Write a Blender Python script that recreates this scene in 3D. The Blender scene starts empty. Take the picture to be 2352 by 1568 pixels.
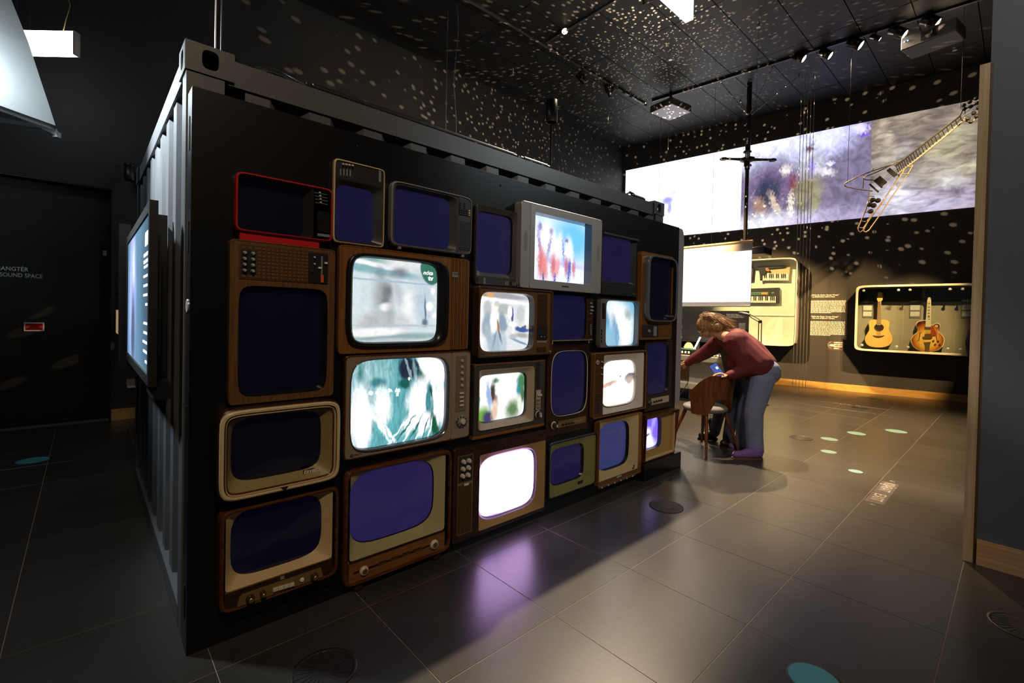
import bpy, bmesh, math, random
from mathutils import Vector, Matrix
random.seed(7)
S = bpy.context.scene
COL = S.collection
# ---------------------------------------------------------------- camera (image taken as 2352x1568)
F, CX, CY, H = 1071.0, 1176.0, 743.0, 1.342
def ray0(x, y): return Vector(((x-CX)/F, -(y-CY)/F, -1.0))
AX = ray0(2347, 752).normalized()
AZ = AX.cross(ray0(195, 706)).normalized()
AY = AZ.cross(AX)
ROT = Matrix((AX, AY, AZ))
CAM = Vector((0, 0, H))
cam = bpy.data.objects.new('camera', bpy.data.cameras.new('camera'))
COL.objects.link(cam)
cam.matrix_world = Matrix.Translation(CAM) @ ROT.to_4x4()
cam.data.sensor_width = 36.0
cam.data.lens = F/2352*36
cam.data.shift_y = -(784-CY)/2352
cam.data.clip_start = 0.02
S.camera = cam
# ---------------------------------------------------------------- world, exposure
W = bpy.data.worlds.new('world'); S.world = W; W.use_nodes = True
W.node_tree.nodes['Background'].inputs[0].default_value = (0.9, 0.95, 1.0, 1)
W.node_tree.nodes['Background'].inputs[1].default_value = 0.006
S.view_settings.view_transform = 'Standard'
S.view_settings.look = 'None'
S.view_settings.gamma = 1.0
S.view_settings.use_curve_mapping = False
S.view_settings.exposure = 0.0
# ---------------------------------------------------------------- room lamps without fixtures, and unseen fill lamps added for brightness
def lamp(name, kind, loc, aim, energy, col, size=0.06, spot=60, blend=0.5):
    l = bpy.data.lights.new(name, kind); l.energy = energy; l.color = col
    if kind == 'SPOT':
        l.spot_size = math.radians(spot); l.spot_blend = blend; l.shadow_soft_size = size
    elif kind == 'AREA':
        l.shape = 'RECTANGLE'; l.size = size[0]; l.size_y = size[1]
    else:
        l.shadow_soft_size = size
    o = bpy.data.objects.new(name, l); COL.objects.link(o); o.location = loc
    d = Vector(aim)-Vector(loc)
    o.rotation_euler = d.to_track_quat('-Z', 'Y').to_euler()
    return o
WARM = (1.0, 0.80, 0.55); AMBER = (1.0, 0.62, 0.25); COOL = (0.80, 0.93, 1.0)
lamp('floor_spot_light', 'SPOT', (5.45, 3.15, 5.7), (2.9, 1.0, 0), 4200, (1.0, 0.78, 0.55), 0.04, 60, 0.9)
lamp('floor_spot_light', 'SPOT', (8.85, 3.2, 5.7), (7.1, 1.4, 0), 6000, (1.0, 0.66, 0.32), 0.05, 60, 0.9)
lamp('television_fill_light', 'SPOT', (-0.4, -2.4, 5.7), (1.9, 2.15, 0.9), 540, (1.0, 0.80, 0.56), 0.25, 52, 0.8)  # unseen warm fill added to brighten the television fronts
lamp('board_fill_light', 'SPOT', (7.4, -2.4, 5.6), (2.4, 2.1, 1.6), 420, COOL, 0.3, 44, 0.8)  # unseen cool fill added for the sheen on the display board
lamp('wall_fill_light', 'SPOT', (0.6, -1.2, 5.7), (3.73, -0.1, 2.4), 330, (1.0, 0.97, 0.92), 0.2, 48, 0.9)  # added fill that lifts the right wall, no known lamp
lamp('canopy_light', 'SPOT', (-0.85, 3.6, 3.3), (0.3, 3.2, 2.2), 1500, COOL, 0.12, 62, 1.0)
lamp('canopy_fill_light', 'POINT', tuple(CAM+ROT @ ray0(-90, 90)*3.0), (0, 0, 0), 22, COOL, 0.1)  # extra fill added before the canopy skin to whiten it
# mirror ball flecks: one lamp whose beam is broken into small facets by direction
def mirror_ball(loc, energy):
    l = bpy.data.lights.new('mirror_ball_light', 'POINT'); l.energy = energy; l.color = (1, 0.72, 0.42)
    l.shadow_soft_size = 0.012; l.use_nodes = True
    nt = l.node_tree; nt.nodes.clear()
    out = nt.nodes.new('ShaderNodeOutputLight'); em = nt.nodes.new('ShaderNodeEmission')
    tc = nt.nodes.new('ShaderNodeTexCoord')
    vo = nt.nodes.new('ShaderNodeTexVoronoi'); vo.inputs['Scale'].default_value = 34.0
    vo.inputs['Randomness'].default_value = 0.9
    lt = nt.nodes.new('ShaderNodeMath'); lt.operation = 'LESS_THAN'; lt.inputs[1].default_value = 0.215
    nt.links.new(tc.outputs['Normal'], vo.inputs['Vector'])
    nt.links.new(vo.outputs['Distance'], lt.inputs[0])
    sx = nt.nodes.new('ShaderNodeSeparateXYZ'); nt.links.new(tc.outputs['Normal'], sx.inputs[0])
    g2 = nt.nodes.new('ShaderNodeMath'); g2.operation = 'GREATER_THAN'; g2.inputs[1].default_value = -0.42; nt.links.new(sx.outputs[2], g2.inputs[0])
    m2 = nt.nodes.new('ShaderNodeMath'); m2.operation = 'MULTIPLY'; nt.links.new(lt.outputs[0], m2.inputs[0]); nt.links.new(g2.outputs[0], m2.inputs[1])
    g3 = nt.nodes.new('ShaderNodeMath'); g3.operation = 'GREATER_THAN'; g3.inputs[1].default_value = -0.87; nt.links.new(sx.outputs[0], g3.inputs[0])
    m3 = nt.nodes.new('ShaderNodeMath'); m3.operation = 'MULTIPLY'; nt.links.new(m2.outputs[0], m3.inputs[0]); nt.links.new(g3.outputs[0], m3.inputs[1])
    nt.links.new(m3.outputs[0], em.inputs['Strength'])
    nt.links.new(em.outputs[0], out.inputs[0])
    o = bpy.data.objects.new('mirror_ball_light', l); COL.objects.link(o); o.location = loc
mirror_ball((7.3, 4.3, 4.3), 2300)
# ---------------------------------------------------------------- pixel -> place
def ray(x, y): return ROT @ ray0(x, y)
def FL(x, y, z=0.0):
    d = ray(x, y); return CAM + d*((z-H)/d.z)
def PY(x, y, Y0):
    d = ray(x, y); return CAM + d*(Y0/d.y)
def PX(x, y, X0):
    d = ray(x, y); return CAM + d*(X0/d.x)
CEIL = 5.9
YL = 7.32                                   # left wall
BA = Vector((10.62, YL, 0)); BB = Vector((11.47, 0.55, 0))   # back wall line
BD = (BB-BA).normalized(); BN = Vector((BD.y, -BD.x, 0))     # along the wall (towards -y), normal into the room
if BN.x > 0: BN = -BN
def BW(x, y, off=0.0):
    d = ray(x, y); p0 = BA+BN*off
    return CAM + d*((p0-CAM).dot(BN)/d.dot(BN))
# ---------------------------------------------------------------- materials
MATS = {}
def nodes(name):
    m = bpy.data.materials.new(name); m.use_nodes = True
    nt = m.node_tree
    return m, nt, nt.nodes['Principled BSDF']
def mat(name, col, rough=0.5, metal=0.0, var=0.12, vscale=9.0, bump=0.0, bscale=120.0, emit=None, estr=1.0, spec=0.5):
    if name in MATS: return MATS[name]
    m, nt, b = nodes(name); N = nt.nodes; L = nt.links
    b.inputs['Roughness'].default_value = rough; b.inputs['Metallic'].default_value = metal
    b.inputs['Specular IOR Level'].default_value = spec
    tc = N.new('ShaderNodeTexCoord')
    no = N.new('ShaderNodeTexNoise'); no.inputs['Scale'].default_value = vscale; no.inputs['Detail'].default_value = 4
    L.new(tc.outputs['Object'], no.inputs['Vector'])
    mx = N.new('ShaderNodeMix'); mx.data_type = 'RGBA'
    mx.inputs[6].default_value = tuple(c*(1-var) for c in col[:3])+(1,)
    mx.inputs[7].default_value = tuple(min(1, c*(1+var)) for c in col[:3])+(1,)
    L.new(no.outputs['Fac'], mx.inputs[0]); L.new(mx.outputs[2], b.inputs['Base Color'])
    if bump:
        n2 = N.new('ShaderNodeTexNoise'); n2.inputs['Scale'].default_value = bscale
        L.new(tc.outputs['Object'], n2.inputs['Vector'])
        bp = N.new('ShaderNodeBump'); bp.inputs['Strength'].default_value = bump; bp.inputs['Distance'].default_value = 0.002
        L.new(n2.outputs['Fac'], bp.inputs['Height']); L.new(bp.outputs[0], b.inputs['Normal'])
    if emit:
        b.inputs['Emission Color'].default_value = tuple(emit)+(1,); b.inputs['Emission Strength'].default_value = estr
    MATS[name] = m
    return m
def wood(name, c1, c2, axis='z', fine=70.0, rough=0.35, long=3.0):
    if name in MATS: return MATS[name]
    m, nt, b = nodes(name); N = nt.nodes; L = nt.links
    tc = N.new('ShaderNodeTexCoord'); mp = N.new('ShaderNodeMapping')
    sc = [fine]*3; sc['xyz'.index(axis)] = long
    mp.inputs['Scale'].default_value = sc
    L.new(tc.outputs['Object'], mp.inputs['Vector'])
    no = N.new('ShaderNodeTexNoise'); no.inputs['Scale'].default_value = 1.0; no.inputs['Detail'].default_value = 6
    no.inputs['Distortion'].default_value = 0.6
    L.new(mp.outputs[0], no.inputs['Vector'])
    cr = N.new('ShaderNodeValToRGB'); cr.color_ramp.elements[0].position = 0.35; cr.color_ramp.elements[1].position = 0.68
    cr.color_ramp.elements[0].color = tuple(c1)+(1,); cr.color_ramp.elements[1].color = tuple(c2)+(1,)
    L.new(no.outputs['Fac'], cr.inputs[0]); L.new(cr.outputs[0], b.inputs['Base Color'])
    bp = N.new('ShaderNodeBump'); bp.inputs['Strength'].default_value = 0.15; bp.inputs['Distance'].default_value = 0.001
    L.new(no.outputs['Fac'], bp.inputs['Height']); L.new(bp.outputs[0], b.inputs['Normal'])
    b.inputs['Roughness'].default_value = rough
    MATS[name] = m
    return m
def glass(name, tint=(0.9, 0.95, 0.95)):
    if name in MATS: return MATS[name]
    m = bpy.data.materials.new(name); m.use_nodes = True; nt = m.node_tree; nt.nodes.clear()
    o = nt.nodes.new('ShaderNodeOutputMaterial'); t = nt.nodes.new('ShaderNodeBsdfTransparent'); g = nt.nodes.new('ShaderNodeBsdfGlossy')
    fr = nt.nodes.new('ShaderNodeLayerWeight'); pw = nt.nodes.new('ShaderNodeMath'); pw.operation = 'POWER'; pw.inputs[1].default_value = 4.0
    ma = nt.nodes.new('ShaderNodeMath'); ma.operation = 'MULTIPLY_ADD'; ma.inputs[1].default_value = 0.8; ma.inputs[2].default_value = 0.04; mx = nt.nodes.new('ShaderNodeMixShader')
    t.inputs[0].default_value = tuple(tint)+(1,); g.inputs['Roughness'].default_value = 0.02
    nt.links.new(fr.outputs['Facing'], pw.inputs[0]); nt.links.new(pw.outputs[0], ma.inputs[0])
    nt.links.new(ma.outputs[0], mx.inputs[0]); nt.links.new(t.outputs[0], mx.inputs[1]); nt.links.new(g.outputs[0], mx.inputs[2])
    nt.links.new(mx.outputs[0], o.inputs[0])
    MATS[name] = m
    return m
def picture(name, base, blobs, strength=1.5, warp=0.03, wscale=5.0, rough=0.15, streak=None, speck=None):
    """Moving picture shown on a lit screen: soft coloured shapes in the screen's own UV space, emitted."""
    m, nt, b = nodes(name); N = nt.nodes; L = nt.links
    b.inputs['Base Color'].default_value = (0.01, 0.01, 0.012, 1); b.inputs['Roughness'].default_value = rough
    tc = N.new('ShaderNodeTexCoord'); uv = tc.outputs['UV']
    no = N.new('ShaderNodeTexNoise'); no.inputs['Scale'].default_value = wscale; no.inputs['Detail'].default_value = 3
    if streak:
        mp = N.new('ShaderNodeMapping'); mp.inputs['Scale'].default_value = (streak[0], streak[1], 1); mp.inputs['Rotation'].default_value = (0, 0, streak[2])
        L.new(uv, mp.inputs[0]); L.new(mp.outputs[0], no.inputs['Vector'])
    else:
        L.new(uv, no.inputs['Vector'])
    s1 = N.new('ShaderNodeVectorMath'); s1.operation = 'SUBTRACT'; s1.inputs[1].default_value = (0.5, 0.5, 0.5)
    L.new(no.outputs['Color'], s1.inputs[0])
    s2 = N.new('ShaderNodeVectorMath'); s2.operation = 'MULTIPLY_ADD'; s2.inputs[1].default_value = (warp*2, warp*2, 0)
    L.new(s1.outputs[0], s2.inputs[0]); L.new(uv, s2.inputs[2])
    cur = None; curc = tuple(base)+(1,)
    for (u, v, ru, rv, rot, soft, col) in blobs:
        mp = N.new('ShaderNodeMapping'); mp.vector_type = 'TEXTURE'
        mp.inputs['Location'].default_value = (u, v, 0); mp.inputs['Rotation'].default_value = (0, 0, rot)
        mp.inputs['Scale'].default_value = (ru, rv, 1e6)
        L.new(s2.outputs[0], mp.inputs['Vector'])
        ln = N.new('ShaderNodeVectorMath'); ln.operation = 'LENGTH'; L.new(mp.outputs[0], ln.inputs[0])
        mr = N.new('ShaderNodeMapRange'); mr.interpolation_type = 'SMOOTHSTEP'
        mr.inputs[1].default_value = max(0.0, 1-soft); mr.inputs[2].default_value = 1+soft
        mr.inputs[3].default_value = 1; mr.inputs[4].default_value = 0
        L.new(ln.outputs['Value'], mr.inputs[0])
        mx = N.new('ShaderNodeMix'); mx.data_type = 'RGBA'
        if len(col) == 4:
            sc = N.new('ShaderNodeMath'); sc.operation = 'MULTIPLY'; sc.inputs[1].default_value = col[3]
            L.new(mr.outputs[0], sc.inputs[0]); L.new(sc.outputs[0], mx.inputs[0])
        else:
            L.new(mr.outputs[0], mx.inputs[0])
        if cur is None: mx.inputs[6].default_value = curc
        else: L.new(cur, mx.inputs[6])
        mx.inputs[7].default_value = tuple(col[:3])+(1,)
        cur = mx.outputs[2]
    if speck:   # fine mottling of the picture: (scale, amount, stretch_u, stretch_v)
        mp = N.new('ShaderNodeMapping'); mp.inputs['Scale'].default_value = (speck[2], speck[3], 1); L.new(uv, mp.inputs[0])
        n2 = N.new('ShaderNodeTexNoise'); n2.inputs['Scale'].default_value = speck[0]; n2.inputs['Detail'].default_value = 6; n2.inputs['Distortion'].default_value = 1.2
        L.new(mp.outputs[0], n2.inputs['Vector'])
        mr = N.new('ShaderNodeMapRange'); mr.inputs[1].default_value = 0.3; mr.inputs[2].default_value = 0.7
        mr.inputs[3].default_value = 1-speck[1]; mr.inputs[4].default_value = 1+speck[1]
        L.new(n2.outputs['Fac'], mr.inputs[0])
        mu = N.new('ShaderNodeVectorMath'); mu.operation = 'SCALE'
        if cur is None: mu.inputs[0].default_value = tuple(base)
        else: L.new(cur, mu.inputs[0])
        L.new(mr.outputs[0], mu.inputs['Scale']); cur = mu.outputs[0]
    if cur is None: b.inputs['Emission Color'].default_value = curc
    else: L.new(cur, b.inputs['Emission Color'])
    b.inputs['Emission Strength'].default_value = strength
    return m
def dark_screen(name, glow):
    m, nt, b = nodes(name); N = nt.nodes; L = nt.links
    b.inputs['Base Color'].default_value = (0.006, 0.006, 0.010, 1); b.inputs['Roughness'].default_value = 0.09
    b.inputs['Specular IOR Level'].default_value = 0.5
    tc = N.new('ShaderNodeTexCoord'); no = N.new('ShaderNodeTexNoise'); no.inputs['Scale'].default_value = 2.2
    L.new(tc.outputs['UV'], no.inputs['Vector'])
    mx = N.new('ShaderNodeMix'); mx.data_type = 'RGBA'
    mx.inputs[6].default_value = (glow[0]*0.7, glow[1]*0.85, glow[2]*0.95, 1); mx.inputs[7].default_value = (glow[0]*1.3, glow[1]*1.1, glow[2]*1.05, 1)
    L.new(no.outputs['Fac'], mx.inputs[0]); L.new(mx.outputs[2], b.inputs['Emission Color'])
    b.inputs['Emission Strength'].default_value = 1.0
    return m
# ---------------------------------------------------------------- mesh builder
class MB:
    def __init__(s): s.v = []; s.f = []; s.sm = []; s.uv = {}
    def add(s, vs, fs, smooth=False):
        o = len(s.v); s.v += [tuple(v) for v in vs]
        for f in fs: s.f.append(tuple(i+o for i in f)); s.sm.append(smooth)
        return s
    def box(s, a, b):
        x0, y0, z0 = [min(p, q) for p, q in zip(a, b)]; x1, y1, z1 = [max(p, q) for p, q in zip(a, b)]
        return s.add([(x0,y0,z0),(x1,y0,z0),(x1,y1,z0),(x0,y1,z0),(x0,y0,z1),(x1,y0,z1),(x1,y1,z1),(x0,y1,z1)],
                     [(0,3,2,1),(4,5,6,7),(0,1,5,4),(1,2,6,5),(2,3,7,6),(3,0,4,7)])
    def obox(s, c, u, v, w):     # oriented box, centre and three half axes
        c, u, v, w = map(Vector, (c, u, v, w)); P = []
        for k in (-1, 1):
            for i, j in ((-1,-1),(1,-1),(1,1),(-1,1)): P.append(c+u*i+v*j+w*k)
        return s.add(P, [(0,3,2,1),(4,5,6,7),(0,1,5,4),(1,2,6,5),(2,3,7,6),(3,0,4,7)])
    def rings(s, R, smooth=True, closed=True):
        n = len(R[0]); o = []
        for r in R: o += list(r)
        fs = []
        for k in range(len(R)-1):
            for i in range(n if closed else n-1):
                j = (i+1) % n
                fs.append((k*n+i, k*n+j, (k+1)*n+j, (k+1)*n+i))
        return s.add(o, fs, smooth)
    def cap(s, r, flip=False):
        idx = list(range(len(r)))
        return s.add(r, [tuple(reversed(idx)) if flip else tuple(idx)])
    def cyl(s, a, b, r0, r1=None, n=16, caps=True):
        a, b = Vector(a), Vector(b); r1 = r0 if r1 is None else r1
        d = (b-a).normalized(); u = d.orthogonal().normalized(); w = d.cross(u)
        A = [a+(u*math.cos(t)+w*math.sin(t))*r0 for t in [2*math.pi*i/n for i in range(n)]]
        B = [b+(u*math.cos(t)+w*math.sin(t))*r1 for t in [2*math.pi*i/n for i in range(n)]]
        s.rings([A, B])
        if caps: s.cap(A, True); s.cap(B)
        return s
    def tube(s, pts, r, n=8, closed=False):
        pts = [Vector(p) for p in pts]; R = []; up = None; m = len(pts)
        for i, p in enumerate(pts):
            a = pts[i-1] if (i > 0 or closed) else p; b = pts[(i+1) % m] if (i < m-1 or closed) else p
            d = (b-a).normalized()
            if up is None: u = d.orthogonal().normalized()
            else:
                u = up-d*up.dot(d); u = u.normalized() if u.length > 1e-6 else d.orthogonal().normalized()
            up = u; w = d.cross(u); rr = r[i] if isinstance(r, (list, tuple)) else r
            R.append([p+(u*math.cos(t)+w*math.sin(t))*rr for t in [2*math.pi*k/n for k in range(n)]])
        if closed: R.append(R[0]); s.rings(R)
        else: s.rings(R); s.cap(R[0], True); s.cap(R[-1])
        return s
    def lathe(s, c, d, prof, n=20):   # prof: (radius, distance along d)
        c, d = Vector(c), Vector(d).normalized(); u = d.orthogonal().normalized(); w = d.cross(u)
        R = [[c+d*h+(u*math.cos(t)+w*math.sin(t))*max(r, 1e-4) for t in [2*math.pi*i/n for i in range(n)]] for r, h in prof]
        s.rings(R); s.cap(R[0], True); s.cap(R[-1])
        return s
    def prism(s, poly, d):
        d = Vector(d); A = [Vector(p) for p in poly]; B = [p+d for p in A]
        s.rings([A, B], smooth=False); s.cap(A, True); s.cap(B)
        return s
    def sphere(s, c, r, n=12, sc=(1,1,1)):
        c = Vector(c); R = []
        for i in range(n//2+1):
            ph = math.pi*i/(n//2); R.append([c+Vector((math.sin(ph)*math.cos(t)*r*sc[0], math.sin(ph)*math.sin(t)*r*sc[1], math.cos(ph)*r*sc[2])) for t in [2*math.pi*k/n for k in range(n)]])
        return s.rings(R)
    def build(s, name, m, parent=None, off=None):
        me = bpy.data.meshes.new(name)
        me.from_pydata(s.v if off is None else [(x-off[0], y-off[1], z-off[2]) for x, y, z in s.v], [], s.f)
        me.polygons.foreach_set('use_smooth', s.sm)
        me.materials.append(m)
        me.validate(); me.update()
        bm = bmesh.new(); bm.from_mesh(me); bmesh.ops.recalc_face_normals(bm, faces=bm.faces); bm.to_mesh(me); bm.free()
        o = bpy.data.objects.new(name, me); COL.objects.link(o)
        if parent: o.parent = parent
        return o
def tag(o, label, cat, group=None):
    o['label'] = label; o['category'] = cat
    if group: o['group'] = group
    return o
def thing(name, label, cat, loc=(0,0,0), group=None, rotz=0.0):
    o = bpy.data.objects.new(name, None); COL.objects.link(o); o.location = loc; o.empty_display_size = 0.05
    o.rotation_euler = (0, 0, rotz)
    return tag(o, label, cat, group)
def struct(o): o['kind'] = 'structure'; return o
def copy_tree(o, parent=None):
    c = o.copy(); COL.objects.link(c)
    if parent: c.parent = parent
    for ch in list(o.children): copy_tree(ch, c)
    return c
def text(name, s, size, m, parent=None, loc=(0,0,0), rot=(0,0,0), align='LEFT', thick=0.0005, shear=0.0, sx=1.0, weight=0.0):
    cu = bpy.data.curves.new(name, 'FONT'); cu.body = s; cu.size = size; cu.align_x = align; cu.extrude = thick; cu.shear = shear; cu.resolution_u = 3
    cu.offset = weight
    t = bpy.data.objects.new(name+'_tmp', cu); COL.objects.link(t)
    dg = bpy.context.evaluated_depsgraph_get(); dg.update()
    me = bpy.data.meshes.new_from_object(t.evaluated_get(dg)); me.name = name
    bpy.data.objects.remove(t); bpy.data.curves.remove(cu)
    me.materials.clear(); me.materials.append(m)
    if sx != 1.0:
        for v in me.vertices: v.co.x *= sx
    o = bpy.data.objects.new(name, me); COL.objects.link(o)
    o.location = loc; o.rotation_euler = rot
    if parent: o.parent = parent
    return o
def bevel(o, w, seg=2):
    md = o.modifiers.new('bevel', 'BEVEL'); md.width = w; md.segments = seg; md.limit_method = 'ANGLE'
    return o
# ================================================================ the setting
M_FLOOR = None
def floor_mat():
    m, nt, b = nodes('dark_stone_tile'); N = nt.nodes; L = nt.links
    tc = N.new('ShaderNodeTexCoord'); ge = N.new('ShaderNodeNewGeometry'); oi = N.new('ShaderNodeObjectInfo')
    n1 = N.new('ShaderNodeTexNoise'); n1.inputs['Scale'].default_value = 1.6; n1.inputs['Detail'].default_value = 3; L.new(ge.outputs['Position'], n1.inputs['Vector'])
    n3 = N.new('ShaderNodeTexNoise'); n3.inputs['Scale'].default_value = 110; n3.inputs['Detail'].default_value = 2; L.new(ge.outputs['Position'], n3.inputs['Vector'])
    mu = N.new('ShaderNodeMapRange'); mu.inputs[1].default_value = 0.58; mu.inputs[2].default_value = 0.82; L.new(n3.outputs['Fac'], mu.inputs[0])
    cr = N.new('ShaderNodeValToRGB'); cr.color_ramp.elements[0].color = (0.018, 0.0165, 0.015, 1); cr.color_ramp.elements[1].color = (0.050, 0.046, 0.042, 1)
    L.new(n1.outputs['Fac'], cr.inputs[0])
    mx = N.new('ShaderNodeMix'); mx.data_type = 'RGBA'; mx.inputs[7].default_value = (0.075, 0.070, 0.062, 1)
    L.new(mu.outputs[0], mx.inputs[0]); L.new(cr.outputs[0], mx.inputs[6])
    hv = N.new('ShaderNodeHueSaturation'); mr = N.new('ShaderNodeMapRange'); mr.inputs[3].default_value = 0.88; mr.inputs[4].default_value = 1.12
    L.new(oi.outputs['Random'], mr.inputs[0]); L.new(mr.outputs[0], hv.inputs['Value']); L.new(mx.outputs[2], hv.inputs['Color'])
    L.new(hv.outputs[0], b.inputs['Base Color'])
    b.inputs['Roughness'].default_value = 0.29
    b.inputs['Specular IOR Level'].default_value = 0.55
    return m
M_FLOOR = floor_mat()
M_GROUT = mat('pale_grout', (0.26, 0.22, 0.17), 0.8)
M_CEIL = mat('black_perforated_panel', (0.015, 0.016, 0.018), 0.5, 0, 0.25, 1.2, bump=0.5, bscale=260)
M_CEILB = mat('black_ceiling_void', (0.006, 0.006, 0.007), 0.9)
M_WALLB = mat('charcoal_wall_paint', (0.012, 0.012, 0.0135), 0.62, 0, 0.15, 1.5, bump=0.08)
M_WALLK = mat('charcoal_back_wall_paint', (0.040, 0.038, 0.037), 0.6, 0, 0.12, 1.5, bump=0.08)
M_WALLG = mat('blue_grey_wall_paint', (0.088, 0.096, 0.101), 0.6, 0, 0.06, 2.0, bump=0.06)
M_OAKX = wood('light_oak_x', (0.42, 0.23, 0.085), (0.60, 0.36, 0.15), 'y', 60, 0.4, 2.0)
M_OAKZ = wood('light_oak_z', (0.42, 0.26, 0.12), (0.56, 0.37, 0.19), 'z', 60, 0.45, 2.0)
M_OAKV = wood('amber_oak_skirting', (0.50, 0.27, 0.07), (0.66, 0.40, 0.13), 'y', 40, 0.4, 1.5)

fl = struct(MB().box((-4, -6.5, -0.12), (13.5, YL, -0.0015)).build('floor', M_GROUT))
def in_frame(p, mrg=60):
    v = ROT.transposed() @ (Vector(p)-CAM)
    if v.z > -0.15: return None
    x = CX+F*v.x/-v.z; y = CY-F*v.y/-v.z
    if -mrg < x < 2352+mrg and -mrg < y < 1568+mrg: return (x, y, -v.z)
    return None
TS = 0.6
def tile_mb(x, y, g=0.0014, bz=0.0006):
    a, b2 = g, TS-g; c = g+bz
    d = TS-c
    lo = [(x+a,y+a,-0.0015),(x+b2,y+a,-0.0015),(x+b2,y+b2,-0.0015),(x+a,y+b2,-0.0015)]
    md = [(p[0],p[1],-bz) for p in lo]
    tp = [(x+c,y+c,0),(x+d,y+c,0),(x+d,y+d,0),(x+c,y+d,0)]
    m = MB(); m.rings([lo, md, tp], smooth=False); m.cap(tp); return m
tmesh = None; cand = []; rest = MB()
for i in range(-8, 22):
    for j in range(-11, 13):
        x = (i+0.61)*TS; y = (j+0.315)*TS
        if y+TS > YL+0.3: continue
        yy1 = y+TS
        hit = [in_frame((x+a*TS, y+b2*TS, 0)) for a in (0, .5, 1) for b2 in (0, .5, 1)]
        hit = [h for h in hit if h]
        hid = (x > 0.4 and x+TS < 3.9 and y > 2.3 and y+TS < 5.4) or (x > 4.2 and y < -0.5)
        dist = min([h[2] for h in hit]) if hit else 99
        cand.append((0 if (hit and not hid) else 1, dist, x, y))
cand.sort()
nt_ = 0
for k, dist, x, y in cand:
    if y+TS > YL: rest.box((x+0.0016, y+0.0016, -0.0015), (x+TS-0.0016, YL-0.001, 0)); continue
    if k == 0 and nt_ < 290:
        if tmesh is None: tmesh = tile_mb(0, 0).build('floor_tile', M_FLOOR, fl); tmesh.location = (x, y, 0)
        else:
            o = tmesh.copy(); COL.objects.link(o); o.location = (x, y, 0)
        nt_ += 1
    else:
        t = tile_mb(x, y); rest.add(t.v, t.f)
r_ = rest.build('floor_tile_field', M_FLOOR, fl); r_['kind'] = 'stuff'
# ceiling of long black panels
ce = struct(MB().box((-4, -6.5, CEIL+0.03), (13.5, YL+0.2, CEIL+0.12)).build('ceiling', M_CEILB))
cp = None
for i in range(-2, 7):
    for j in range(-6, 9):
        x = 0.91+i*1.92; y = 1.81+j*0.64
        if y+0.64 > YL: 
            continue
        if cp is None:
            cp = MB().box((0.006, 0.006, 0), (1.914, 0.634, 0.03)).build('ceiling_panel', M_CEIL, ce); cp.location = (x, y, CEIL)
        else:
            o = cp.copy(); COL.objects.link(o); o.location = (x, y, CEIL)
# walls
DX1, DH = 0.222, 2.75
struct(MB().box((-4, YL, 0), (-1.25, YL+0.25, CEIL+0.03)).box((-1.25, YL, DH), (DX1, YL+0.25, CEIL+0.03)).box((DX1, YL, 0), (BA.x, YL+0.25, CEIL+0.03)).build('wall_left', M_WALLB))
BE = BA+BD*14.0
struct(MB().prism([BA-BD*0.25, BE, BE-BN*0.25, BA-BD*0.25-BN*0.25], (0, 0, CEIL+0.03)).build('wall_back', M_WALLK))
XR, YE = 3.735, 0.155
struct(MB().box((XR, -6.5, 0), (XR+0.24, YE, CEIL+0.03)).build('wall_right', M_WALLG))
bevel(struct(MB().box((XR-0.012, YE, 0), (XR+0.24, YE+0.043, 2.82)).build('trim_1', M_OAKZ)), 0.002)
struct(MB().box((XR-0.0015, YE-0.012, 0), (XR, YE-0.001, 2.82)).build('trim_2', mat('dark_edge_strip', (0.10, 0.045, 0.015), 0.5)))
struct(MB().box((XR-0.018, -6.5, 0), (XR-0.001, YE-0.014, 0.141)).build('baseboard_right', M_OAKX))
struct(MB().prism([BA+BN*0.001, BA+BD*14+BN*0.001, BA+BD*14+BN*0.02, BA+BN*0.02], (0, 0, 0.132)).build('baseboard_back', M_OAKV))
struct(MB().box((DX1+0.01, YL-0.02, 0), (9.5, YL-0.001, 0.132)).build('baseboard_left', M_OAKV))
# door
M_DOOR = mat('black_door_laminate', (0.004, 0.004, 0.005), 0.55, 0, 0.3, 2)
M_BLK = mat('black_plastic', (0.012, 0.012, 0.013), 0.4)
M_SAT = mat('satin_black_metal', (0.016, 0.016, 0.018), 0.38, 0.4)
M_CHR = mat('polished_chrome', (0.75, 0.75, 0.76), 0.22, 0.55, 0.03)
M_STEEL = mat('brushed_steel', (0.42, 0.42, 0.43), 0.35, 0.9, 0.08)
M_WHT = mat('white_print', (0.78, 0.78, 0.78), 0.6, 0, 0.03)
dr = struct(MB().box((-1.245, YL+0.12, 0.008), (DX1-0.012, YL+0.17, DH-0.01)).build('door_1', M_DOOR))
MB().box((DX1-0.011, YL+0.005, 0), (DX1-0.001, YL+0.2, DH-0.001)).box((-1.25, YL+0.005, DH-0.012), (DX1-0.001, YL+0.2, DH-0.001)).build('door_frame', M_SAT, dr)
for pz in (0.35, 1.98, 2.28):
    MB().cyl((DX1-0.022, YL+0.112, pz-0.06), (DX1-0.022, YL+0.112, pz+0.06), 0.008).build('hinge', M_SAT, dr)
pl = PY(250, 582, YL+0.12)
MB().box((pl.x-0.055, YL+0.112, pl.z-0.03), (pl.x-0.02, YL+0.119, pl.z+0.03)).build('contact_plate', mat('off_white_plastic', (0.6, 0.6, 0.58), 0.5), dr)
YD = YL+0.119
a = PY(0, 622, YD); b = PY(65, 622, YD); c = PY(98, 633, YD)
t1 = text('door_lettering', 'HANGTÉR', 0.062, M_WHT, dr, (b.x, YD, PY(40, 621, YD).z-0.005), (math.pi/2, 0, 0), 'RIGHT', 0.0004, 0, 0.86, 0.0006)
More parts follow.
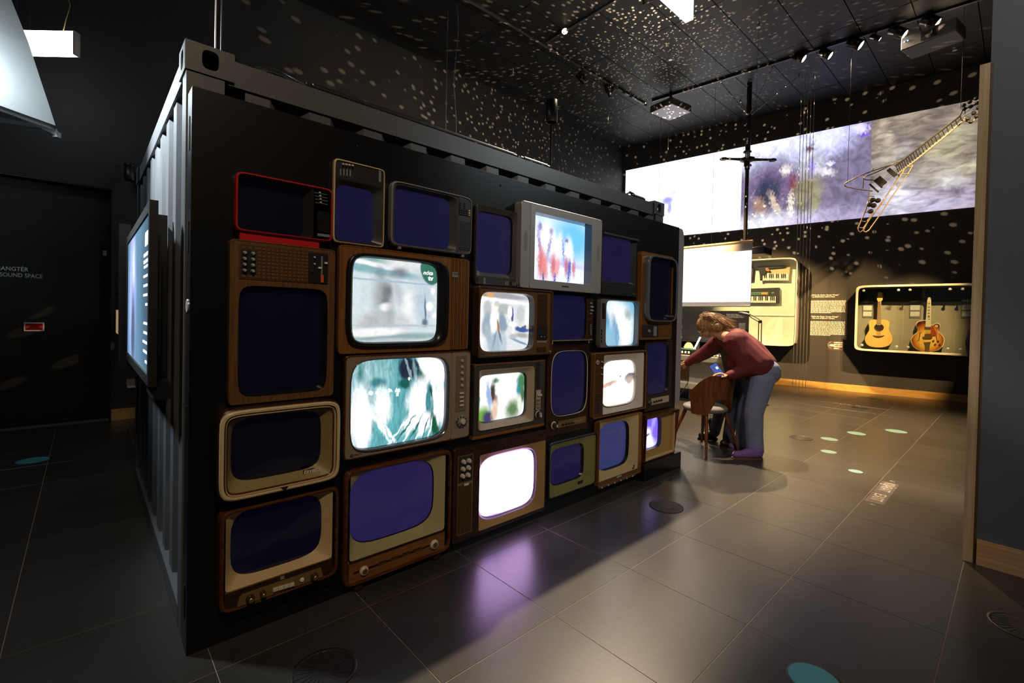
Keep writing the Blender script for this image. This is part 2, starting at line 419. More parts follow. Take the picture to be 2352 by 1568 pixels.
t2 = text('door_lettering', 'THE SOUND SPACE', 0.062, M_WHT, dr, (c.x, YD, PY(60, 633, YD).z-0.02), (math.pi/2, 0, 0), 'RIGHT', 0.0004, 0, 0.80)
# red notice
q0 = PY(55, 740, YD); q1 = PY(102, 760, YD)
nz = thing('notice_sign', 'small red notice plate with white border on black door', 'sign', (q0.x, YD, q1.z))
wd, hg = q1.x-q0.x, q0.z-q1.z
MB().box((0, -0.004, 0), (wd, -0.0005, hg)).build('plate', mat('white_sign_plate', (0.7, 0.66, 0.62), 0.5), nz)
MB().box((0.012, -0.0055, 0.012), (wd-0.012, -0.004, hg-0.012)).build('red_field', mat('red_sign_print', (0.42, 0.012, 0.012), 0.5), nz)
m = MB()
for k, (l0, l1) in enumerate([(.18,.82),(.1,.9),(.28,.72),(.25,.75),(.2,.8),(.12,.88)]):
    z = hg*(0.80-0.115*k); m.box((wd*l0, -0.00152, z-0.004), (wd*l1, -0.0055, z+0.004))
m.build('printed_lines', mat('pale_red_print', (0.7, 0.25, 0.2), 0.6), nz)
# light switch behind container, wall cylinder lamp, tablet at the left edge
sw = thing('wall_switch', 'small pale wall switch above oak skirting beside door', 'switch', tuple(PY(300, 884, YL-0.001)))
MB().box((-0.04, -0.02, 0.0), (0.04, 0, 0.075)).build('cover', mat('grey_switch_plastic', (0.25, 0.24, 0.26), 0.5), sw)
MB().box((-0.035, -0.026, -0.03), (0.045, 0, -0.004)).build('socket', mat('white_switch_plastic', (0.6, 0.55, 0.5), 0.5), sw)
p0 = PY(297, 414, YL-0.14); p1 = PY(297, 376, YL-0.14)
wl = thing('wall_cylinder_lamp', 'black cylinder lamp on dark wall beside container corner', 'lamp', (p0.x, YL-0.14, p0.z))
hh = p1.z-p0.z
MB().lathe((0, 0, 0), (0, 0, 1), [(0.05, 0), (0.052, 0.004), (0.052, hh*0.78), (0.049, hh*0.785), (0.049, hh*0.80), (0.052, hh*0.805), (0.052, hh), (0.045, hh+0.002)]).build('housing', M_SAT, wl)
MB().box((-0.02, 0.04, hh*0.45), (0.02, 0.139, hh*0.6)).build('bracket', M_SAT, wl)
# ================================================================ shipping container
M_CONT = mat('dark_grey_container_paint', (0.075, 0.075, 0.079), 0.38, 0, 0.14, 3.0, bump=0.08, bscale=60)
X0, X1, Y0, Y1, HC = 0.288, 4.0, 2.29, 4.73, 2.43
ct = thing('shipping_container', 'dark grey corrugated shipping container behind the wall of televisions', 'container', (0, 0, 0))
def sup(x0, z0, x1, z1, p, n=12):
    base = [0, 15, 28, 36, 40, 43, 45, 47, 50, 54, 62, 75]; out = []
    cx, cz, a, b = (x0+x1)/2, (z0+z1)/2, (x1-x0)/2, (z1-z0)/2
    for qd in range(4):
        for t in base:
            th = math.radians(t+90*qd); c, s = math.cos(th), math.sin(th)
            r = (abs(c)**p+abs(s)**p)**(-1.0/p)
            out.append((cx+a*r*c, cz+b*r*s))
    return out
CW, CD, CH = 0.175, 0.162, 0.118
def casting(x, y, z, sx, sy):
    m = MB()
    xa, xb = x, x+sx*CW; ya, yb = y, y+sy*CD
    o = sup(min(xa, xb), z, max(xa, xb), z+CH, 80); h = sup((xa+xb)/2-0.030, z+0.022, (xa+xb)/2+0.030, z+0.1, 3.2)
    m.rings([[(q[0], ya, q[1]) for q in o], [(q[0], ya, q[1]) for q in h], [(q[0], ya+sy*0.028, q[1]) for q in h]], smooth=False)
    o = sup(min(ya, yb), z, max(ya, yb), z+CH, 80); h = sup((ya+yb)/2-0.030, z+0.022, (ya+yb)/2+0.030, z+0.1, 3.2)
    m.rings([[(xa, q[0], q[1]) for q in o], [(xa, q[0], q[1]) for q in h], [(xa+sx*0.028, q[0], q[1]) for q in h]], smooth=False)
    m.add([(xb,ya,z),(xb,yb,z),(xb,yb,z+CH),(xb,ya,z+CH)], [(0,1,2,3)]); m.add([(xa,yb,z),(xb,yb,z),(xb,yb,z+CH),(xa,yb,z+CH)], [(0,1,2,3)])
    m.add([(xa,ya,z+CH),(xb,ya,z+CH),(xb,yb,z+CH),(xa,yb,z+CH)], [(0,1,2,3)]); m.add([(xa,ya,z),(xb,ya,z),(xb,yb,z),(xa,yb,z)], [(0,1,2,3)])
    return m
for (x, sx) in ((X0, 1), (X1, -1)):
    for (y, sy) in ((Y0, 1), (Y1, -1)):
        casting(x, y, HC-CH, sx, sy).build('corner_casting', M_CONT, ct)
        MB().box((x+sx*0.006, y+sy*0.006, 0.0), (x+sx*0.14, y+sy*0.10, HC-CH-0.0015)).build('corner_post', M_CONT, ct)
for y, sy in ((Y0, 1), (Y1, -1)):
    MB().box((X0+CW-0.02, y+sy*0.012, HC-0.13), (X1-CW+0.02, y+sy*0.072, HC-0.022)).build('top_rail', M_CONT, ct)
    MB().box((X0+0.12, y+sy*0.012, 0.0), (X1-0.12, y+sy*0.06, 0.14)).build('bottom_rail', M_CONT, ct)
for x, sx in ((X0, 1), (X1, -1)):
    MB().box((x+sx*0.010, Y0+CD-0.02, HC-0.115), (x+sx*0.07, Y1-CD+0.02, HC-0.015)).build('end_rail', M_CONT, ct)
    MB().box((x+sx*0.004, Y0+0.08, 0.0), (x+sx*0.05, Y1-0.08, 0.10)).build('end_sill', M_CONT, ct)
def corrugated(along, a0, a1, depth_axis0, inward, z0, z1, pitch=0.272, dp=0.036):
    pr = []; t = a0
    while t < a1:
        for dt, dd in ((0, 0), (0.10, 0), (0.136, dp), (0.236, dp)):
            if t+dt <= a1: pr.append((t+dt, depth_axis0+inward*dd))
        t += pitch
    pr.append((a1, pr[-1][1]))
    f = (lambda q, z: (q[0], q[1], z)) if along == 'x' else (lambda q, z: (q[1], q[0], z))
    m = MB(); m.rings([[f(q, z0) for q in pr], [f(q, z1) for q in pr]], smooth=False, closed=False)
    return m
corrugated('x', X0+0.14+0.08, X1-0.14, Y0+0.022, 1, 0.14, HC-0.13).build('side_wall', M_CONT, ct)
corrugated('x', X0+0.14, X1-0.14, Y1-0.02, -1, 0.14, HC-0.13).build('side_wall', M_CONT, ct)
corrugated('y', Y0+0.12, Y1-0.1, X0+0.020, 1, 0.10, HC-0.115).build('end_wall', M_CONT, ct)
corrugated('y', Y0+0.1, Y1-0.1, X1-0.02, -1, 0.10, HC-0.115).build('end_wall', M_CONT, ct)
MB().box((X0+0.06, Y0+0.06, HC-0.05), (X1-0.06, Y1-0.06, HC-0.035)).build('roof', M_CONT, ct)
# black display board hung on the container's long side
YP = 2.152
M_PANEL = mat('black_painted_board', (0.005, 0.005, 0.006), 0.3, 0, 0.2, 1.3, bump=0.03, bscale=20, spec=0.4)
PX0, PX1, PZ = 0.2945, 4.035, 2.195
dp = thing('display_board', 'tall black board carrying the televisions along the container', 'board', (PX0, YP, 0))
def loc(o, m, name, mt): return m.build(name, mt, o, off=tuple(o.location))
bevel(loc(dp, MB().box((PX0, YP, 0.0), (PX1, YP+0.10, PZ)), 'board', M_PANEL), 0.002)
for q, hz in ((PX(429, 318, PX0), 0.05), (PX(428, 547, PX0), 0.045), (PX(423, 963, PX0), 0.05), (PX(421, 1372, PX0), 0.05)):
    loc(dp, MB().box((PX0-0.003, YP+0.04, q.z-hz*1.3), (PX0-0.0002, YP+0.055, q.z+hz*1.3)), 'hinge', M_SAT)
q = PX(424, 702, PX0)
loc(dp, MB().cyl((PX0-0.004, YP+0.05, q.z), (PX0-0.0002, YP+0.05, q.z), 0.026, 0.026, 20), 'lock_plate', M_CHR)
for i in range(7):
    loc(dp, MB().sphere((0.95+0.45*i, YP-0.0005, PZ-0.06-0.05*(i % 2)), 0.006, 8, (1, .4, 1)), 'screw_head', M_PANEL)
# rounded end board of the container's far end
eb = MB(); poly = []
for (cx, cz, a0) in ((4.085, 0.66, -90), (4.085, 2.09, 0)):
    for t in range(0, 91, 15): poly.append((cx+0.05*math.cos(math.radians(a0+t)), 2.156, cz+0.1*math.sin(math.radians(a0+t))))
poly = [(4.038, 2.156, 0.56)]+poly+[(4.038, 2.156, 2.19)]
tag(eb.prism(poly, (0, 2.3, 0)).build('end_board', mat('grey_beige_board', (0.26, 0.235, 0.23), 0.5)), 'grey beige rounded board on the container end beside the televisions', 'board')
# lighting tubes, flexible conduit and rods on the container roof
tubeid = 0
def roof_tube(a, b, label, r=0.016):
    global tubeid
    a = PY(*a, 2.33); b = PY(*b, 2.33); zz = HC-0.022+r+0.0005
    t = thing('tube_light', label, 'light', (a.x, 2.33, HC-0.022), 'tube lights lying on the container rail')
    a = Vector((a.x, 2.33, zz)); b = Vector((b.x, 2.33, zz))
    loc(t, MB().cyl(a, b, r, r, 14), 'housing', M_BLK)
    for e, s in ((a, -1), (b, 1)):
        loc(t, MB().cyl(e, e+Vector((0.03*s, 0, 0)), r*0.7, r*0.7, 10), 'end_cap', M_SAT)
    n = max(2, int((b-a).length/0.5))
    for k in range(n):
        c = a.lerp(b, (k+0.5)/n)
        loc(t, MB().box((c.x-0.012, 2.33-r-0.004, HC-0.0218), (c.x+0.012, 2.33+r+0.004, HC-0.012)), 'clip', M_SAT)
    return t
roof_tube((718, 190), (1178, 350), 'long black tube light lying along the container top rail')
roof_tube((1203, 356), (1255, 376), 'short black tube light on top rail beside black rod')
roof_tube((1455, 447), (1476, 455), 'short black tube light on top rail beside far corner casting')
pts = []
for k in range(30):
    t = k/29; q = PY(590+125*t, 152+40*t, 2.33)
    pts.append((q.x, 2.33+0.05*math.sin(t*3.1), HC-0.012+0.055*math.sin(t*math.pi)*(1-t)**0.3))
tag(MB().tube(pts, [0.010+0.0015*(k % 2) for k in range(30)], 8).build('conduit', mat('ribbed_black_conduit', (0.03, 0.03, 0.035), 0.3)), 'black ribbed cable conduit arching over the container top rail', 'cable')
q = PY(1450, 441, 2.33)
tag(MB().tube([(q.x-0.06, 2.34, HC-0.008), (q.x-0.02, 2.34, HC+0.02), (q.x+0.03, 2.34, HC+0.015), (q.x+0.10, 2.34, HC-0.0015)], 0.012, 8).build('cable', M_BLK), 'short bent black cable near the far corner of the container', 'cable')
# black cylinder speaker on a thin rod, standing on the container roof
yb = 3.4
b0 = PY(1265, 375, yb); z0 = PY(1267, 281, yb).z; z1 = PY(1268, 231, yb).z; xx = PY(1267, 281, yb).x
ps = thing('pendant_cylinder', 'black cylinder lamp on slim black rod above the container', 'lamp', (xx, yb, HC-0.034))
MB().cyl((0, 0, 0), (0, 0, z0-HC+0.06), 0.010, 0.010, 10).build('rod', M_SAT, ps)
MB().lathe((0, 0, z0-HC+0.034), (0, 0, 1), [(0.052, 0.02), (0.052, 0.0), (0.060, 0.0), (0.060, z1-z0), (0.054, z1-z0+0.004)]).build('cylinder', M_BLK, ps)
MB().lathe((0, 0, z0-HC+0.036), (0, 0, 1), [(0.0535, 0.004), (0.0535, -0.003), (0.0595, -0.003), (0.0595, 0.004)]).build('rim', mat('brass_rim', (0.5, 0.36, 0.16), 0.3, 0.9), ps)
q = PY(495, 100, 2.37)
for dx, lb in ((0, 'slim steel suspension rod rising from the near corner casting'), (0.022, 'slim black suspension rod rising from the near corner casting')):
    tag(MB().cyl((q.x+dx, 2.37, HC+0.001), (q.x+dx, 2.37, CEIL), 0.004, 0.004, 8).build('suspension_rod', M_STEEL if dx == 0 else M_SAT), lb, 'rod')
# ================================================================ big monitor on the container end
XM = 0.19
mo = thing('wall_monitor', 'large flat black framed monitor on the ribbed container end', 'monitor', (XM, 2.42, 1.02))
wy, hz = 1.43, 0.77
def mrect(i, d): return [(d, i, i), (d, wy-i, i), (d, wy-i, hz-i), (d, i, hz-i)]
MB().rings([mrect(0, 0.03), mrect(0, 0.001), mrect(0.002, 0), mrect(0.045, 0), mrect(0.048, 0.006)], smooth=False).cap(mrect(0, 0.03)).build('bezel', M_BLK, mo)
MS = picture('monitor_picture', (0.10, 0.20, 0.30), [(0.30, 0.5, 0.16, 0.55, 0, .5, (0.35, 0.42, 0.85)), (0.36, 0.72, 0.05, 0.16, 0, .6, (0.55, 0.62, 0.85)), (0.34, 0.25, 0.10, 0.3, 0, .6, (0.06, 0.10, 0.16)), (0.95, 0.5, 0.25, 0.6, 0, .8, (0.04, 0.08, 0.12)), (-0.02, 0.5, 0.05, 0.9, 0, .5, (0.14, 0.10, 0.6))], 1.6, 0.03, 4)
sc = MB(); r = mrect(0.047, 0.006); sc.cap(r); so = sc.build('screen', MS, mo)
uvl = so.data.uv_layers.new(name='UVMap')
for lp in so.data.loops:
    c = so.data.vertices[lp.vertex_index].co; uvl.data[lp.index].uv = (1-(c.y/wy), c.z/hz)
MT = mat('glowing_caption', (0.8, 0.85, 0.9), 0.5, emit=(0.55, 0.68, 0.80), estr=0.9)
m = MB(); random.seed(3)
m.box((0.0045, 0.06, 0.60), (0.0055, 0.24, 0.66))
for k in range(11):
    if k in (5,): continue
    z = 0.50-0.042*k; m.box((0.0045, 0.06, z+.004), (0.0055, 0.06+0.26*(0.85+0.15*random.random())*(0.6 if k in (4, 10) else 1), z+0.015))
for k in range(2): m.box((0.0045, 0.06, 0.555-0.03*k), (0.0055, 0.30, 0.57-0.03*k))
m.build('caption_lines', MT, mo)
MB().box((0.03, 0.15, 0.12), (0.055, wy-0.15, hz-0.12)).build('rear_housing', M_BLK, mo)
MB().box((0.055, 0.35, 0.0), (0.097, 0.55, hz)).box((0.055, 0.85, 0.0), (0.097, 1.05, hz)).build('wall_mount', M_SAT, mo)
MB().box((0.02, 0.02, -0.06), (0.09, 0.30, -0.002)).build('cable_box', M_SAT, mo)
m2 = thing('wall_monitor', 'second slim dark listening panel further along the container end', 'monitor', (0.16, 4.02, 0.95))
MB().box((0, 0, 0), (0.06, 0.5, 0.95)).build('panel', M_BLK, m2)
MB().box((-0.004, 0.02, 0.50), (0, 0.42, 0.86)).build('frame', M_SAT, m2)
MB().box((-0.0015, 0.02, 0.22), (0, 0.3, 0.38)).build('lit_window', mat('amber_lit_window', (0.3, 0.2, 0.1), 0.4, emit=(0.9, 0.6, 0.3), estr=0.35), m2)
MB().box((0.06, 0.1, 0.3), (0.127, 0.4, 0.7)).build('mount', M_SAT, m2)
# ================================================================ televisions
CR = {'3': (500, 340, 3.92), '4': (490, 540, 3.92), '5': (760, 560, 3.074), '6': (470, 900, 3.015), '7': (770, 1000, 4.238), '8': (1060, 440, 6.532),
      'b1': (1070, 640, 7.587), 'b2': (1070, 800, 7.126), 'b3': (1030, 960, 4.9), 'b4': (1340, 500, 4.6125), 'b5': (1330, 770, 4.236)}
class TV:
    def __init__(s, label, crop, corners, prot, p=40, group='televisions mounted on the black board'):
        s.k = CR[crop]; s.prot = prot; s.yf = YP-prot
        W = [s.wp(*c) for c in corners]
        s.x0 = (W[0].x+W[3].x)/2; s.x1 = (W[1].x+W[2].x)/2; s.z1 = (W[0].z+W[1].z)/2; s.z0 = (W[2].z+W[3].z)/2
        s.w, s.h = s.x1-s.x0, s.z1-s.z0; s.p = p
        s.o = thing('television', label, 'television', (s.x0, s.yf, s.z0), group)
    def wp(s, x, y, d=0): return PY(s.k[0]+x/s.k[2], s.k[1]+y/s.k[2], s.yf+d)
    def L(s, x, y, d=0):
        q = s.wp(x, y, d); return (q.x-s.x0, q.z-s.z0)
    def R(s, l, r, t, b, d=0):
        xm, ym = (l+r)/2, (t+b)/2
        return (s.L(l, ym, d)[0], s.L(xm, b, d)[1], s.L(r, ym, d)[0], s.L(xm, t, d)[1])
    def Q(s, *c):   # from four corner pixels
        P = [s.L(*q) for q in c]
        return ((P[0][0]+P[3][0])/2, (P[2][1]+P[3][1])/2, (P[1][0]+P[2][0])/2, (P[0][1]+P[1][1])/2)
    def full(s, i=0.0): return (i, i, s.w-i, s.h-i)
    def ring(s, rc, p, d): return [(x, d, z) for x, z in sup(*rc, p)]
    def loft(s, name, m, rings, parent=None, smooth=True, cap=False):
        mb = MB(); R = [s.ring(*r) for r in rings]
        # hard creases: duplicate rings between straight segments
        if smooth: mb.rings(R)
        else:
            for a, b in zip(R, R[1:]): mb.rings([a, b])
        if cap: mb.cap(R[0])
        return mb.build(name, m, parent or s.o)
    def case(s, m, lip=0.010, ch=0.004, lipd=0.004, p=None, pin=None, name='cabinet', back=None):
        p = p or s.p
        return s.loft(name, m, [(s.full(0.003), p, s.prot-0.0008), (s.full(), p, s.prot*0.7), (s.full(), p, ch), (s.full(ch), p, 0), (s.full(lip), pin or p, 0), (s.full(lip+0.0015), pin or p, lipd+0.012)], smooth=False)
    def bezel(s, m, outer, po, d0, inner, pi, d1, name='bezel', mid=None):
        r = [(outer, po, d0)]
        if mid: r += mid
        return s.loft(name, m, r+[(inner, pi, d1)], smooth=False)
    def screen(s, m, rc, p, d, dome=0.008, name='screen'):
        cx, cz = (rc[0]+rc[2])/2, (rc[1]+rc[3])/2; base = s.ring(rc, p, d); mb = MB(); R = []
        for t in (1.0, 0.85, 0.65, 0.45, 0.25, 0.08):
            R.append([(cx+(q[0]-cx)*t, d-dome*(1-t*t), cz+(q[2]-cz)*t) for q in base])
        mb.rings(R); mb.cap(R[-1])
        o = mb.build(name, m, s.o); u = o.data.uv_layers.new(name='UVMap')
        for lp in o.data.loops:
            c = o.data.vertices[lp.vertex_index].co
            u.data[lp.index].uv = ((c.x-rc[0])/(rc[2]-rc[0]), (c.z-rc[1])/(rc[3]-rc[1]))
        return o
    def tube(s, op, p, d0, depth, msh, mscr, taper=0.004, dome=0.008, pd=None):
        """shroud walls from the opening back to the recessed picture tube"""
        ins = (op[0]+taper, op[1]+taper, op[2]-taper, op[3]-taper)
        s.loft('shroud', msh, [(op, p, d0), (op, p, d0+0.003), (ins, p, d0+depth)])
        return s.screen(mscr, (ins[0]-0.001, ins[1]-0.001, ins[2]+0.001, ins[3]+0.001), p, d0+depth, dome)
    def slab(s, name, rc, th, m, d=0.0, parent=None):
        return MB().box((rc[0], d-th, rc[1]), (rc[2], d+0.0002, rc[3])).build(name, m, parent or s.o)
    def knob(s, name, x, y, r, ln, m, d=0.0, taper=0.8, n=18, parent=None, cap=None):
        c = s.L(x, y); r = r/s.k[2]*s.pxm(x, y)
        o = MB().lathe((c[0], d, c[1]), (0, -1, 0), [(r, 0), (r, ln*0.3), (r*taper, ln*0.85), (r*taper*0.85, ln)], n).build(name, m, parent or s.o)
        if cap: MB().lathe((c[0], d-ln, c[1]), (0, -1, 0), [(r*taper*0.75, 0), (r*taper*0.6, 0.0015)], n).build('knob_cap', cap, o)
        return o
    def pxm(s, x, y):   # metres per full-frame pixel at this place (vertical)
        a = s.wp(x, y); b = s.wp(x, y+s.k[2]); return abs(a.z-b.z)
    def bars(s, name, rc, n, m, d=0.0, vertical=False, fill=0.5, th=0.0025):
        mb = MB()
        for i in range(n):
            if vertical:
                st = (rc[2]-rc[0])/n; mb.box((rc[0]+i*st, d-th, rc[1]), (rc[0]+(i+fill)*st, d, rc[3]))
            else:
                st = (rc[3]-rc[1])/n; mb.box((rc[0], d-th, rc[1]+i*st), (rc[2], d, rc[1]+(i+fill)*st))
        return mb.build(name, m, s.o)
    def label(s, txt, x, y, size, m, d=-0.001, sx=1.0, align='LEFT', shear=0.0, weight=0.0, roll=0.0, name='badge_lettering'):
        c = s.L(x, y)
        return text(name, txt, size, m, s.o, (c[0], d, c[1]), (math.pi/2, roll, 0), align, 0.0004, shear, sx, weight)
M_RED = mat('glossy_red_plastic', (0.50, 0.016, 0.020), 0.28, 0, 0.08)
M_CREAM = mat('cream_plastic', (0.62, 0.46, 0.26), 0.4, 0, 0.10)
M_DKG = mat('dark_grey_plastic', (0.045, 0.044, 0.046), 0.42)
M_GREY = mat('mid_grey_plastic', (0.20, 0.20, 0.205), 0.4)
M_SILV = mat('silver_paint', (0.36, 0.35, 0.34), 0.42, 0.3, 0.05)
M_CHARC = mat('charcoal_plastic', (0.022, 0.021, 0.022), 0.38)
M_SHR = mat('black_shroud', (0.010, 0.010, 0.012), 0.3)
M_WALN = wood('walnut_veneer', (0.105, 0.045, 0.014), (0.165, 0.075, 0.026), 'z', 190, 0.38, 5)
M_TEAK = wood('teak_veneer', (0.17, 0.066, 0.017), (0.25, 0.105, 0.029), 'z', 150, 0.32, 4)
M_TEAKX = wood('teak_veneer_x', (0.17, 0.065, 0.018), (0.26, 0.105, 0.03), 'x', 150, 0.32, 4)
M_MAHOG = wood('polished_mahogany', (0.060, 0.017, 0.006), (0.13, 0.043, 0.014), 'x', 60, 0.22, 6)
M_DARKW = wood('dark_stained_wood', (0.020, 0.007, 0.004), (0.045, 0.018, 0.010), 'x', 80, 0.28, 5)
M_BRNW = wood('brown_wood', (0.055, 0.024, 0.010), (0.095, 0.045, 0.02), 'x', 110, 0.34, 4)
M_GOLD = mat('gold_brown_mask', (0.34, 0.20, 0.065), 0.5, 0, 0.08)
M_SAND = mat('sand_coloured_mask', (0.52, 0.37, 0.18), 0.52, 0, 0.06)
M_OLIVE = mat('olive_green_mask', (0.20, 0.18, 0.055), 0.5, 0, 0.08)
M_SAGE = mat('sage_yellow_mask', (0.40, 0.35, 0.17), 0.5, 0, 0.05)
M_BEIGE = mat('beige_mask', (0.42, 0.31, 0.20), 0.5, 0, 0.05)
M_OFFW = mat('off_white_mask', (0.60, 0.54, 0.46), 0.48, 0, 0.05)
M_TAUPE = mat('taupe_fascia', (0.26, 0.19, 0.13), 0.5, 0, 0.05, bump=0.2, bscale=400)
M_BRASS = mat('brass', (0.55, 0.36, 0.12), 0.32, 0.9, 0.05)
M_BUT = mat('white_button', (0.72, 0.70, 0.66), 0.4)
M_IVORY = mat('ivory_knob', (0.60, 0.52, 0.40), 0.4)
M_ORNG = mat('orange_slider', (0.70, 0.10, 0.015), 0.5)
M_SLOT = mat('black_slot', (0.004, 0.004, 0.004), 0.6)
def ds(k, c=(0.022, 0.020, 0.095)): return dark_screen('dark_tube_glass', tuple(v*k*0.5 for v in c))
# ---- A red portable
t = TV('red plastic portable television with dark blank screen beside cream upright television', '3', [(165,205),(1030,365),(1040,830),(165,755)], 0.067, 14)
t.case(M_RED, 0.006, 0.003, p=16)
op = t.R(183, 862, 281, 790); fr = (0.007, 0.007, op[2]+0.003, t.h-0.007)
t.bezel(M_CHARC, fr, 30, 0.004, t.R(200, 806, 320, 765), 7, 0.05, 'screen_surround', [((op[0]+0.004, op[1]+0.004, op[2]-0.002, op[3]-0.004), 22, 0.010)])
t.screen(ds(0.04, (0.03, 0.05, 0.10)), t.R(198, 808, 318, 767), 7, 0.05, 0.012)
cpn = (op[2]+0.003, 0.007, t.w-0.007, t.h-0.007); t.slab('control_panel', cpn, 0.0, M_CHARC, 0.004); MB().box((cpn[0], 0.004, cpn[1]), (cpn[2], 0.03, cpn[3])).build('control_panel', M_CHARC, t.o)
for x, y in ((920,400),(924,430),(926,458),(929,489)):
    a = t.L(x, y); b = t.L(x+68, y+12)
    t.slab('slider_slot', (a[0]-0.022, a[1]-0.0012-0.003, b[0], a[1]+0.0012-0.003), 0.0006, M_GREY, 0.004)
    t.knob('slider_knob', x, y, 9, 0.008, M_BUT, 0.004)
t.bars('speaker_grille', t.R(897, 1010, 565, 755), 17, M_SLOT, 0.0042, fill=0.45, th=0.0008)
t.slab('badge', t.R(900, 1013, 772, 796), 0.001, M_GREY, 0.004)
f = t.R(205, 965, 815, 862); MB().box((f[0], 0.012, -0.036), (f[2]-0.02, t.prot-0.002, -0.0005)).build('stand', M_RED, t.o)
# ---- B cream upright
t = TV('upright cream edged television with controls above a dark blue screen', '3', [(1045,92),(1505,185),(1505,895),(1045,850)], 0.030, 18)
t.case(M_CREAM, 0.0055, 0.003, p=18)
dv = (t.L(1280, 300)[1]); full = t.full(0.006)
t.bezel(M_CHARC, (0.006, 0.006, t.w-0.006, dv), 30, 0.005, t.R(1080, 1425, 345, 838), 6.5, 0.028, 'screen_surround', [((0.012, 0.014, t.w-0.008, dv-0.008), 30, 0.006)])
t.screen(ds(0.6), t.R(1078, 1427, 343, 840), 6.5, 0.0275, 0.008)
MB().box((0.006, 0.005, dv), (t.w-0.006, 0.027, t.h-0.006)).build('control_panel', M_CHARC, t.o)
for x, y in ((1128,145),(1157,149),(1184,153),(1213,158)): t.knob('push_button', x, y, 10, 0.012, M_BUT, 0.005)
for x, y in ((1110,214),(1140,215),(1168,219),(1197,223)): t.slab('slider_slot', t.R(x-6, x+6, y-30, y+30), 0.0015, M_GREY, 0.005)
t.bars('speaker_grille', t.R(1268, 1448, 178, 292), 14, M_SLOT, 0.0052, True, 0.5, 0.0012)
t.slab('badge', t.R(1455, 1474, 200, 303), 0.0015, M_GREY, 0.005)
# ---- C grey with keypad
t = TV('grey television with keypad and speaker slats right of its screen', '3', [(1565,285),(2285,440),(2300,960),(1565,880)], 0.0455, 12)
t.case(M_GREY, 0.007, 0.005, p=13)
op = t.R(1597, 2160, 380, 892); cx0 = t.L(2172, 700)[0]
t.bezel(M_DKG, (0.008, 0.008, cx0, t.h-0.008), 24, 0.004, t.R(1607, 2120, 400, 880), 8, 0.035, 'screen_surround', [(op, 14, 0.006)])
t.screen(ds(0.65), t.R(1605, 2122, 398, 882), 8, 0.034, 0.008)
MB().box((cx0, 0.004, 0.008), (t.w-0.008, 0.04, t.h-0.008)).build('control_panel', M_DKG, t.o)
t.slab('keypad_plate', t.R(2178, 2283, 462, 612), 0.001, M_CHARC, 0.004)
for r in range(6):
    for c in range(5):
        if r < 3 and c not in (0, 2): continue
        x = 2187+c*20; y = 492+r*20+c*3
        t.slab('key', t.R(x-7, x+7, y-6, y+6), 0.004, (mat('yellow_key', (0.5, 0.45, 0.05), .5) if (r, c) == (3, 4) else mat('cream_key', (0.7, 0.6, 0.35), .5) if (r, c) == (4, 4) else mat('orange_key', (0.75, 0.25, 0.03), .5) if (r, c) == (5, 4) else M_BLK), 0.003)
t.bars('speaker_grille', t.R(2180, 2283, 655, 880), 20, M_SLOT, 0.0042, fill=0.45, th=0.001)
for x in (2192, 2228, 2264): t.slab('push_button', t.R(x-13, x+13, 888+(x-2192)*.1, 916+(x-2192)*.1), 0.002, M_BLK, 0.004)
for x in (1645, 2215):
    c = t.L(x, 900+(x-1645)*0.1)[0]; MB().box((c-0.008, 0.006, -0.014), (c+0.008, 0.03, -0.0003)).build('foot', M_GREY, t.o)
# ---- D walnut with tile grille
t = TV('tall walnut television with square tile grille above its dark screen', '4', [(150,30),(1103,130),(1080,1447),(135,1537)], 0.061)
t.case(M_WALN, 0.004, 0.002, 0.001)
sp = t.Q((235,80),(1040,160),(1035,437),(230,392))
t.bezel(M_WALN, t.full(0.004), 60, 0.002, t.R(225, 1028, 467, 1430), 9, 0.004, 'front_board', [])
t.loft('shroud', M_SHR, [(t.R(225, 1028, 467, 1430), 9, 0.003), (t.R(245, 1008, 485, 1408), 9, 0.035)])
t.screen(ds(0.06), t.R(243, 1010, 483, 1410), 9, 0.034, 0.02)
t.slab('grille_board', sp, 0.001, wood('walnut_dark', (0.06, 0.026, 0.009), (0.09, 0.04, 0.014), 'z', 190, 0.4, 5), 0.002)
tl = None
for r in range(9):
    for c in range(15):
        if c < 3 and r not in (0, 8): continue
        u = (0.045+0.0745*c*0.87) if c < 3 else (0.205+0.048*(c-3)); v = 1-(0.085+0.1045*r)
        wd, hd = (0.042 if c < 3 else 0.034)*(sp[2]-sp[0]), 0.075*(sp[3]-sp[1])
        cx, cz = sp[0]+(sp[2]-sp[0])*u, sp[1]+(sp[3]-sp[1])*v
        q = MB().rings([[(x, -0.0008, z) for x, z in sup(-wd/2, -hd/2, wd/2, hd/2, 8)][::4], [(x, -0.0028, z) for x, z in sup(-wd/2+.0006, -hd/2+.0006, wd/2-.0006, hd/2-.0006, 8)][::4]], False)
        q.cap([(x, -0.0028, z) for x, z in sup(-wd/2+.0006, -hd/2+.0006, wd/2-.0006, hd/2-.0006, 8)][::4])
        o = q.build('grille_tile', M_WALN, t.o); o.location = (cx, 0.002, cz)
pb = t.Q((250,130),(385,140),(383,352),(248,345)); t.slab('button_plate', pb, 0.003, M_BLK, 0.002)
for x0_, y0_ in ((282,158),(357,165)):
    for k in range(4): t.knob('push_button', x0_-k, y0_+k*53, 17, 0.014, M_CHR, -0.001, 0.75)
cpn = t.Q((858,157),(1030,172),(1028,437),(855,425)); t.slab('control_plate', cpn, 0.003, M_BLK, 0.002)
for x, y in ((908,200),(908,260)): t.knob('white_knob', x, y, 9, 0.010, M_BUT, -0.001)
t.knob('socket', 886, 322, 18, 0.004, M_CHARC, -0.001, 0.9); t.knob('socket', 892, 385, 9, 0.003, M_CHARC, -0.001, 0.9)
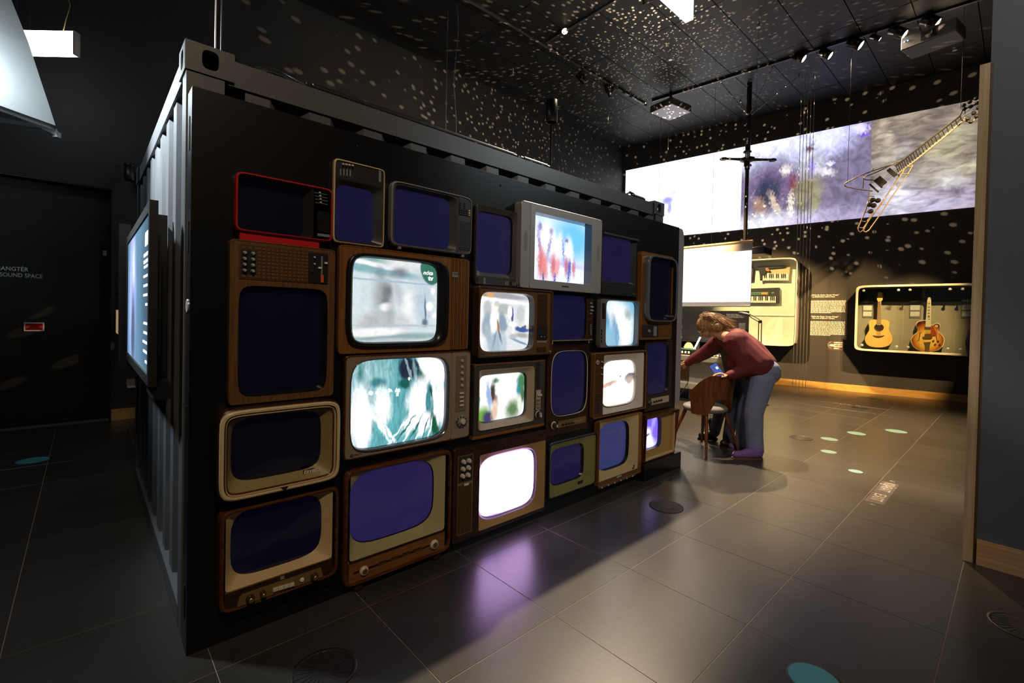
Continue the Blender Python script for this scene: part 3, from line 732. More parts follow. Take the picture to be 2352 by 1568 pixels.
t.slab('slider_scale', t.R(968, 982, 190, 355), 0.002, M_GREY, -0.001); t.slab('orange_marker', t.R(965, 990, 357, 425), 0.003, M_ORNG, -0.001)
t.slab('slider_knob', t.R(940, 970, 286, 302), 0.008, M_BUT, -0.001); t.slab('slider_knob', t.R(997, 1022, 243, 259), 0.008, M_BUT, -0.001)
# ---- E teak, lit
t = TV('teak television with thick black surround showing a pale studio picture', '5', [(53,8),(977,105),(972,745),(60,780)], 0.04)
t.case(M_TEAK, 0.004, 0.002, 0.001)
o1 = t.R(103, 822, 90, 715); o2 = t.R(150, 755, 116, 690)
t.bezel(M_TEAK, t.full(0.004), 60, 0.002, o1, 7.5, 0.002, 'front_board')
t.loft('screen_surround', M_SHR, [(o1, 7.5, 0.004), (o1, 7.5, -0.018), ((o1[0]+.006, o1[1]+.006, o1[2]-.006, o1[3]-.006), 7.5, -0.024), ((o2[0]-.004, o2[1]-.004, o2[2]+.012, o2[3]+.004), 8, -0.012), (o2, 8, 0.012)])
PE = picture('studio_picture', (0.80, 0.90, 0.93), [(0.25, 0.86, 0.6, 0.05, -.10, .5, (0.30, 0.55, 0.60)), (0.18, 0.93, 0.35, 0.025, -.15, .5, (1.1, 1.1, 1.1)), (0.30, 0.98, 0.3, 0.03, -.1, .5, (0.28, 0.52, 0.50)), (0.55, 0.96, 0.2, 0.06, 0, .7, (0.95, 0.98, 0.98)), (0.33, 0.56, 0.10, 0.24, 0, .8, (0.42, 0.47, 0.46)), (0.38, 0.62, 0.05, 0.08, 0, .8, (0.20, 0.24, 0.26)), (0.36, 0.50, 0.04, 0.10, 0, .8, (0.24, 0.28, 0.30)), (0.52, 0.85, 0.09, 0.06, .2, .8, (0.24, 0.28, 0.34)), (0.30, 0.84, 0.05, 0.06, 0, .8, (0.26, 0.42, 0.48)), (0.37, 0.42, 0.07, 0.05, 0, .5, (1.1, 1.1, 1.1)), (0.22, 0.24, 0.14, 0.10, .3, .7, (0.58, 0.60, 0.60)), (0.42, 0.25, 0.05, 0.2, 0, .8, (0.45, 0.52, 0.54)), (0.50, 0.62, 0.05, 0.14, .1, .8, (0.62, 0.68, 0.72)), (0.66, 0.42, 0.09, 0.20, 0, .5, (1.15, 1.15, 1.15)), (0.55, 0.20, 0.12, 0.12, .4, .8, (0.70, 0.74, 0.78)), (0.75, 0.62, 0.10, 0.03, .2, .6, (1.1, 1.1, 1.1)), (0.80, 0.5, 0.12, 0.3, 0, .8, (0.62, 0.74, 0.84)), (0.845, 0.40, 0.012, 0.16, .05, .5, (0.14, 0.24, 0.34)), (0.84, 0.24, 0.04, 0.05, 0, .6, (0.14, 0.24, 0.32)), (0.90, 0.45, 0.045, 0.06, 0, .3, (1.15, 1.15, 1.15)), (0.94, 0.65, 0.03, 0.04, 0, .4, (1.15, 1.15, 1.15)), (0.97, 0.33, 0.03, 0.04, 0, .5, (1.1, 1.1, 1.1)), (0.42, 0.74, 0.6, 0.012, -.02, .5, (0.45, 0.62, 0.78)), (0.5, 0.20, 0.5, 0.012, 0, .6, (0.55, 0.66, 0.70)), (0.5, 0.06, 0.6, 0.045, .02, .6, (0.34, 0.48, 0.50)), (0.25, 0.12, 0.35, 0.05, .05, .4, (1.1, 1.1, 1.1)), (0.45, 0.02, 0.2, 0.03, 0, .6, (0.6, 0.66, 0.7)), (0.92, 0.93, 0.14, 0.20, 0, .08, (0.05, 0.20, 0.14))], 0.88, 0.012, 6, speck=(12, .08, 1, 1))
t.screen(PE, (o2[0]-.001, o2[1]-.001, o2[2]+.001, o2[3]+.001), 8, 0.011, 0.010)
M_LOGO = mat('lit_logo', (0.9, 0.9, 0.9), 0.5, emit=(1, 1, 1), estr=1.2)
t.label('nóta', 652, 214, 0.030, M_LOGO, 0.003, 1.1, shear=0.35, weight=0.0004, roll=0.0, name='screen_logo')
t.label('tv', 690, 256, 0.034, M_LOGO, 0.003, 1.1, weight=0.0012, name='screen_logo')
sl = t.R(852, 972, 98, 745)
for i in range(10): 
    st = (sl[2]-sl[0])/10; MB().box((sl[0]+i*st, -0.004, 0.006), (sl[0]+(i+0.6)*st, 0.002, t.h-0.006)).build('slat', M_TEAK if i % 2 else M_WALN, t.o)
t.slab('badge', t.R(853, 895, 199, 236), 0.002, M_GREY, -0.004); t.label('ORION', 856, 216, 0.012, M_BLK, -0.0064)
# ---- F big lit taupe front
t = TV('large taupe fronted television showing a bright speeding street picture', '5', [(100,787),(992,755),(980,1362),(92,1535)], 0.04)
t.case(M_MAHOG, 0.006, 0.003, 0.001, p=40)
cx0 = t.L(853, 1050)[0]; op = t.R(135, 835, 802, 1428)
t.bezel(M_TAUPE, (0.007, 0.007, cx0, t.h-0.007), 60, 0.002, op, 6.0, 0.004, 'front_board')
t.loft('shroud', mat('silver_shroud', (0.16, 0.16, 0.18), 0.22, 0.6), [(op, 6.0, 0.004), (op, 6.0, -0.003), ((op[0]+.003, op[1]+.003, op[2]-.003, op[3]-.003), 6, -0.003), ((op[0]+.010, op[1]+.010, op[2]-.010, op[3]-.010), 6.4, 0.036)])
PF = picture('street_picture', (0.12, 0.40, 0.44), [(0.12, 0.80, 0.14, 0.28, 0, .7, (0.38, 0.60, 0.64)), (0.10, 0.86, 0.03, 0.12, 0, .6, (0.08, 0.26, 0.26)), (0.32, 0.85, 0.10, 0.2, 0, .7, (0.26, 0.52, 0.55)), (0.26, 0.74, 0.08, 0.05, 0, .6, (0.05, 0.22, 0.26)), (0.11, 0.35, 0.10, 0.34, 0.03, .4, (1.3, 1.3, 1.3)), (0.31, 0.46, 0.08, 0.2, 0.05, .5, (1.2, 1.3, 1.3)), (0.13, 0.10, 0.04, 0.2, -.1, .5, (1.2, 1.3, 1.3)), (0.30, 0.22, 0.02, 0.2, .5, .5, (1.1, 1.2, 1.2)), (0.40, 0.12, 0.015, 0.14, .5, .5, (1.0, 1.1, 1.1)), (0.56, 0.88, 0.085, 0.16, 0, .3, (0.015, 0.025, 0.05)), (0.53, 0.70, 0.06, 0.06, 0, .4, (0.01, 0.10, 0.08)), (0.575, 0.88, 0.012, 0.14, .2, .3, (0.25, 0.35, 0.4)), (0.58, 0.75, 0.012, 0.02, 0, .3, (1.2, 1.2, 1.2)), (0.85, 0.86, 0.19, 0.22, .2, .3, (1.4, 1.4, 1.4)), (0.70, 0.80, 0.05, 0.12, .4, .6, (0.02, 0.14, 0.12)), (0.67, 0.90, 0.02, 0.1, .2, .4, (0.02, 0.05, 0.08)), (0.70, 0.50, 0.12, 0.22, -.1, .5, (1.4, 1.4, 1.4)), (0.66, 0.30, 0.08, 0.2, -.5, .5, (1.3, 1.35, 1.35)), (0.80, 0.48, 0.035, 0.22, -.05, .4, (0.06, 0.26, 0.30)), (0.84, 0.56, 0.02, 0.08, .3, .5, (0.02, 0.08, 0.08)), (0.90, 0.36, 0.03, 0.25, 0.12, .4, (1.4, 1.4, 1.4)), (0.96, 0.45, 0.05, 0.3, 0.1, .4, (1.4, 1.4, 1.4)), (0.88, 0.14, 0.05, 0.17, .3, .5, (0.01, 0.10, 0.05)), (0.76, 0.18, 0.06, 0.14, -.3, .4, (1.3, 1.3, 1.3))] + [(0.50+0.055*i_, 0.17-0.012*i_, 0.010, 0.20-0.01*i_, -.62+.07*i_, .5, ((0.03, 0.16, 0.16) if i_ % 2 else (1.3, 1.3, 1.3))) for i_ in range(7)] + [(u_, 0.62+v_, 0.016, 0.022, 0, .3, (1.6, 1.6, 1.6)) for u_, v_ in ((.08, .05), (.13, .03), (.20, .01), (.25, .0), (.33, .0), (.38, .01), (.44, .02), (.455, -.03), (.47, .0))], 1.05, 0.035, 4.0, streak=(6, 1.4, 0.3), speck=(8, 0.30, 4, 0.8))
t.screen(PF, (op[0]+.009, op[1]+.009, op[2]-.009, op[3]-.009), 6.4, 0.035, 0.014)
MB().box((cx0+0.001, 0.001, 0.007), (t.w-0.007, 0.03, t.h-0.007)).build('control_panel', M_TAUPE, t.o)
t.slab('button_plate', t.R(885, 955, 792, 1178), 0.003, mat('taupe_plate', (0.16, 0.12, 0.085), .5), 0.001)
for k in range(5): t.knob('push_button', 924, 826+k*43.5, 12, 0.010, M_CHR, -0.002, 0.7)
for k in range(4): t.slab('rocker', t.R(905, 934, 1046+k*28.5, 1058+k*28.5), 0.006, M_IVORY, -0.002)
t.knob('channel_dial', 918, 1250, 42, 0.012, M_GREY, 0.001, 0.95, 24); t.knob('dial_hub', 920, 1251, 20, 0.014, M_IVORY, -0.011, 0.9, 20)
for k in range(10):
    a = k*0.628; x, y = 918+33*math.cos(a), 1250+33*math.sin(a); t.slab('dial_mark', t.R(x-4, x+4, y-5, y+5), 0.0006, M_BLK, -0.011)
t.knob('logo_disc', 148, 1495, 13, 0.002, mat('blue_badge', (0.05, 0.07, 0.16), .4), 0.002, .95); t.label('DELTA', 166, 1497, 0.011, M_DKG, 0.0012, 1.2)
# ---- G cream double ring
t = TV('old television with rounded cream double ring frame around its dark screen', '6', [(100,125),(940,62),(938,610),(94,772)], 0.105, 8)
t.loft('cabinet', M_DARKW, [(t.full(0.0), 9, t.prot-0.001), (t.full(-0.006), 9, 0.05), (t.full(-0.003), 9, 0.012), (t.full(0.004), 9, 0.006)], smooth=False)
t.loft('outer_ring', M_CREAM, [(t.full(0.002), 9, 0.010), (t.full(0.003), 9, -0.004), (t.full(0.008), 9, -0.008), (t.full(0.016), 9.5, -0.007), (t.full(0.0175), 9.5, 0.0)], smooth=False)
t.loft('groove', M_SLOT, [(t.full(0.017), 9.5, -0.001), (t.full(0.022), 10, -0.001)])
inr = t.Q((157,195),(893,97),(892,575),(155,720))
t.loft('inner_ring', M_CREAM, [(t.full(0.0215), 10, 0.0), (t.full(0.0225), 10, -0.006), ((inr[0]-.006, inr[1]-.006, inr[2]+.006, inr[3]+.006), 11, -0.006), ((inr[0]-.002, inr[1]-.002, inr[2]+.002, inr[3]+.002), 11, 0.002)], smooth=False)
t.loft('wood_lip', M_MAHOG, [((inr[0]-.003, inr[1]-.003, inr[2]+.003, inr[3]+.003), 11, 0.0), ((inr[0]+.003, inr[1]+.003, inr[2]-.003, inr[3]-.003), 12, 0.006)])
op = t.R(200, 830, 164, 596)
t.bezel(mat('olive_gold_mask', (0.26, 0.19, 0.065), 0.5, 0, 0.08), (inr[0]+.002, inr[1]+.002, inr[2]-.002, inr[3]-.002), 14, 0.006, op, 5.0, 0.045, 'mask')
t.screen(ds(0.05), (op[0]-.001, op[1]-.001, op[2]+.001, op[3]+.001), 5, 0.045, 0.018)
t.slab('badge', t.R(697, 775, 545, 587), 0.002, M_CHARC, 0.028); t.label('tavasz', 697, 578, 0.026, mat('ivory_script', (0.75, 0.68, 0.55), .4), 0.0255, 1.15, shear=0.3, weight=0.0006)
c = t.L(550, 668); MB().prism([(c[0]-.014, -0.009, c[1]+.008), (c[0]+.014, -0.009, c[1]+.008), (c[0], -0.009, c[1]-.010)], (0, 0.004, 0)).build('arrow_mark', M_DARKW, t.o)
# ---- H bottom left wooden
t = TV('low mahogany television with sand mask and brass control panel below screen', '6', [(108,835),(930,655),(930,1270),(105,1550)], 0.072, 14)
t.loft('cabinet', M_MAHOG, [(t.full(0.0), 14, t.prot-0.001), (t.full(-0.004), 14, 0.04), (t.full(0.0), 14, 0.006), (t.full(0.006), 14, -0.003), (t.full(0.013), 16, 0.0), (t.full(0.016), 18, 0.012)], smooth=False)
inr = t.Q((155,850),(888,683),(888,1150),(140,1395)); op = t.R(195, 830, 780, 1232)
t.bezel(M_SAND, inr, 50, 0.006, op, 4.2, 0.04, 'mask')
t.screen(ds(0.08, (0.010, 0.015, 0.10)), (op[0]-.001, op[1]-.001, op[2]+.001, op[3]+.001), 4.2, 0.04, 0.018)
MB().box((inr[0]-.002, 0.004, 0.016), (inr[2]+.002, 0.03, inr[1]-.001)).build('lower_panel', M_DARKW, t.o)
t.slab('brass_strip', (inr[0], inr[1]-.004, inr[2], inr[1]), 0.003, M_BRASS, 0.005)
pl = [t.L(*q) for q in ((222,1484),(240,1411),(803,1214),(820,1278))]
zb, zt = (pl[0][1]+pl[3][1])/2, (pl[1][1]+pl[2][1])/2
MB().prism([(pl[0][0], -0.004, zb), (pl[3][0], -0.004, zb), (pl[2][0], -0.004, zt), (pl[1][0]+.01, -0.004, zt), (pl[1][0], -0.004, zt-.01)], (0, 0.009, 0)).build('control_panel', mat('antique_gold', (0.22, 0.14, 0.045), 0.4, 0.3), t.o)
for x, y, r in ((313,1425,28),(400,1390,20),(755,1272,25)): t.knob('knob', x, y, r, 0.022, mat('dark_brass', (0.10, 0.065, 0.025), .3, .7), -0.004, 0.8, 20, cap=M_BRASS)
t.knob('indicator', 672, 1297, 15, 0.006, M_BUT, -0.004)
for k in range(4): t.slab('push_key', t.R(469+k*37, 503+k*37, 1350-k*11, 1370-k*11), 0.010, M_IVORY, -0.004)
t.slab('badge', t.R(526, 554, 1276, 1298), 0.002, M_GREY, 0.004)
# ---- I second bottom
t = TV('large mahogany television with sage mask and two cream dials below', '7', [(82,340),(1135,152),(1130,1110),(92,1498)], 0.035, 16)
t.loft('cabinet', M_MAHOG, [(t.full(0.002), 16, t.prot-0.001), (t.full(-0.002), 16, 0.02), (t.full(0.0), 16, 0.004), (t.full(0.006), 16, -0.004), (t.full(0.016), 18, -0.002), (t.full(0.019), 20, 0.010)], smooth=False)
inr = t.Q((152,390),(1075,180),(1070,912),(142,1235)); op = t.R(157, 978, 302, 988)
t.bezel(M_SAGE, inr, 50, 0.004, op, 4.0, 0.022, 'mask')
t.loft('shroud', M_SHR, [(op, 4.0, 0.022), ((op[0]+.004, op[1]+.004, op[2]-.004, op[3]-.004), 4, 0.031)])
t.screen(ds(1.0, (0.036, 0.024, 0.13)), (op[0]+.003, op[1]+.003, op[2]-.003, op[3]-.003), 4.0, 0.030, 0.012)
MB().box((inr[0]-.002, 0.002, 0.019), (inr[2]+.002, 0.03, inr[1]-.009)).build('lower_panel', M_TEAKX, t.o)
t.slab('moulding', (inr[0], inr[1]-.009, inr[2], inr[1]), 0.005, M_DARKW, 0.004)
for x, y in ((280,1315),(963,1060)): t.knob('dial', x, y, 45, 0.014, M_IVORY, 0.002, 0.82, 24, cap=M_BRASS)
for x, y in ((455,1232),(575,1188),(688,1145),(797,1105)):
    rc = t.R(x-38, x+38, y-12, y+12)
    t.slab('slot', rc, 0.0015, M_SLOT, 0.002); t.loft('slot_rim', M_BRASS, [((rc[0], rc[1], rc[2], rc[3]), 10, 0.002), ((rc[0], rc[1], rc[2], rc[3]), 10, -0.003), ((rc[0]+.002, rc[1]+.002, rc[2]-.002, rc[3]-.002), 10, -0.003), ((rc[0]+.0025, rc[1]+.0025, rc[2]-.0025, rc[3]-.0025), 10, 0.001)], smooth=False)
rc = t.R(180, 920, 1140, 1240); t.slab('stripe', (rc[0], rc[1]+.012, rc[2]+.03, rc[1]+.022), 0.0008, M_DARKW, 0.002)
MB().box((0.06, 0.01, -0.03), (0.10, 0.03, -0.0005)).box((t.w-0.10, 0.01, -0.03), (t.w-0.06, 0.03, -0.0005)).build('foot', M_DARKW, t.o)
# ---- J narrow dark grey
t = TV('narrow charcoal television with deep slanted frame beside silver television', '8', [(235,175),(838,316),(820,1433),(205,1385)], 0.028, 40)
t.case(M_DKG, 0.003, 0.002, 0.001)
bz = t.L(520, 1285)[1]; op = t.R(245, 785, 322, 1228)
t.bezel(mat('brown_grey_frame', (0.055, 0.048, 0.046), 0.4), (0.003, bz, t.w-0.003, t.h-0.003), 40, 0.001, op, 9, 0.014, 'screen_surround')
t.loft('shroud', M_SHR, [(op, 9, 0.014), ((op[0]+.004, op[1]+.004, op[2]-.006, op[3]-.004), 9, 0.0265)])
t.screen(ds(0.75, (0.028, 0.025, 0.11)), (op[0]+.003, op[1]+.003, op[2]-.005, op[3]-.003), 9, 0.026, 0.004)
MB().box((0.003, 0.0, 0.003), (t.w-0.003, 0.02, bz)).build('control_strip', M_DKG, t.o)
t.slab('power_button', t.R(225, 255, 1290, 1345), 0.002, M_BLK, 0); t.slab('badge', t.R(328, 360, 1290, 1385), 0.001, M_GREY, 0)
for x in (660, 690, 735, 770, 800): t.slab('push_button', t.R(x-9, x+9, 1345+(x-660)*.1, 1400+(x-660)*.1), 0.002, M_GREY if x > 765 or x < 700 else M_BLK, 0)
# ---- K silver
t = TV('square silver television showing red skirted dancers on blue', '8', [(905,118),(2110,432),(2095,1537),(880,1430)], 0.068, 60)
t.case(M_SILV, 0.003, 0.002, 0.0)
op = t.Q((1112,295),(1958,505),(1945,1400),(1092,1315)); sx0 = t.L(1030, 800)[0]; sx1 = t.L(2010, 900)[0]
t.bezel(M_SILV, (sx0+.001, 0.003, sx1-.001, t.h-0.003), 80, 0.0, op, 80, 0.001, 'front_frame')
for a, b in ((0.003, sx0), (sx1, t.w-0.003)):
    MB().box((a, 0.001, 0.003), (b, 0.03, t.h-0.003)).build('speaker_panel', mat('silver_grille', (0.30, 0.29, 0.285), 0.5, 0.2, bump=0.4, bscale=500), t.o)
    cxx = (a+b)/2; MB().rings([[(x, 0.001, z) for x, z in sup(cxx-.016, t.h*.42, cxx+.016, t.h*.66, 2)], [(x, 0.0004, z) for x, z in sup(cxx-.0155, t.h*.42+.001, cxx+.0155, t.h*.66-.001, 2)]]).cap([(x, 0.0004, z) for x, z in sup(cxx-.0155, t.h*.42+.001, cxx+.0155, t.h*.66-.001, 2)]).build('speaker_mesh', mat('grey_speaker_mesh', (0.2, 0.195, 0.19), .6), t.o)
t.loft('shroud', mat('glossy_dark_shroud', (0.06, 0.06, 0.075), 0.12), [(op, 80, 0.001), ((op[0]+.001, op[1]+.001, op[2]-.001, op[3]-.001), 80, 0.0655)])
PK = picture('dance_picture', (0.62, 0.78, 1.0), [(0.78, 0.74, 0.34, 0.32, 0, .6, (0.16, 0.55, 1.0)), (0.5, 0.08, 0.9, 0.24, 0, .5, (0.8, 0.92, 1.1)), (0.2, 0.36, 0.9, 0.05, -.1, .7, (0.55, 0.5, 0.75)), (0.10, 0.60, 0.09, 0.26, .1, .7, (1.1, 1.1, 1.15)), (0.27, 0.62, 0.07, 0.28, -.1, .7, (1.0, 0.98, 1.1)), (0.19, 0.84, 0.03, 0.07, 0, .7, (0.30, 0.22, 0.45)), (0.18, 0.60, 0.025, 0.2, .15, .8, (0.35, 0.28, 0.55)), (0.42, 0.58, 0.07, 0.25, .15, .7, (1.05, 1.05, 1.1)), (0.38, 0.80, 0.03, 0.05, 0, .7, (0.40, 0.30, 0.5)), (0.52, 0.55, 0.06, 0.22, -.1, .7, (1.0, 1.0, 1.1)), (0.35, 0.55, 0.02, 0.2, -.2, .8, (0.35, 0.30, 0.6)), (0.70, 0.50, 0.07, 0.22, .05, .7, (1.15, 1.15, 1.15)), (0.66, 0.70, 0.03, 0.04, 0, .7, (0.25, 0.18, 0.4)), (0.60, 0.52, 0.015, 0.18, .1, .8, (0.3, 0.25, 0.6)), (0.22, 0.28, 0.055, 0.24, 0, .7, (0.62, 0.16, 0.16)), (0.28, 0.22, 0.05, 0.2, .1, .7, (0.75, 0.25, 0.25)), (0.43, 0.26, 0.05, 0.2, 0, .7, (0.62, 0.18, 0.22)), (0.5, 0.24, 0.04, 0.16, -.1, .7, (0.8, 0.35, 0.4)), (0.66, 0.28, 0.035, 0.16, 0, .7, (0.5, 0.16, 0.3)), (0.72, 0.26, 0.03, 0.16, 0, .7, (0.12, 0.12, 0.42)), (0.80, 0.26, 0.03, 0.14, 0, .7, (0.6, 0.2, 0.28)), (0.01, 0.2, 0.04, 0.25, 0, .7, (0.8, 0.15, 0.22)), (0.26, 0.06, 0.015, 0.09, 0, .6, (0.1, 0.1, 0.35)), (0.46, 0.06, 0.015, 0.09, 0, .6, (0.1, 0.1, 0.4)), (0.70, 0.10, 0.015, 0.09, 0, .6, (0.08, 0.1, 0.4))], 1.2, 0.05, 9, streak=(9, 2.2, 0))
t.screen(PK, (op[0]+.0008, op[1]+.0008, op[2]-.0008, op[3]-.0008), 80, 0.0652, 0.0)
t.label('GRUNDIG', 1503, 1428, 0.013, M_BLK, -0.0006, 1.2, weight=0.0003)
# ---- L dark behind silver
t = TV('black television with top ledge tucked beside silver television', 'b4', [(200,150),(568,235),(560,840),(192,810)], 0.02, 60)
t.case(M_BLK, 0.003, 0.002, 0.001)
bz = t.L(370, 690)[1]; op = t.R(206, 512, 215, 680)
t.bezel(M_CHARC, (0.003, bz, t.w-0.003, t.h-0.006), 60, 0.001, op, 12, 0.010, 'screen_surround')
t.screen(ds(0.75, (0.028, 0.022, 0.10)), (op[0]-.001, op[1]-.001, op[2]+.001, op[3]+.001), 12, 0.0105, 0.002)
MB().box((0.003, -0.002, 0.003), (t.w-0.003, 0.015, bz)).build('control_strip', M_CHARC, t.o)
t.slab('top_ledge', (0.0, t.h-.012, t.w, t.h+.001), 0.022, M_DKG, 0.004); t.slab('tray', (0.002, bz-.03, t.w-.004, bz-.026), 0.003, M_DKG, -0.002)
t.slab('push_button', t.R(512, 545, 800, 818), 0.004, M_DKG, -0.002)
# ---- M right tall
t = TV('teak television with tall black glossy surround and slatted strip below screen', 'b4', [(622,355),(960,415),(930,1285),(598,1295)], 0.047, 60)
t.case(M_TEAK, 0.003, 0.002, 0.001)
o1 = t.R(640, 966, 413, 1100); o2 = t.R(672, 950, 430, 1088); bz = t.L(770, 1118)[1]
t.bezel(M_TEAK, (0.003, bz, t.w-0.003, t.h-0.003), 80, 0.001, o1, 7, 0.001, 'front_board')
t.loft('screen_surround', mat('glossy_grey_rim', (0.11, 0.11, 0.12), 0.15), [(o1, 7, 0.002), (o1, 7, -0.03), ((o1[0]+.004, o1[1]+.004, o1[2]-.004, o1[3]-.004), 7, -0.036), (o2, 7.5, -0.03)])
t.loft('shroud', M_SHR, [(o2, 7.5, -0.03), ((o2[0]+.004, o2[1]+.004, o2[2]-.004, o2[3]-.004), 7.5, 0.02)])
t.screen(ds(0.10), (o2[0]+.003, o2[1]+.003, o2[2]-.003, o2[3]-.003), 7.5, 0.0195, 0.02)
MB().box((0.003, 0.001, 0.003), (t.w-0.003, 0.04, bz)).build('lower_panel', M_WALN, t.o)
rc = t.R(605, 930, 1135, 1255)
for i in range(9): st = (rc[3]-rc[1])/9; MB().box((0.006, -0.003, rc[1]+i*st), (t.w-.006, 0.001, rc[1]+(i+.55)*st)).build('slat', M_TEAK, t.o)
t.slab('control_plate', t.R(620, 790, 1140, 1256), 0.003, M_CHARC, -0.003); t.knob('knob', 686, 1200, 20, 0.012, M_GREY, -0.006, .8)
t.slab('slider', t.R(735, 765, 1150, 1252), 0.004, M_GREY, -0.006)
# ---- N wood lit man
t = TV('boxy brown wood television showing a pale living room with suited man', 'b1', [(235,105),(1530,215),(1505,1310),(210,1385)], 0.061, 80)
t.loft('cabinet', M_BRNW, [(t.full(0.002), 80, t.prot-.001), (t.full(), 80, 0.002), (t.full(.002), 80, 0), (t.full(.010), 80, 0.0), (t.full(.017), 80, 0.010)], smooth=False)
cx0 = t.L(1243, 800)[0]; op = t.R(267, 1214, 240, 1266)
t.bezel(M_WALN, (0.016, 0.016, cx0, t.h-0.016), 80, 0.009, op, 7, 0.010, 'front_board')
PN = picture('living_room_picture', (0.86, 0.89, 0.92), [(0.05, 0.5, 0.12, 0.6, 0, .5, (1.05, 1.05, 1.05)), (0.5, 0.95, 0.5, 0.05, -.05, .5, (0.42, 0.42, 0.46)), (0.10, 0.97, 0.12, 0.03, -.3, .5, (0.55, 0.35, 0.15)), (0.26, 0.94, 0.05, 0.05, .4, .4, (0.9, 0.45, 0.12)), (0.5, 0.86, 0.55, 0.035, -.08, .4, (1.1, 1.1, 1.1)), (0.50, 0.72, 0.16, 0.09, 0, .3, (0.52, 0.58, 0.57)), (0.20, 0.72, 0.07, 0.14, 0, .3, (0.60, 0.63, 0.66)), (0.66, 0.62, 0.02, 0.13, 0, .25, (0.10, 0.10, 0.32)), (0.61, 0.67, 0.045, 0.11, 0, .25, (1.2, 1.2, 1.2)), (0.82, 0.65, 0.08, 0.16, 0, .4, (0.66, 0.70, 0.72)), (0.95, 0.62, 0.04, 0.2, 0, .4, (1.05, 1.05, 1.05)),
 (0.52, 0.42, 0.05, 0.06, 0, .6, (0.35, 0.42, 0.42)), (0.86, 0.37, 0.15, 0.055, -.1, .25, (0.06, 0.12, 0.38)), (0.82, 0.43, 0.04, 0.03, 0, .3, (0.85, 0.8, 0.7)), (0.92, 0.41, 0.03, 0.03, 0, .3, (0.12, 0.16, 0.34)), (0.97, 0.40, 0.03, 0.03, 0, .3, (0.9, 0.8, 0.7)), (0.67, 0.46, 0.07, 0.045, 0, .3, (1.2, 1.2, 1.2)), (0.68, 0.36, 0.03, 0.07, 0, .4, (1.0, 1.0, 1.0)), (0.86, 0.26, 0.13, 0.045, -.1, .6, (0.42, 0.46, 0.45)), (0.68, 0.24, 0.07, 0.05, 0, .4, (0.55, 0.58, 0.62)), (0.85, 0.13, 0.14, 0.02, -.35, .4, (0.22, 0.36, 0.5)), (0.75, 0.17, 0.1, 0.02, -.35, .4, (0.3, 0.42, 0.55)),
 (0.20, 0.46, 0.085, 0.20, -.15, .35, (0.36, 0.46, 0.55)), (0.47, 0.48, 0.075, 0.18, .1, .35, (0.30, 0.40, 0.50)), (0.22, 0.30, 0.05, 0.16, .2, .4, (0.45, 0.55, 0.62)), (0.37, 0.12, 0.15, 0.20, 0, .3, (0.46, 0.57, 0.66)), (0.50, 0.12, 0.07, 0.2, .1, .4, (0.58, 0.68, 0.75)), (0.33, 0.52, 0.075, 0.19, -.05, .35, (1.2, 1.2, 1.2)), (0.43, 0.27, 0.02, 0.14, .3, .5, (0.18, 0.26, 0.34)), (0.34, 0.20, 0.02, 0.16, -.2, .6, (0.3, 0.4, 0.5)), (0.40, 0.43, 0.016, 0.12, .15, .3, (0.48, 0.22, 0.08)), (0.34, 0.76, 0.055, 0.09, 0, .35, (1.15, 1.08, 1.0)), (0.37, 0.81, 0.05, 0.05, 0, .5, (0.72, 0.70, 0.66))], 0.95, 0.012, 9, speck=(26, .06, 1, 1))
t.tube(op, 7, 0.010, 0.048, mat('bronze_shroud', (0.05, 0.045, 0.048), 0.2, 0.4), PN, 0.002, 0.004)
MB().box((cx0+.001, 0.009, 0.016), (t.w-0.016, 0.04, t.h-0.016)).build('control_board', M_WALN, t.o)
t.bars('speaker_grille', t.R(1265, 1432, 255, 828), 30, M_BRNW, 0.009, fill=.55, th=0.003); t.bars('speaker_grille', t.R(1252, 1415, 1182, 1290), 7, M_BRNW, 0.009, fill=.55, th=0.003)
t.slab('control_plate', t.R(1257, 1430, 840, 1062), 0.003, M_BLK, 0.009)
for x in (1325, 1378): t.knob('push_button', x, 1012, 8, 0.006, M_BUT, 0.006)
t.slab('drawer_line', t.R(1262, 1425, 938, 944), 0.004, M_DKG, 0.009)
t.slab('badge', t.R(1252, 1420, 1082, 1118), 0.003, mat('silver_badge', (0.35, 0.28, 0.25), .4, .4), 0.009)
t.slab('maker_badge', t.R(255, 355, 1287, 1325), 0.002, mat('brass_badge', (0.22, 0.15, 0.08), .4, .4), 0.009); t.label('ORION', 263, 1318, 0.0085, M_DARKW, 0.0065, 1.2)
# ---- O small wood
t = TV('small dark wood television with chrome knobs between boxy wood and grey sets', 'b1', [(1490,245),(2222,322),(2205,1066),(1478,1085)], 0.02, 20)
t.case(M_MAHOG, 0.004, 0.002, 0.001, p=22)
op = t.R(1500, 2112, 287, 1062); cx0 = t.L(2122, 700)[0]
t.bezel(M_MAHOG, (0.004, 0.004, cx0, t.h-0.004), 40, 0.002, op, 8, 0.003, 'front_board')
t.loft('shroud', M_SHR, [(op, 8, 0.003), ((op[0]+.003, op[1]+.003, op[2]-.006, op[3]-.003), 8, 0.018)])
t.screen(ds(0.6), (op[0]+.002, op[1]+.002, op[2]-.005, op[3]-.002), 8, 0.0175, 0.004)
MB().box((cx0+.001, 0.001, 0.004), (t.w-0.004, 0.018, t.h-0.004)).build('control_board', M_MAHOG, t.o)
t.slab('knob_plate', t.R(2142, 2198, 350, 662), 0.002, M_BLK, 0.001); t.slab('key_plate', t.R(2134, 2192, 712, 1022), 0.002, M_BLK, 0.001)
for x, y in ((2178,428),(2175,490),(2175,550),(2168,608),(2200,492),(2195,553)): t.knob('knob', x, y, 17, 0.012, M_CHR, -0.001, .75)
for k in range(7): t.knob('push_button', 2174, 800+k*29, 9, 0.006, M_CHR, -0.001)
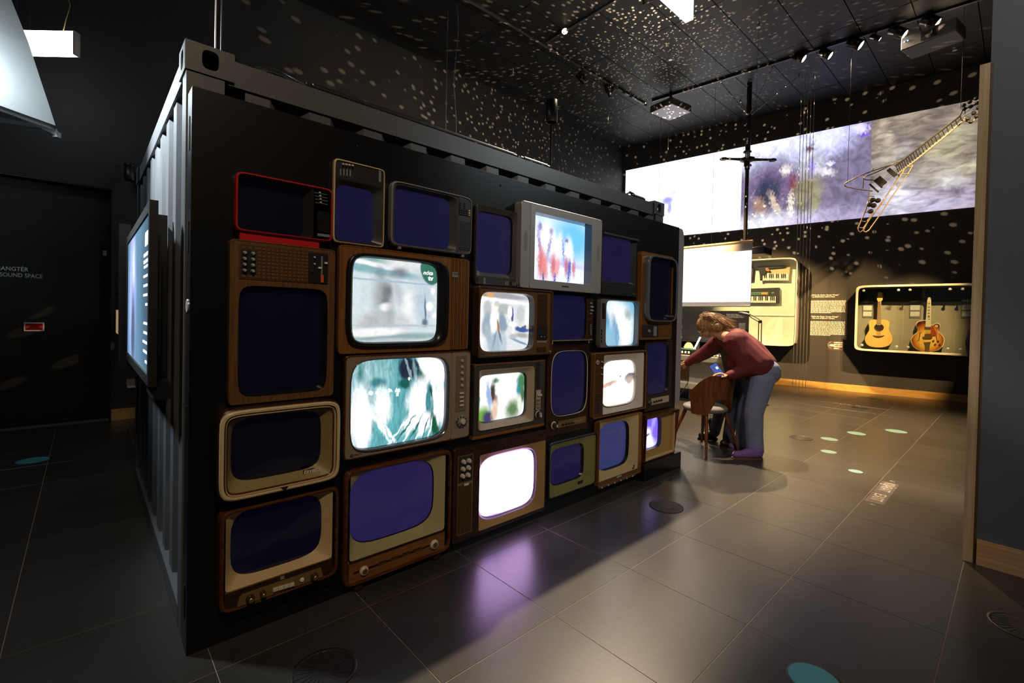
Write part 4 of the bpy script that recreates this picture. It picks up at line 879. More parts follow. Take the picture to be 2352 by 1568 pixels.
MB().cyl((t.w-.03, 0.008, -0.022), (t.w-.03, 0.008, -0.0005), 0.003).cyl((0.03, 0.008, -0.022), (0.03, 0.008, -0.0005), 0.003).build('leg', M_IVORY, t.o)
t.slab('cream_trim', (0.0, -0.0005, t.w, 0.0035), 0.002, M_IVORY, 0.002)
# ---- P beige mask lit
t = TV('dark brown television with beige mask showing a blurred face and greenery', 'b2', [(150,265),(1310,215),(1280,1225),(112,1440)], 0.035, 80)
t.case(mat('brown_ribbed_front', (0.045, 0.036, 0.028), 0.45, bump=0.5, bscale=300), 0.004, 0.002, 0.001)
bo = t.Q((225,350),(1128,297),(1095,1195),(187,1352)); cx0 = t.L(1128, 750)[0]; op = t.R(240, 1022, 412, 1185)
t.bezel(MATS['brown_ribbed_front'], t.full(0.004), 80, 0.001, bo, 26, 0.001, 'front_board')
t.bezel(M_BEIGE, bo, 26, 0.001, op, 8, 0.016, 'mask', [((bo[0]+.002, bo[1]+.002, bo[2]-.002, bo[3]-.002), 26, -0.006)])
PP = picture('garden_picture', (1.1, 1.1, 1.1), [(0.1, 0.12, 0.2, 0.2, 0, .6, (0.18, 0.45, 0.06)), (0.22, 0.08, 0.12, 0.14, 0, .5, (0.06, 0.05, 0.16)), (0.30, 0.60, 0.05, 0.22, 0, .5, (0.06, 0.05, 0.04)), (0.22, 0.55, 0.04, 0.28, .1, .5, (0.35, 0.5, 0.8)), (0.36, 0.86, 0.06, 0.06, 0, .6, (0.08, 0.25, 0.12)), (0.38, 0.45, 0.05, 0.12, .3, .5, (0.22, 0.08, 0.05)), (0.36, 0.22, 0.07, 0.2, -.1, .6, (0.85, 0.6, 0.45)), (0.62, 0.5, 0.20, 0.45, 0, .5, (1.3, 1.3, 1.3)), (0.74, 0.18, 0.16, 0.22, 0, .7, (0.12, 0.24, 0.10)), (0.88, 0.66, 0.07, 0.22, 0, .5, (0.05, 0.32, 0.40)), (0.94, 0.8, 0.08, 0.2, 0, .5, (0.06, 0.26, 0.10)), (0.96, 0.5, 0.06, 0.2, 0, .5, (0.08, 0.20, 0.10)), (0.9, 0.28, 0.05, 0.2, .1, .5, (0.9, 0.95, 0.8)), (0.02, 0.5, 0.03, 0.15, 0, .5, (0.1, 0.4, 0.4))], 1.0, 0.04, 5, streak=(4, 1.5, 0))
t.tube(op, 8, 0.016, 0.018, M_SHR, PP, 0.006, 0.004)
for i, x in enumerate((1152, 1180, 1215, 1240)): t.slab('ribbed_strip', t.R(x, x+22, 225, 665), 0.002, M_CHARC if i < 2 else M_DKG, 0.001)
t.slab('control_plate', t.R(1146, 1222, 680, 1000), 0.004, mat('ivory_plate', (0.45, 0.36, 0.27), .45), 0.001)
for k in range(3): t.slab('push_key', t.R(1152, 1210, 822+k*57, 852+k*57), 0.007, M_TAUPE, -0.003)
t.slab('slider_knob', t.R(1165, 1230, 745, 775), 0.008, M_IVORY, -0.003)
t.knob('channel_dial', 1183, 1078, 62, 0.006, M_IVORY, 0.001, .96, 24); t.knob('dial_face', 1183, 1078, 54, 0.002, M_BLK, -0.005, .98, 24)
c = t.L(1196, 1082); MB().obox((c[0], -0.014, c[1]), (0.006, 0, 0.001), (0, 0.007, 0), (-0.003, 0, 0.014)).build('dial_grip', M_OFFW, t.o)
MB().box((0.0, 0.001, t.h), (t.w, t.prot-.002, t.h+.006)).build('wood_edge', M_TEAKX, t.o); MB().box((-0.004, 0.0, -0.018), (t.w+.0, t.prot-.002, -0.0003)).build('wood_edge', M_TEAKX, t.o)
# ---- Q dark brown tall screen with cream outline
t = TV('dark brown television with cream outlined tall screen and round knob below', 'b2', [(1338,-50),(2030,-50),(1992,1312),(1312,1440)], 0.02, 60)
t.case(M_DARKW, 0.004, 0.002, 0.001)
op = t.R(1396, 1985, 36, 1086)
t.bezel(M_DARKW, t.full(0.004), 80, 0.001, op, 4.6, 0.001, 'front_board')
t.loft('cream_outline', M_OFFW, [((op[0]-.001, op[1]-.001, op[2]+.001, op[3]+.001), 4.6, 0.002), (op, 4.6, -0.004), ((op[0]+.002, op[1]+.002, op[2]-.002, op[3]-.002), 4.6, -0.003), ((op[0]+.0025, op[1]+.0025, op[2]-.0025, op[3]-.0025), 4.6, 0.003)])
t.loft('shroud', M_SHR, [((op[0]+.0025, op[1]+.0025, op[2]-.0025, op[3]-.0025), 4.6, 0.002), ((op[0]+.005, op[1]+.005, op[2]-.012, op[3]-.005), 4.6, 0.0185)])
t.screen(ds(0.7), (op[0]+.004, op[1]+.004, op[2]-.011, op[3]-.004), 4.6, 0.018, 0.006)
t.knob('dial_ring', 1440, 1258, 66, 0.004, M_IVORY, 0.001, .95, 24); t.knob('knob', 1440, 1258, 46, 0.03, M_DKG, -0.003, .7, 20, cap=M_CHR)
t.slab('control_plate', t.R(1508, 1958, 1150, 1255), 0.003, M_BRASS, 0.001); t.slab('scale_line', t.R(1520, 1925, 1195, 1208), 0.001, M_GREY, -0.002)
for k, x in enumerate((1575, 1628, 1680, 1728)): t.knob('knob', x, 1240-k*10, 22, 0.022, M_DKG, -0.002, .7)
# ---- R dark with left speaker, white lit
t = TV('wide dark television with speaker strip left of a dazzling white screen', 'b3', [(72,340),(1110,140),(1092,1062),(30,1400)], 0.03, 60)
t.case(M_DARKW, 0.004, 0.002, 0.001)
go = t.Q((355,412),(1095,252),(1080,1005),(342,1268)); op = t.R(352, 1003, 382, 1083); ft = t.full(0.004)
t.bezel(M_GOLD, go, 80, 0.002, op, 4.6, 0.014, 'mask')
MB().box((ft[0], 0.001, ft[1]), (ft[2], 0.026, go[1])).box((ft[0], 0.001, go[3]), (ft[2], 0.026, ft[3])).box((ft[0], 0.001, go[1]), (go[0], 0.026, go[3])).box((go[2], 0.001, go[1]), (ft[2], 0.026, go[3])).build('front_board', M_DARKW, t.o)
PR = picture('bright_picture', (0.75, 0.45, 0.95), [(0.2, 0.0, 0.3, 0.05, 0, .8, (0.10, 0.06, 0.6)), (0.35, 0.10, 0.02, 0.08, 0, .8, (0.2, 0.17, 0.2))], 6.5, 0.01, 5)
t.tube(op, 4.6, 0.014, 0.013, mat('grey_violet_shroud', (0.10, 0.08, 0.10), 0.3), PR, 0.012, 0.003)
sp = t.Q((122,430),(295,392),(243,1280),(72,1335))
t.slab('speaker_frame', sp, 0.003, M_BRASS, 0.001)
zk = t.L(190, 730)[1]
t.slab('knob_plate', (sp[0]+.005, zk+.008, sp[2]-.005, sp[3]-.005), 0.0035, M_CHARC, 0.001); t.slab('speaker_cloth', (sp[0]+.005, sp[1]+.005, sp[2]-.005, zk-.006), 0.0035, mat('brown_cloth', (0.05, 0.028, 0.012), .8), 0.001)
t.bars('speaker_slats', (sp[0]+.006, sp[1]+.006, sp[2]-.006, zk-.007), 14, mat('bronze_slat', (0.14, 0.075, 0.025), .4, .4), -0.0025, True, 0.45, 0.002)
for x, y in ((162,490),(222,476),(155,570),(216,554),(150,650),(210,636)): t.knob('knob', x, y, 27, 0.020, M_IVORY, -0.0025, .75)
t.slab('maker_badge', t.R(172, 225, 735, 753), 0.004, M_OFFW, -0.002)
# ---- S olive
t = TV('dark television with olive mask and small screen low on the board', 'b3', [(1130,260),(1680,180),(1662,745),(1130,925)], 0.03, 18)
t.case(mat('black_leatherette', (0.012, 0.011, 0.012), .4, bump=.3, bscale=300), 0.012, 0.005, 0.002, p=18)
op = t.R(1164, 1536, 316, 724); bo = t.Q((1178,322),(1625,202),(1620,727),(1142,868))
t.bezel(M_OLIVE, (0.011, 0.011, t.w-.011, t.h-.011), 18, 0.003, op, 5.5, 0.012, 'mask')
t.loft('shroud', M_SHR, [(op, 5.5, 0.012), ((op[0]+.004, op[1]+.004, op[2]-.016, op[3]-.004), 5.5, 0.0285)])
t.screen(ds(0.7, (0.022, 0.016, 0.11)), (op[0]+.003, op[1]+.003, op[2]-.015, op[3]-.003), 5.5, 0.028, 0.003)
t.slab('badge', t.R(1466, 1518, 706, 736), 0.002, M_BLK, 0.006)
# ---- T white mask lit
t = TV('wooden television with off white mask and slotted control strip left of bright screen', 'b5', [(150,160),(665,155),(650,700),(142,830)], 0.037, 80)
t.loft('cabinet', M_TEAK, [(t.full(), 80, t.prot-.001), (t.full(), 80, 0.002), (t.full(.002), 80, 0), (t.full(.008), 80, 0.0), (t.full(.010), 80, 0.008)], smooth=False)
wo = t.Q((245,192),(635,170),(620,690),(232,776)); op = t.R(234, 566, 238, 684); ft = t.full(.009)
t.bezel(M_OFFW, wo, 80, 0.002, op, 4.8, 0.02, 'mask')
t.loft('tube_rim', M_OFFW, [((op[0]-.001, op[1]-.001, op[2]+.001, op[3]+.001), 4.8, 0.021), (op, 4.8, 0.010), ((op[0]+.004, op[1]+.004, op[2]-.004, op[3]-.004), 4.8, 0.012), ((op[0]+.006, op[1]+.006, op[2]-.006, op[3]-.006), 4.8, 0.033)])
PT = picture('field_picture', (1.1, 1.1, 1.1), [(0.9, 0.60, 0.22, 0.09, .1, .4, (0.08, 0.07, 0.12)), (0.85, 0.52, 0.14, 0.10, 0, .6, (0.35, 0.28, 0.22)), (0.25, 0.50, 0.25, 0.05, .2, .6, (0.42, 0.26, 0.20)), (0.1, 0.45, 0.12, 0.04, .2, .5, (0.5, 0.3, 0.25)), (0.57, 0.63, 0.03, 0.02, .4, .4, (0.15, 0.15, 0.18)), (0.85, 0.28, 0.1, 0.03, .2, .8, (0.85, 0.6, 0.45)), (0.1, 0.3, 0.06, 0.04, 0, .8, (0.9, 0.65, 0.45)), (0.5, 0.03, 0.4, 0.03, 0, .8, (0.85, 0.65, 0.5))], 1.8, 0.05, 9)
t.screen(PT, (op[0]+.005, op[1]+.005, op[2]-.005, op[3]-.005), 4.8, 0.0325, 0.008)
MB().box((ft[0], 0.003, ft[1]), (wo[0], 0.03, ft[3])).box((wo[0], 0.003, ft[1]), (ft[2], 0.03, wo[1])).box((wo[0], 0.003, wo[3]), (ft[2], 0.03, ft[3])).build('control_board', M_BRNW, t.o)
t.knob('dial', 182, 265, 24, 0.006, M_BEIGE, 0.003, .95, 22); t.knob('dial_hub', 182, 265, 5, 0.009, M_CHARC, 0.001, .9)
for y in (258, 319, 379): t.knob('push_button', 221, y, 8, 0.014, M_IVORY, 0.003)
t.bars('speaker_slots', t.R(153, 208, 568, 758), 10, M_SLOT, 0.0032, fill=.45, th=0.001)
# ---- U small grey lit
t = TV('small grey television with column of black buttons showing pale blue smoke', 'b4', [(190,855),(603,885),(585,1360),(175,1375)], 0.044, 30)
t.case(mat('grey_blue_plastic', (0.15, 0.145, 0.15), .42), 0.003, 0.002, 0.001)
cx0 = t.L(243, 1110)[0]; op = t.R(240, 582, 882, 1357)
t.bezel(MATS['grey_blue_plastic'], (cx0-.004, 0.003, t.w-.003, t.h-.003), 80, 0.001, op, 10, 0.0, 'front_frame')
PU = picture('smoke_picture', (0.22, 0.55, 0.75), [(0.25, 0.85, 0.3, 0.25, 0, .7, (0.75, 0.9, 1.0)), (0.55, 0.65, 0.28, 0.3, .5, .7, (1.1, 1.1, 1.1)), (0.75, 0.25, 0.22, 0.4, -.2, .6, (1.0, 1.0, 0.95)), (0.4, 0.35, 0.08, 0.35, .2, .6, (0.25, 0.42, 0.60)), (0.8, 0.72, 0.12, 0.12, 0, .8, (0.4, 0.5, 0.55)), (0.1, 0.6, 0.1, 0.15, 0, .8, (0.10, 0.30, 0.5)), (0.2, 0.15, 0.25, 0.15, 0, .8, (0.30, 0.55, 0.70)), (0.45, 0.15, 0.04, 0.2, .1, .6, (0.2, 0.4, 0.6))], 1.05, 0.08, 4, streak=(4, 1.5, .2))
t.tube(op, 10, 0.001, 0.040, mat('blue_grey_shroud', (0.10, 0.11, 0.13), 0.2, .2), PU, 0.003, 0.003)
MB().box((0.003, 0.0, 0.003), (cx0-.004, 0.03, t.h-.003)).build('control_strip', mat('worn_silver_strip', (0.2, 0.17, 0.15), .4, .3, .2), t.o)
for k in range(7): t.slab('push_button', t.R(200, 228, 905+k*24, 921+k*24), 0.006, M_BLK, 0)
for k in range(4): t.knob('knob', 193, 1190+k*38, 11, 0.010, M_BLK, 0, .8, cap=M_CHR)
# ---- V right brown
t = TV('brown television at the board edge with small dial and bright scale', 'b5', [(645,48),(908,52),(900,690),(642,745)], 0.02, 60)
t.case(M_BRNW, 0.004, 0.002, 0.001)
op = t.R(664, 873, 75, 572)
t.bezel(mat('dark_brown_front', (0.030, 0.017, 0.011), .4), t.full(.004), 80, 0.001, op, 7, 0.001, 'front_board')
t.loft('shroud', M_SHR, [(op, 7, 0.001), ((op[0]+.004, op[1]+.004, op[2]-.016, op[3]-.004), 7, 0.0185)])
t.screen(ds(0.6), (op[0]+.003, op[1]+.003, op[2]-.015, op[3]-.003), 7, 0.018, 0.004)
t.knob('knob', 682, 655, 28, 0.020, M_DKG, 0.001, .75, 20); t.slab('control_plate', t.R(702, 872, 598, 660), 0.003, M_BEIGE, 0.001)
for k in range(4): t.knob('knob', 725+k*23, 645-k*6, 9, 0.016, M_BLK, -0.002, .7)
# ---- W bottom cream
t = TV('low wooden television with cream mask framing a wide blue screen', 'b5', [(205,835),(612,752),(610,1320),(182,1500)], 0.05, 80)
t.loft('cabinet', M_TEAKX, [(t.full(), 80, t.prot-.001), (t.full(), 80, 0.002), (t.full(.002), 80, 0), (t.full(.007), 80, 0.0), (t.full(.010), 80, 0.008)], smooth=False)
inr = t.Q((228,862),(580,787),(580,1296),(195,1424)); op = t.R(200, 506, 852, 1298); inr = (0.009, inr[1], inr[2], t.h-.009)
t.bezel(M_SAND, inr, 80, 0.004, (op[0]+.004, op[1], op[2], op[3]), 4.2, 0.02, 'mask')
t.loft('shroud', M_SHR, [((op[0]+.004, op[1], op[2], op[3]), 4.2, 0.02), ((op[0]+.007, op[1]+.005, op[2]-.010, op[3]-.003), 4.2, 0.046)])
t.screen(ds(1.6, (0.035, 0.045, 0.15)), (op[0]+.006, op[1]+.004, op[2]-.009, op[3]-.002), 4.2, 0.0455, 0.006)
MB().box((0.009, 0.004, 0.009), (t.w-.009, 0.03, inr[1]-.001)).build('lower_panel', M_WALN, t.o); MB().box((inr[2]+.001, 0.004, inr[1]), (t.w-.009, 0.03, t.h-.009)).build('side_panel', M_TEAKX, t.o)
c = t.L(300, 1420); t.slab('key_rail', (0.03, -0.012, t.w-.06, -0.0003), 0.002, M_SAND, 0.012)
for k in range(6): MB().lathe((0.05+k*(t.w-.13)/5.5, 0.010, -0.006), (0, -1, 0), [(0.008, 0), (0.006, 0.010)], 12).build('knob', M_IVORY, t.o)
t.label('ORION', 370, 1388, 0.016, M_OFFW, 0.0034, 1.2, weight=0.0008)
c = t.L(530, 1285); MB().tube([(c[0]+.010, 0.004, c[1]+.02), (c[0]+.010, 0.0, c[1]), (c[0], 0.0, c[1]-.008), (c[0]-.01, 0.002, c[1]-.002)], 0.0035, 8).build('hook_badge', M_DARKW, t.o)
# ---- X bottom right, slanted cabinet
t = TV('small mustard fronted television in slanted dark cabinet at board corner', 'b5', [(660,775),(940,715),(925,1145),(635,1235)], 0.055, 80)
w, h, pr = t.w, t.h, t.prot
def xr(i, d, sk): return [(i, d, i), (w-i, d, i), (w-i+sk, d-sk*.9, h-i), (i-sk, d-sk*.9, h-i)]
MB().rings([xr(0, pr-.001, 0), xr(0, 0.0, 0.03), xr(0.008, 0.0, 0.028), xr(0.010, 0.02, 0.0)], smooth=False).build('cabinet', M_MAHOG, t.o)
op = t.R(642, 820, 812, 1108)
lo = [(0.009, 0.019, 0.009), (w-.009, 0.019, 0.009), (w-.009, 0.004, h-.009), (0.009, 0.004, h-.009)]
t.bezel(mat('mustard_front', (0.36, 0.21, 0.05), .55), (0.009, 0.009, w-.009, h-.009), 80, 0.018, op, 5.5, 0.019, 'front_board')
t.loft('shroud', M_SHR, [(op, 5.5, 0.019), ((op[0]+.003, op[1]+.003, op[2]-.008, op[3]-.003), 5.5, 0.052)])
PXX = picture('violet_picture', (0.14, 0.10, 0.75), [(0.35, 0.45, 0.25, 0.2, .3, .7, (0.9, 0.85, 1.1)), (0.15, 0.3, 0.2, 0.3, 0, .6, (0.9, 0.9, 1.1)), (0.55, 0.18, 0.35, 0.2, -.3, .6, (0.8, 0.82, 1.1)), (0.3, 0.46, 0.22, 0.04, 0, .5, (0.12, 0.06, 0.3)), (0.75, 0.8, 0.1, 0.3, -.4, .8, (0.35, 0.28, 0.95)), (0.85, 0.45, 0.15, 0.3, 0, .8, (0.18, 0.10, 0.8))], 1.5, 0.06, 5)
t.screen(PXX, (op[0]+.002, op[1]+.002, op[2]-.007, op[3]-.002), 5.5, 0.0515, 0.004)
MB().box((0.012, 0.0, 0.010), (w-.012, 0.018, 0.024)).box((w-.022, -.004, 0.024), (w-.010, 0.018, h-.03)).build('pale_edge', M_SAND, t.o)
# base block under the last set
tag(bevel(MB().box((PY(1476, 1060, 2.09).x, 2.075, 0.0), (4.03, YP-.001, min(0.155, t.z0-.003))).build('plinth_block', M_PANEL), 0.003), 'black plinth block on floor under the corner television', 'plinth')
# ================================================================ ceiling fixtures
M_RAIL = mat('grey_track_rail', (0.30, 0.30, 0.33), 0.35, 0.6)
ZR = CEIL-0.019
def rail(a, b, label):
    a, b = Vector((a[0], a[1], ZR)), Vector((b[0], b[1], ZR)); d = (b-a).normalized(); n = Vector((-d.y, d.x, 0))
    o = thing('track_rail', label, 'rail', tuple(a))
    loc(o, MB().obox((a+b)/2, d*((b-a).length/2), n*0.018, Vector((0, 0, 0.0185))), 'channel', M_SAT)
    loc(o, MB().obox((a+b)/2-Vector((0, 0, 0.020))+n*0.012, d*((b-a).length/2), n*0.004, Vector((0, 0, 0.0015))), 'lip', M_RAIL)
    loc(o, MB().obox((a+b)/2-Vector((0, 0, 0.020))-n*0.012, d*((b-a).length/2), n*0.004, Vector((0, 0, 0.0015))), 'lip', M_RAIL)
rail((3.0, 5.48), (8.72, 5.48), 'long ceiling light rail parallel to the left wall')
rail((5.58, 5.40), (5.50, 2.2), 'short ceiling light rail crossing towards the white light box')
rail((8.66, 5.30), (9.25, -0.8), 'ceiling light rail carrying a row of spotlights before back wall')
M_LENS = mat('lit_lamp_lens', (1, 0.9, 0.7), 0.3, emit=(1.0, 0.80, 0.52), estr=14)
M_LENSW = mat('lit_lamp_lens_white', (1, 1, 1), 0.3, emit=(1.0, 0.93, 0.85), estr=8)
M_LENSO = mat('unlit_lamp_lens', (0.05, 0.05, 0.05), 0.1)
M_CANB = mat('glossy_black_lamp_can', (0.016, 0.016, 0.018), 0.22, 0.3)
M_CANG = mat('brushed_gold_lamp_can', (0.30, 0.22, 0.11), 0.3, 0.7)
RA, RB = Vector((8.66, 5.30, 0)), Vector((9.25, -0.8, 0))
def on_rail(px, py, k):
    if k == 1: return PY(px, py, 5.48)
    d = ray(px, py)
    a, b = (Vector((5.58, 5.40, 0)), Vector((5.50, 2.2, 0))) if k == 2 else (RA, RB)
    n = Vector((-(b-a).y, (b-a).x, 0)); return CAM+d*((a-CAM).dot(n)/d.dot(n))
def spot_head(px, py, aim, label, r=0.062, ln=0.2, can=None, lens=None, energy=0, cone=50, col=WARM, at=None, k=3):
    c = at if at else on_rail(px, py, k); c = Vector(c); d = Vector(aim).normalized()
    t = thing('track_spotlight', label, 'spotlight', (c.x, c.y, CEIL-0.0415), 'spotlights on the ceiling rails')
    O = Vector(t.location); k = c-O
    MB().box((-0.03, -0.014, -0.02), (0.03, 0.014, 0.001)).build('adapter', M_SAT, t)
    s = d.cross(Vector((0, 0, 1))); s = s.normalized() if s.length > .1 else Vector((1, 0, 0))
    MB().tube([(0, 0, -0.018), (0, 0, k.z+0.06), k+s*r*1.05+Vector((0, 0, .05)), k+s*r*1.05], 0.008, 6).build('yoke', M_SAT, t)
    MB().lathe(k-d*ln*0.55, d, [(r*.6, 0), (r*.95, .012), (r, .02), (r, ln*.45), (r*1.04, ln*.46), (r*1.04, ln*.52), (r, ln*.53), (r, ln), (r*.9, ln), (r*.86, ln-.02)], 20).build('can', can or M_CANB, t)
    MB().lathe(k-d*ln*0.55, d, [(r*.84, ln-.024), (r*.84, ln-.014), (r*.5, ln-.011)], 20).build('lens', lens or M_LENSO, t)
    if energy:
        l = lamp('spotlight_beam', 'SPOT', tuple(c+d*(ln*.5+.02)), tuple(c+d*3), energy, col, 0.03, cone, 0.6)
    return t
IR = Vector((0.356, -0.934, 0)); TC = Vector((-0.85, -0.33, 0))     # image right, towards camera (horizontal)
dn = Vector((0, 0, -1))
spot_head(1296, 68, IR*0.35+TC*0.5+dn*0.8, 'lit spotlight at the end of the short crossing rail', 0.055, 0.15, None, M_LENS, 60, 60, k=2)
spot_head(1416, 188, -IR*0.5+dn*0.8, 'unlit black spotlight above the gold spotlight pair', 0.045, 0.13, k=1)
spot_head(1433, 200, IR*0.7+dn*0.5, 'larger gold spotlight in cluster on the long rail', 0.05, 0.13, M_CANG, k=1)
spot_head(1449, 211, IR*0.2+dn*0.8, 'smaller gold spotlight in cluster on the long rail', 0.04, 0.11, M_CANG, k=1)
spot_head(1483, 232, -IR*0.35+TC*0.6+dn*0.6, 'bright spotlight where long rail meets far rail', 0.055, 0.15, None, M_LENS, 90, 70, k=1)
for i, (x, y, r, ln, lens, lb) in enumerate(((1837, 131, .07, .2, M_LENSW, 'lit black spotlight nearest the pole with hanging device'), (1897, 124, .07, .2, M_LENSW, 'second lit black spotlight along the far rail'), (1965, 100, .08, .22, M_LENSW, 'third lit black spotlight along the far rail'),
        (2012, 87, .04, .16, M_LENSW, 'slim lit spotlight between two large ones on far rail'), (2063, 74, .075, .24, M_LENS, 'large black spotlight beside the slim one on far rail'), (2138, 50, .085, .22, M_LENS, 'large black spotlight above the grey ceiling projector'))):
    spot_head(x, y, IR*0.75+TC*0.22+dn*0.62, lb, r, ln, None, lens, 110, 60)
# out of view lamps on the same rails that light the showcases
def aimed(at, target, energy, cone, label, col=AMBER):
    spot_head(0, 0, Vector(target)-Vector(at), label, 0.07, 0.2, None, M_LENS, energy, cone, col, at=at)
rail((7.75, -2.2), (7.75, 0.1), 'short light rail hidden beyond the wood edged wall')
aimed((7.75, -0.3, CEIL-0.22), (11.15, 1.5, 1.25), 3200, 19, 'rail end spotlight aimed at the guitar showcase')
aimed((7.75, -0.8, CEIL-0.22), (10.95, 2.75, 1.15), 3000, 25, 'spotlight behind the wall end aimed at the wall text')
aimed((6.6, 5.48, CEIL-0.22), (10.85, 3.6, 1.5), 5500, 26, 'spotlight aimed at the white keyboard showcase')
aimed((5.53, 3.5, CEIL-0.22), (8.0, 4.0, 0.9), 700, 46, 'spotlight on the short rail aimed at the exhibit desk', WARM)  # added fill lamp, brightens the info board and the people
# projectors
def box_projector(px, py, z, w, l, h, ang, body, under, label, lens_dir, leds=False):
    c = FL(px, py, z)
    t = thing('ceiling_projector', label, 'projector', (c.x, c.y, z), None, ang)
    bevel(MB().box((-l/2, -w/2, 0), (l/2, w/2, h)).build('housing', body, t), 0.008)
    MB().box((-l/2+.01, -w/2+.01, -0.004), (l/2-.01, w/2-.01, -0.0002)).build('base_plate', under, t)
    MB().cyl((0, 0, h), (0, 0, CEIL-z-0.001), 0.025).build('ceiling_mount', M_SAT, t)
    MB().box((-l/2-.004, -w*.18, h*.15), (-l/2, w*.12, h*.85)).build('lens_window', M_BLK, t)
    MB().cyl((-l/2-.03, -w*.03, h*.5), (-l/2-.004, -w*.03, h*.5), 0.045).build('lens', M_LENSO, t)
    if leds:
        for dy in (-.02, .02): MB().sphere((-l/2-.003, w*.4+dy, h*.6), 0.008, 8).build('blue_led', mat('blue_led', (0.1, 0.2, 1), .4, emit=(0.1, 0.3, 1.0), estr=8), t)
    MB().box((-.1, -.04, h), (.1, .04, h+.05)).build('mount_plate', M_STEEL, t)
box_projector(1540, 258, 5.5, 0.52, 0.62, 0.13, math.radians(-8), mat('dark_projector_shell', (0.05, 0.045, 0.04), .4), mat('pale_lavender_plate', (0.75, 0.75, 0.95), .4), 'white bottomed ceiling projector near the end of long rail', None)
box_projector(2142, 104, 5.45, 0.62, 0.42, 0.18, math.radians(-10), mat('grey_projector_shell', (0.16, 0.15, 0.15), .4), M_DKG, 'grey ceiling projector with two blue lamps below far spotlights', None, True)
# luminous hanging boxes
M_LED = mat('luminous_panel', (0.9, 0.95, 1), 0.5, emit=(0.86, 0.95, 1.0), estr=4.5)
def light_box(cx, cy, z0, w, d, h, ang, label, ml=None):
    t = thing('hanging_light_box', label, 'light', (cx, cy, z0), None, ang)
    bevel(MB().box((-w/2, -d/2, 0), (w/2, d/2, h)).build('luminous_box', ml or M_LED, t), 0.006)
    for s in (-1, 1):
        MB().box((s*w/2-.004, -d/2-.003, -.003), (s*w/2+.004, d/2+.003, h+.003)).build('end_frame', M_STEEL, t)
        MB().cyl((s*w*.4, 0, h), (s*w*.4, 0, CEIL-z0-.001), 0.003, 0.003, 6).build('suspension_cable', M_SAT, t)
    return t
M_LED2 = mat('bright_luminous_panel', (0.9, 0.95, 1), 0.5, emit=(0.86, 0.95, 1.0), estr=9)
q = [CAM+ray(*p)*4.4 for p in ((56, 58), (176, 90), (175, 140), (57, 113))]
dq = q[1]-q[0]
lb_ = light_box((q[0].x+q[1].x)/2, (q[0].y+q[1].y)/2, (q[2].z+q[3].z)/2, Vector((dq.x, dq.y)).length, 0.06, ((q[0].z+q[1].z)-(q[2].z+q[3].z))/2, math.atan2(dq.y, dq.x), 'glowing white light box hanging before the dark left wall', M_LED2)
pts = [(Vector((.12, 0, .23))+Vector((.03*math.sin(k*1.3)+(.05 if k > 1 else 0), 0, .12*k))) for k in range(16)]
MB().tube(pts, 0.004, 6).build('power_cord', mat('yellowed_cord', (0.35, 0.25, 0.08), .5), lb_)
c = FL(1583, 49, 4.95)
light_box(c.x-0.62, c.y, 4.95, 1.24, 0.10, 0.5, 0.0, 'glowing white light box hanging below the black ceiling')
# white angular object beside the left light box
M_WOBJ = mat('white_lacquer', (0.62, 0.65, 0.66), 0.4, 0, .04)
P = lambda x, y, t_: CAM+ray(x, y)*t_
wo = thing('hanging_white_canopy', 'white angular hanging canopy with ribbed edge beside light box', 'canopy', tuple(P(60, 300, 3.6)))
crv = [(10, -30), (38, 40), (66, 110), (92, 190), (112, 250), (128, 300)]
A = [P(x, y, 3.6) for x, y in crv]; B_ = [P(x-170, y-60, 3.2) for x, y in crv]
m = MB(); m.rings([A, B_], smooth=False, closed=False); m.rings([[p-Vector((0, 0.03, -.03)) for p in A], [p-Vector((0, .03, -.03)) for p in B_]], False, False)
m.rings([A, [p-Vector((0, .03, -.03)) for p in A]], False, False)
loc(wo, m, 'skin', M_WOBJ)
loc(wo, MB().prism([P(128, 300, 3.6), P(-60, 205, 3.3), P(-60, 222, 3.3), P(127, 310, 3.6)], (0.03, 0.05, 0)), 'lower_beam', M_WOBJ)
loc(wo, MB().prism([P(122, 292, 3.6), P(132, 314, 3.6), P(120, 314, 3.6), P(110, 290, 3.6)], (0.02, 0.03, 0)), 'foot', M_WOBJ)
loc(wo, MB().prism([P(112, 290, 3.62), P(-40, 262, 3.5), P(-40, 275, 3.5), P(114, 297, 3.62)], (0.02, 0.03, 0)), 'inner_beam', M_WOBJ)
w0 = P(40, 40, 3.6); loc(wo, MB().cyl(w0, (w0.x, w0.y, CEIL), 0.004, 0.004, 6), 'suspension_cable', M_SAT)
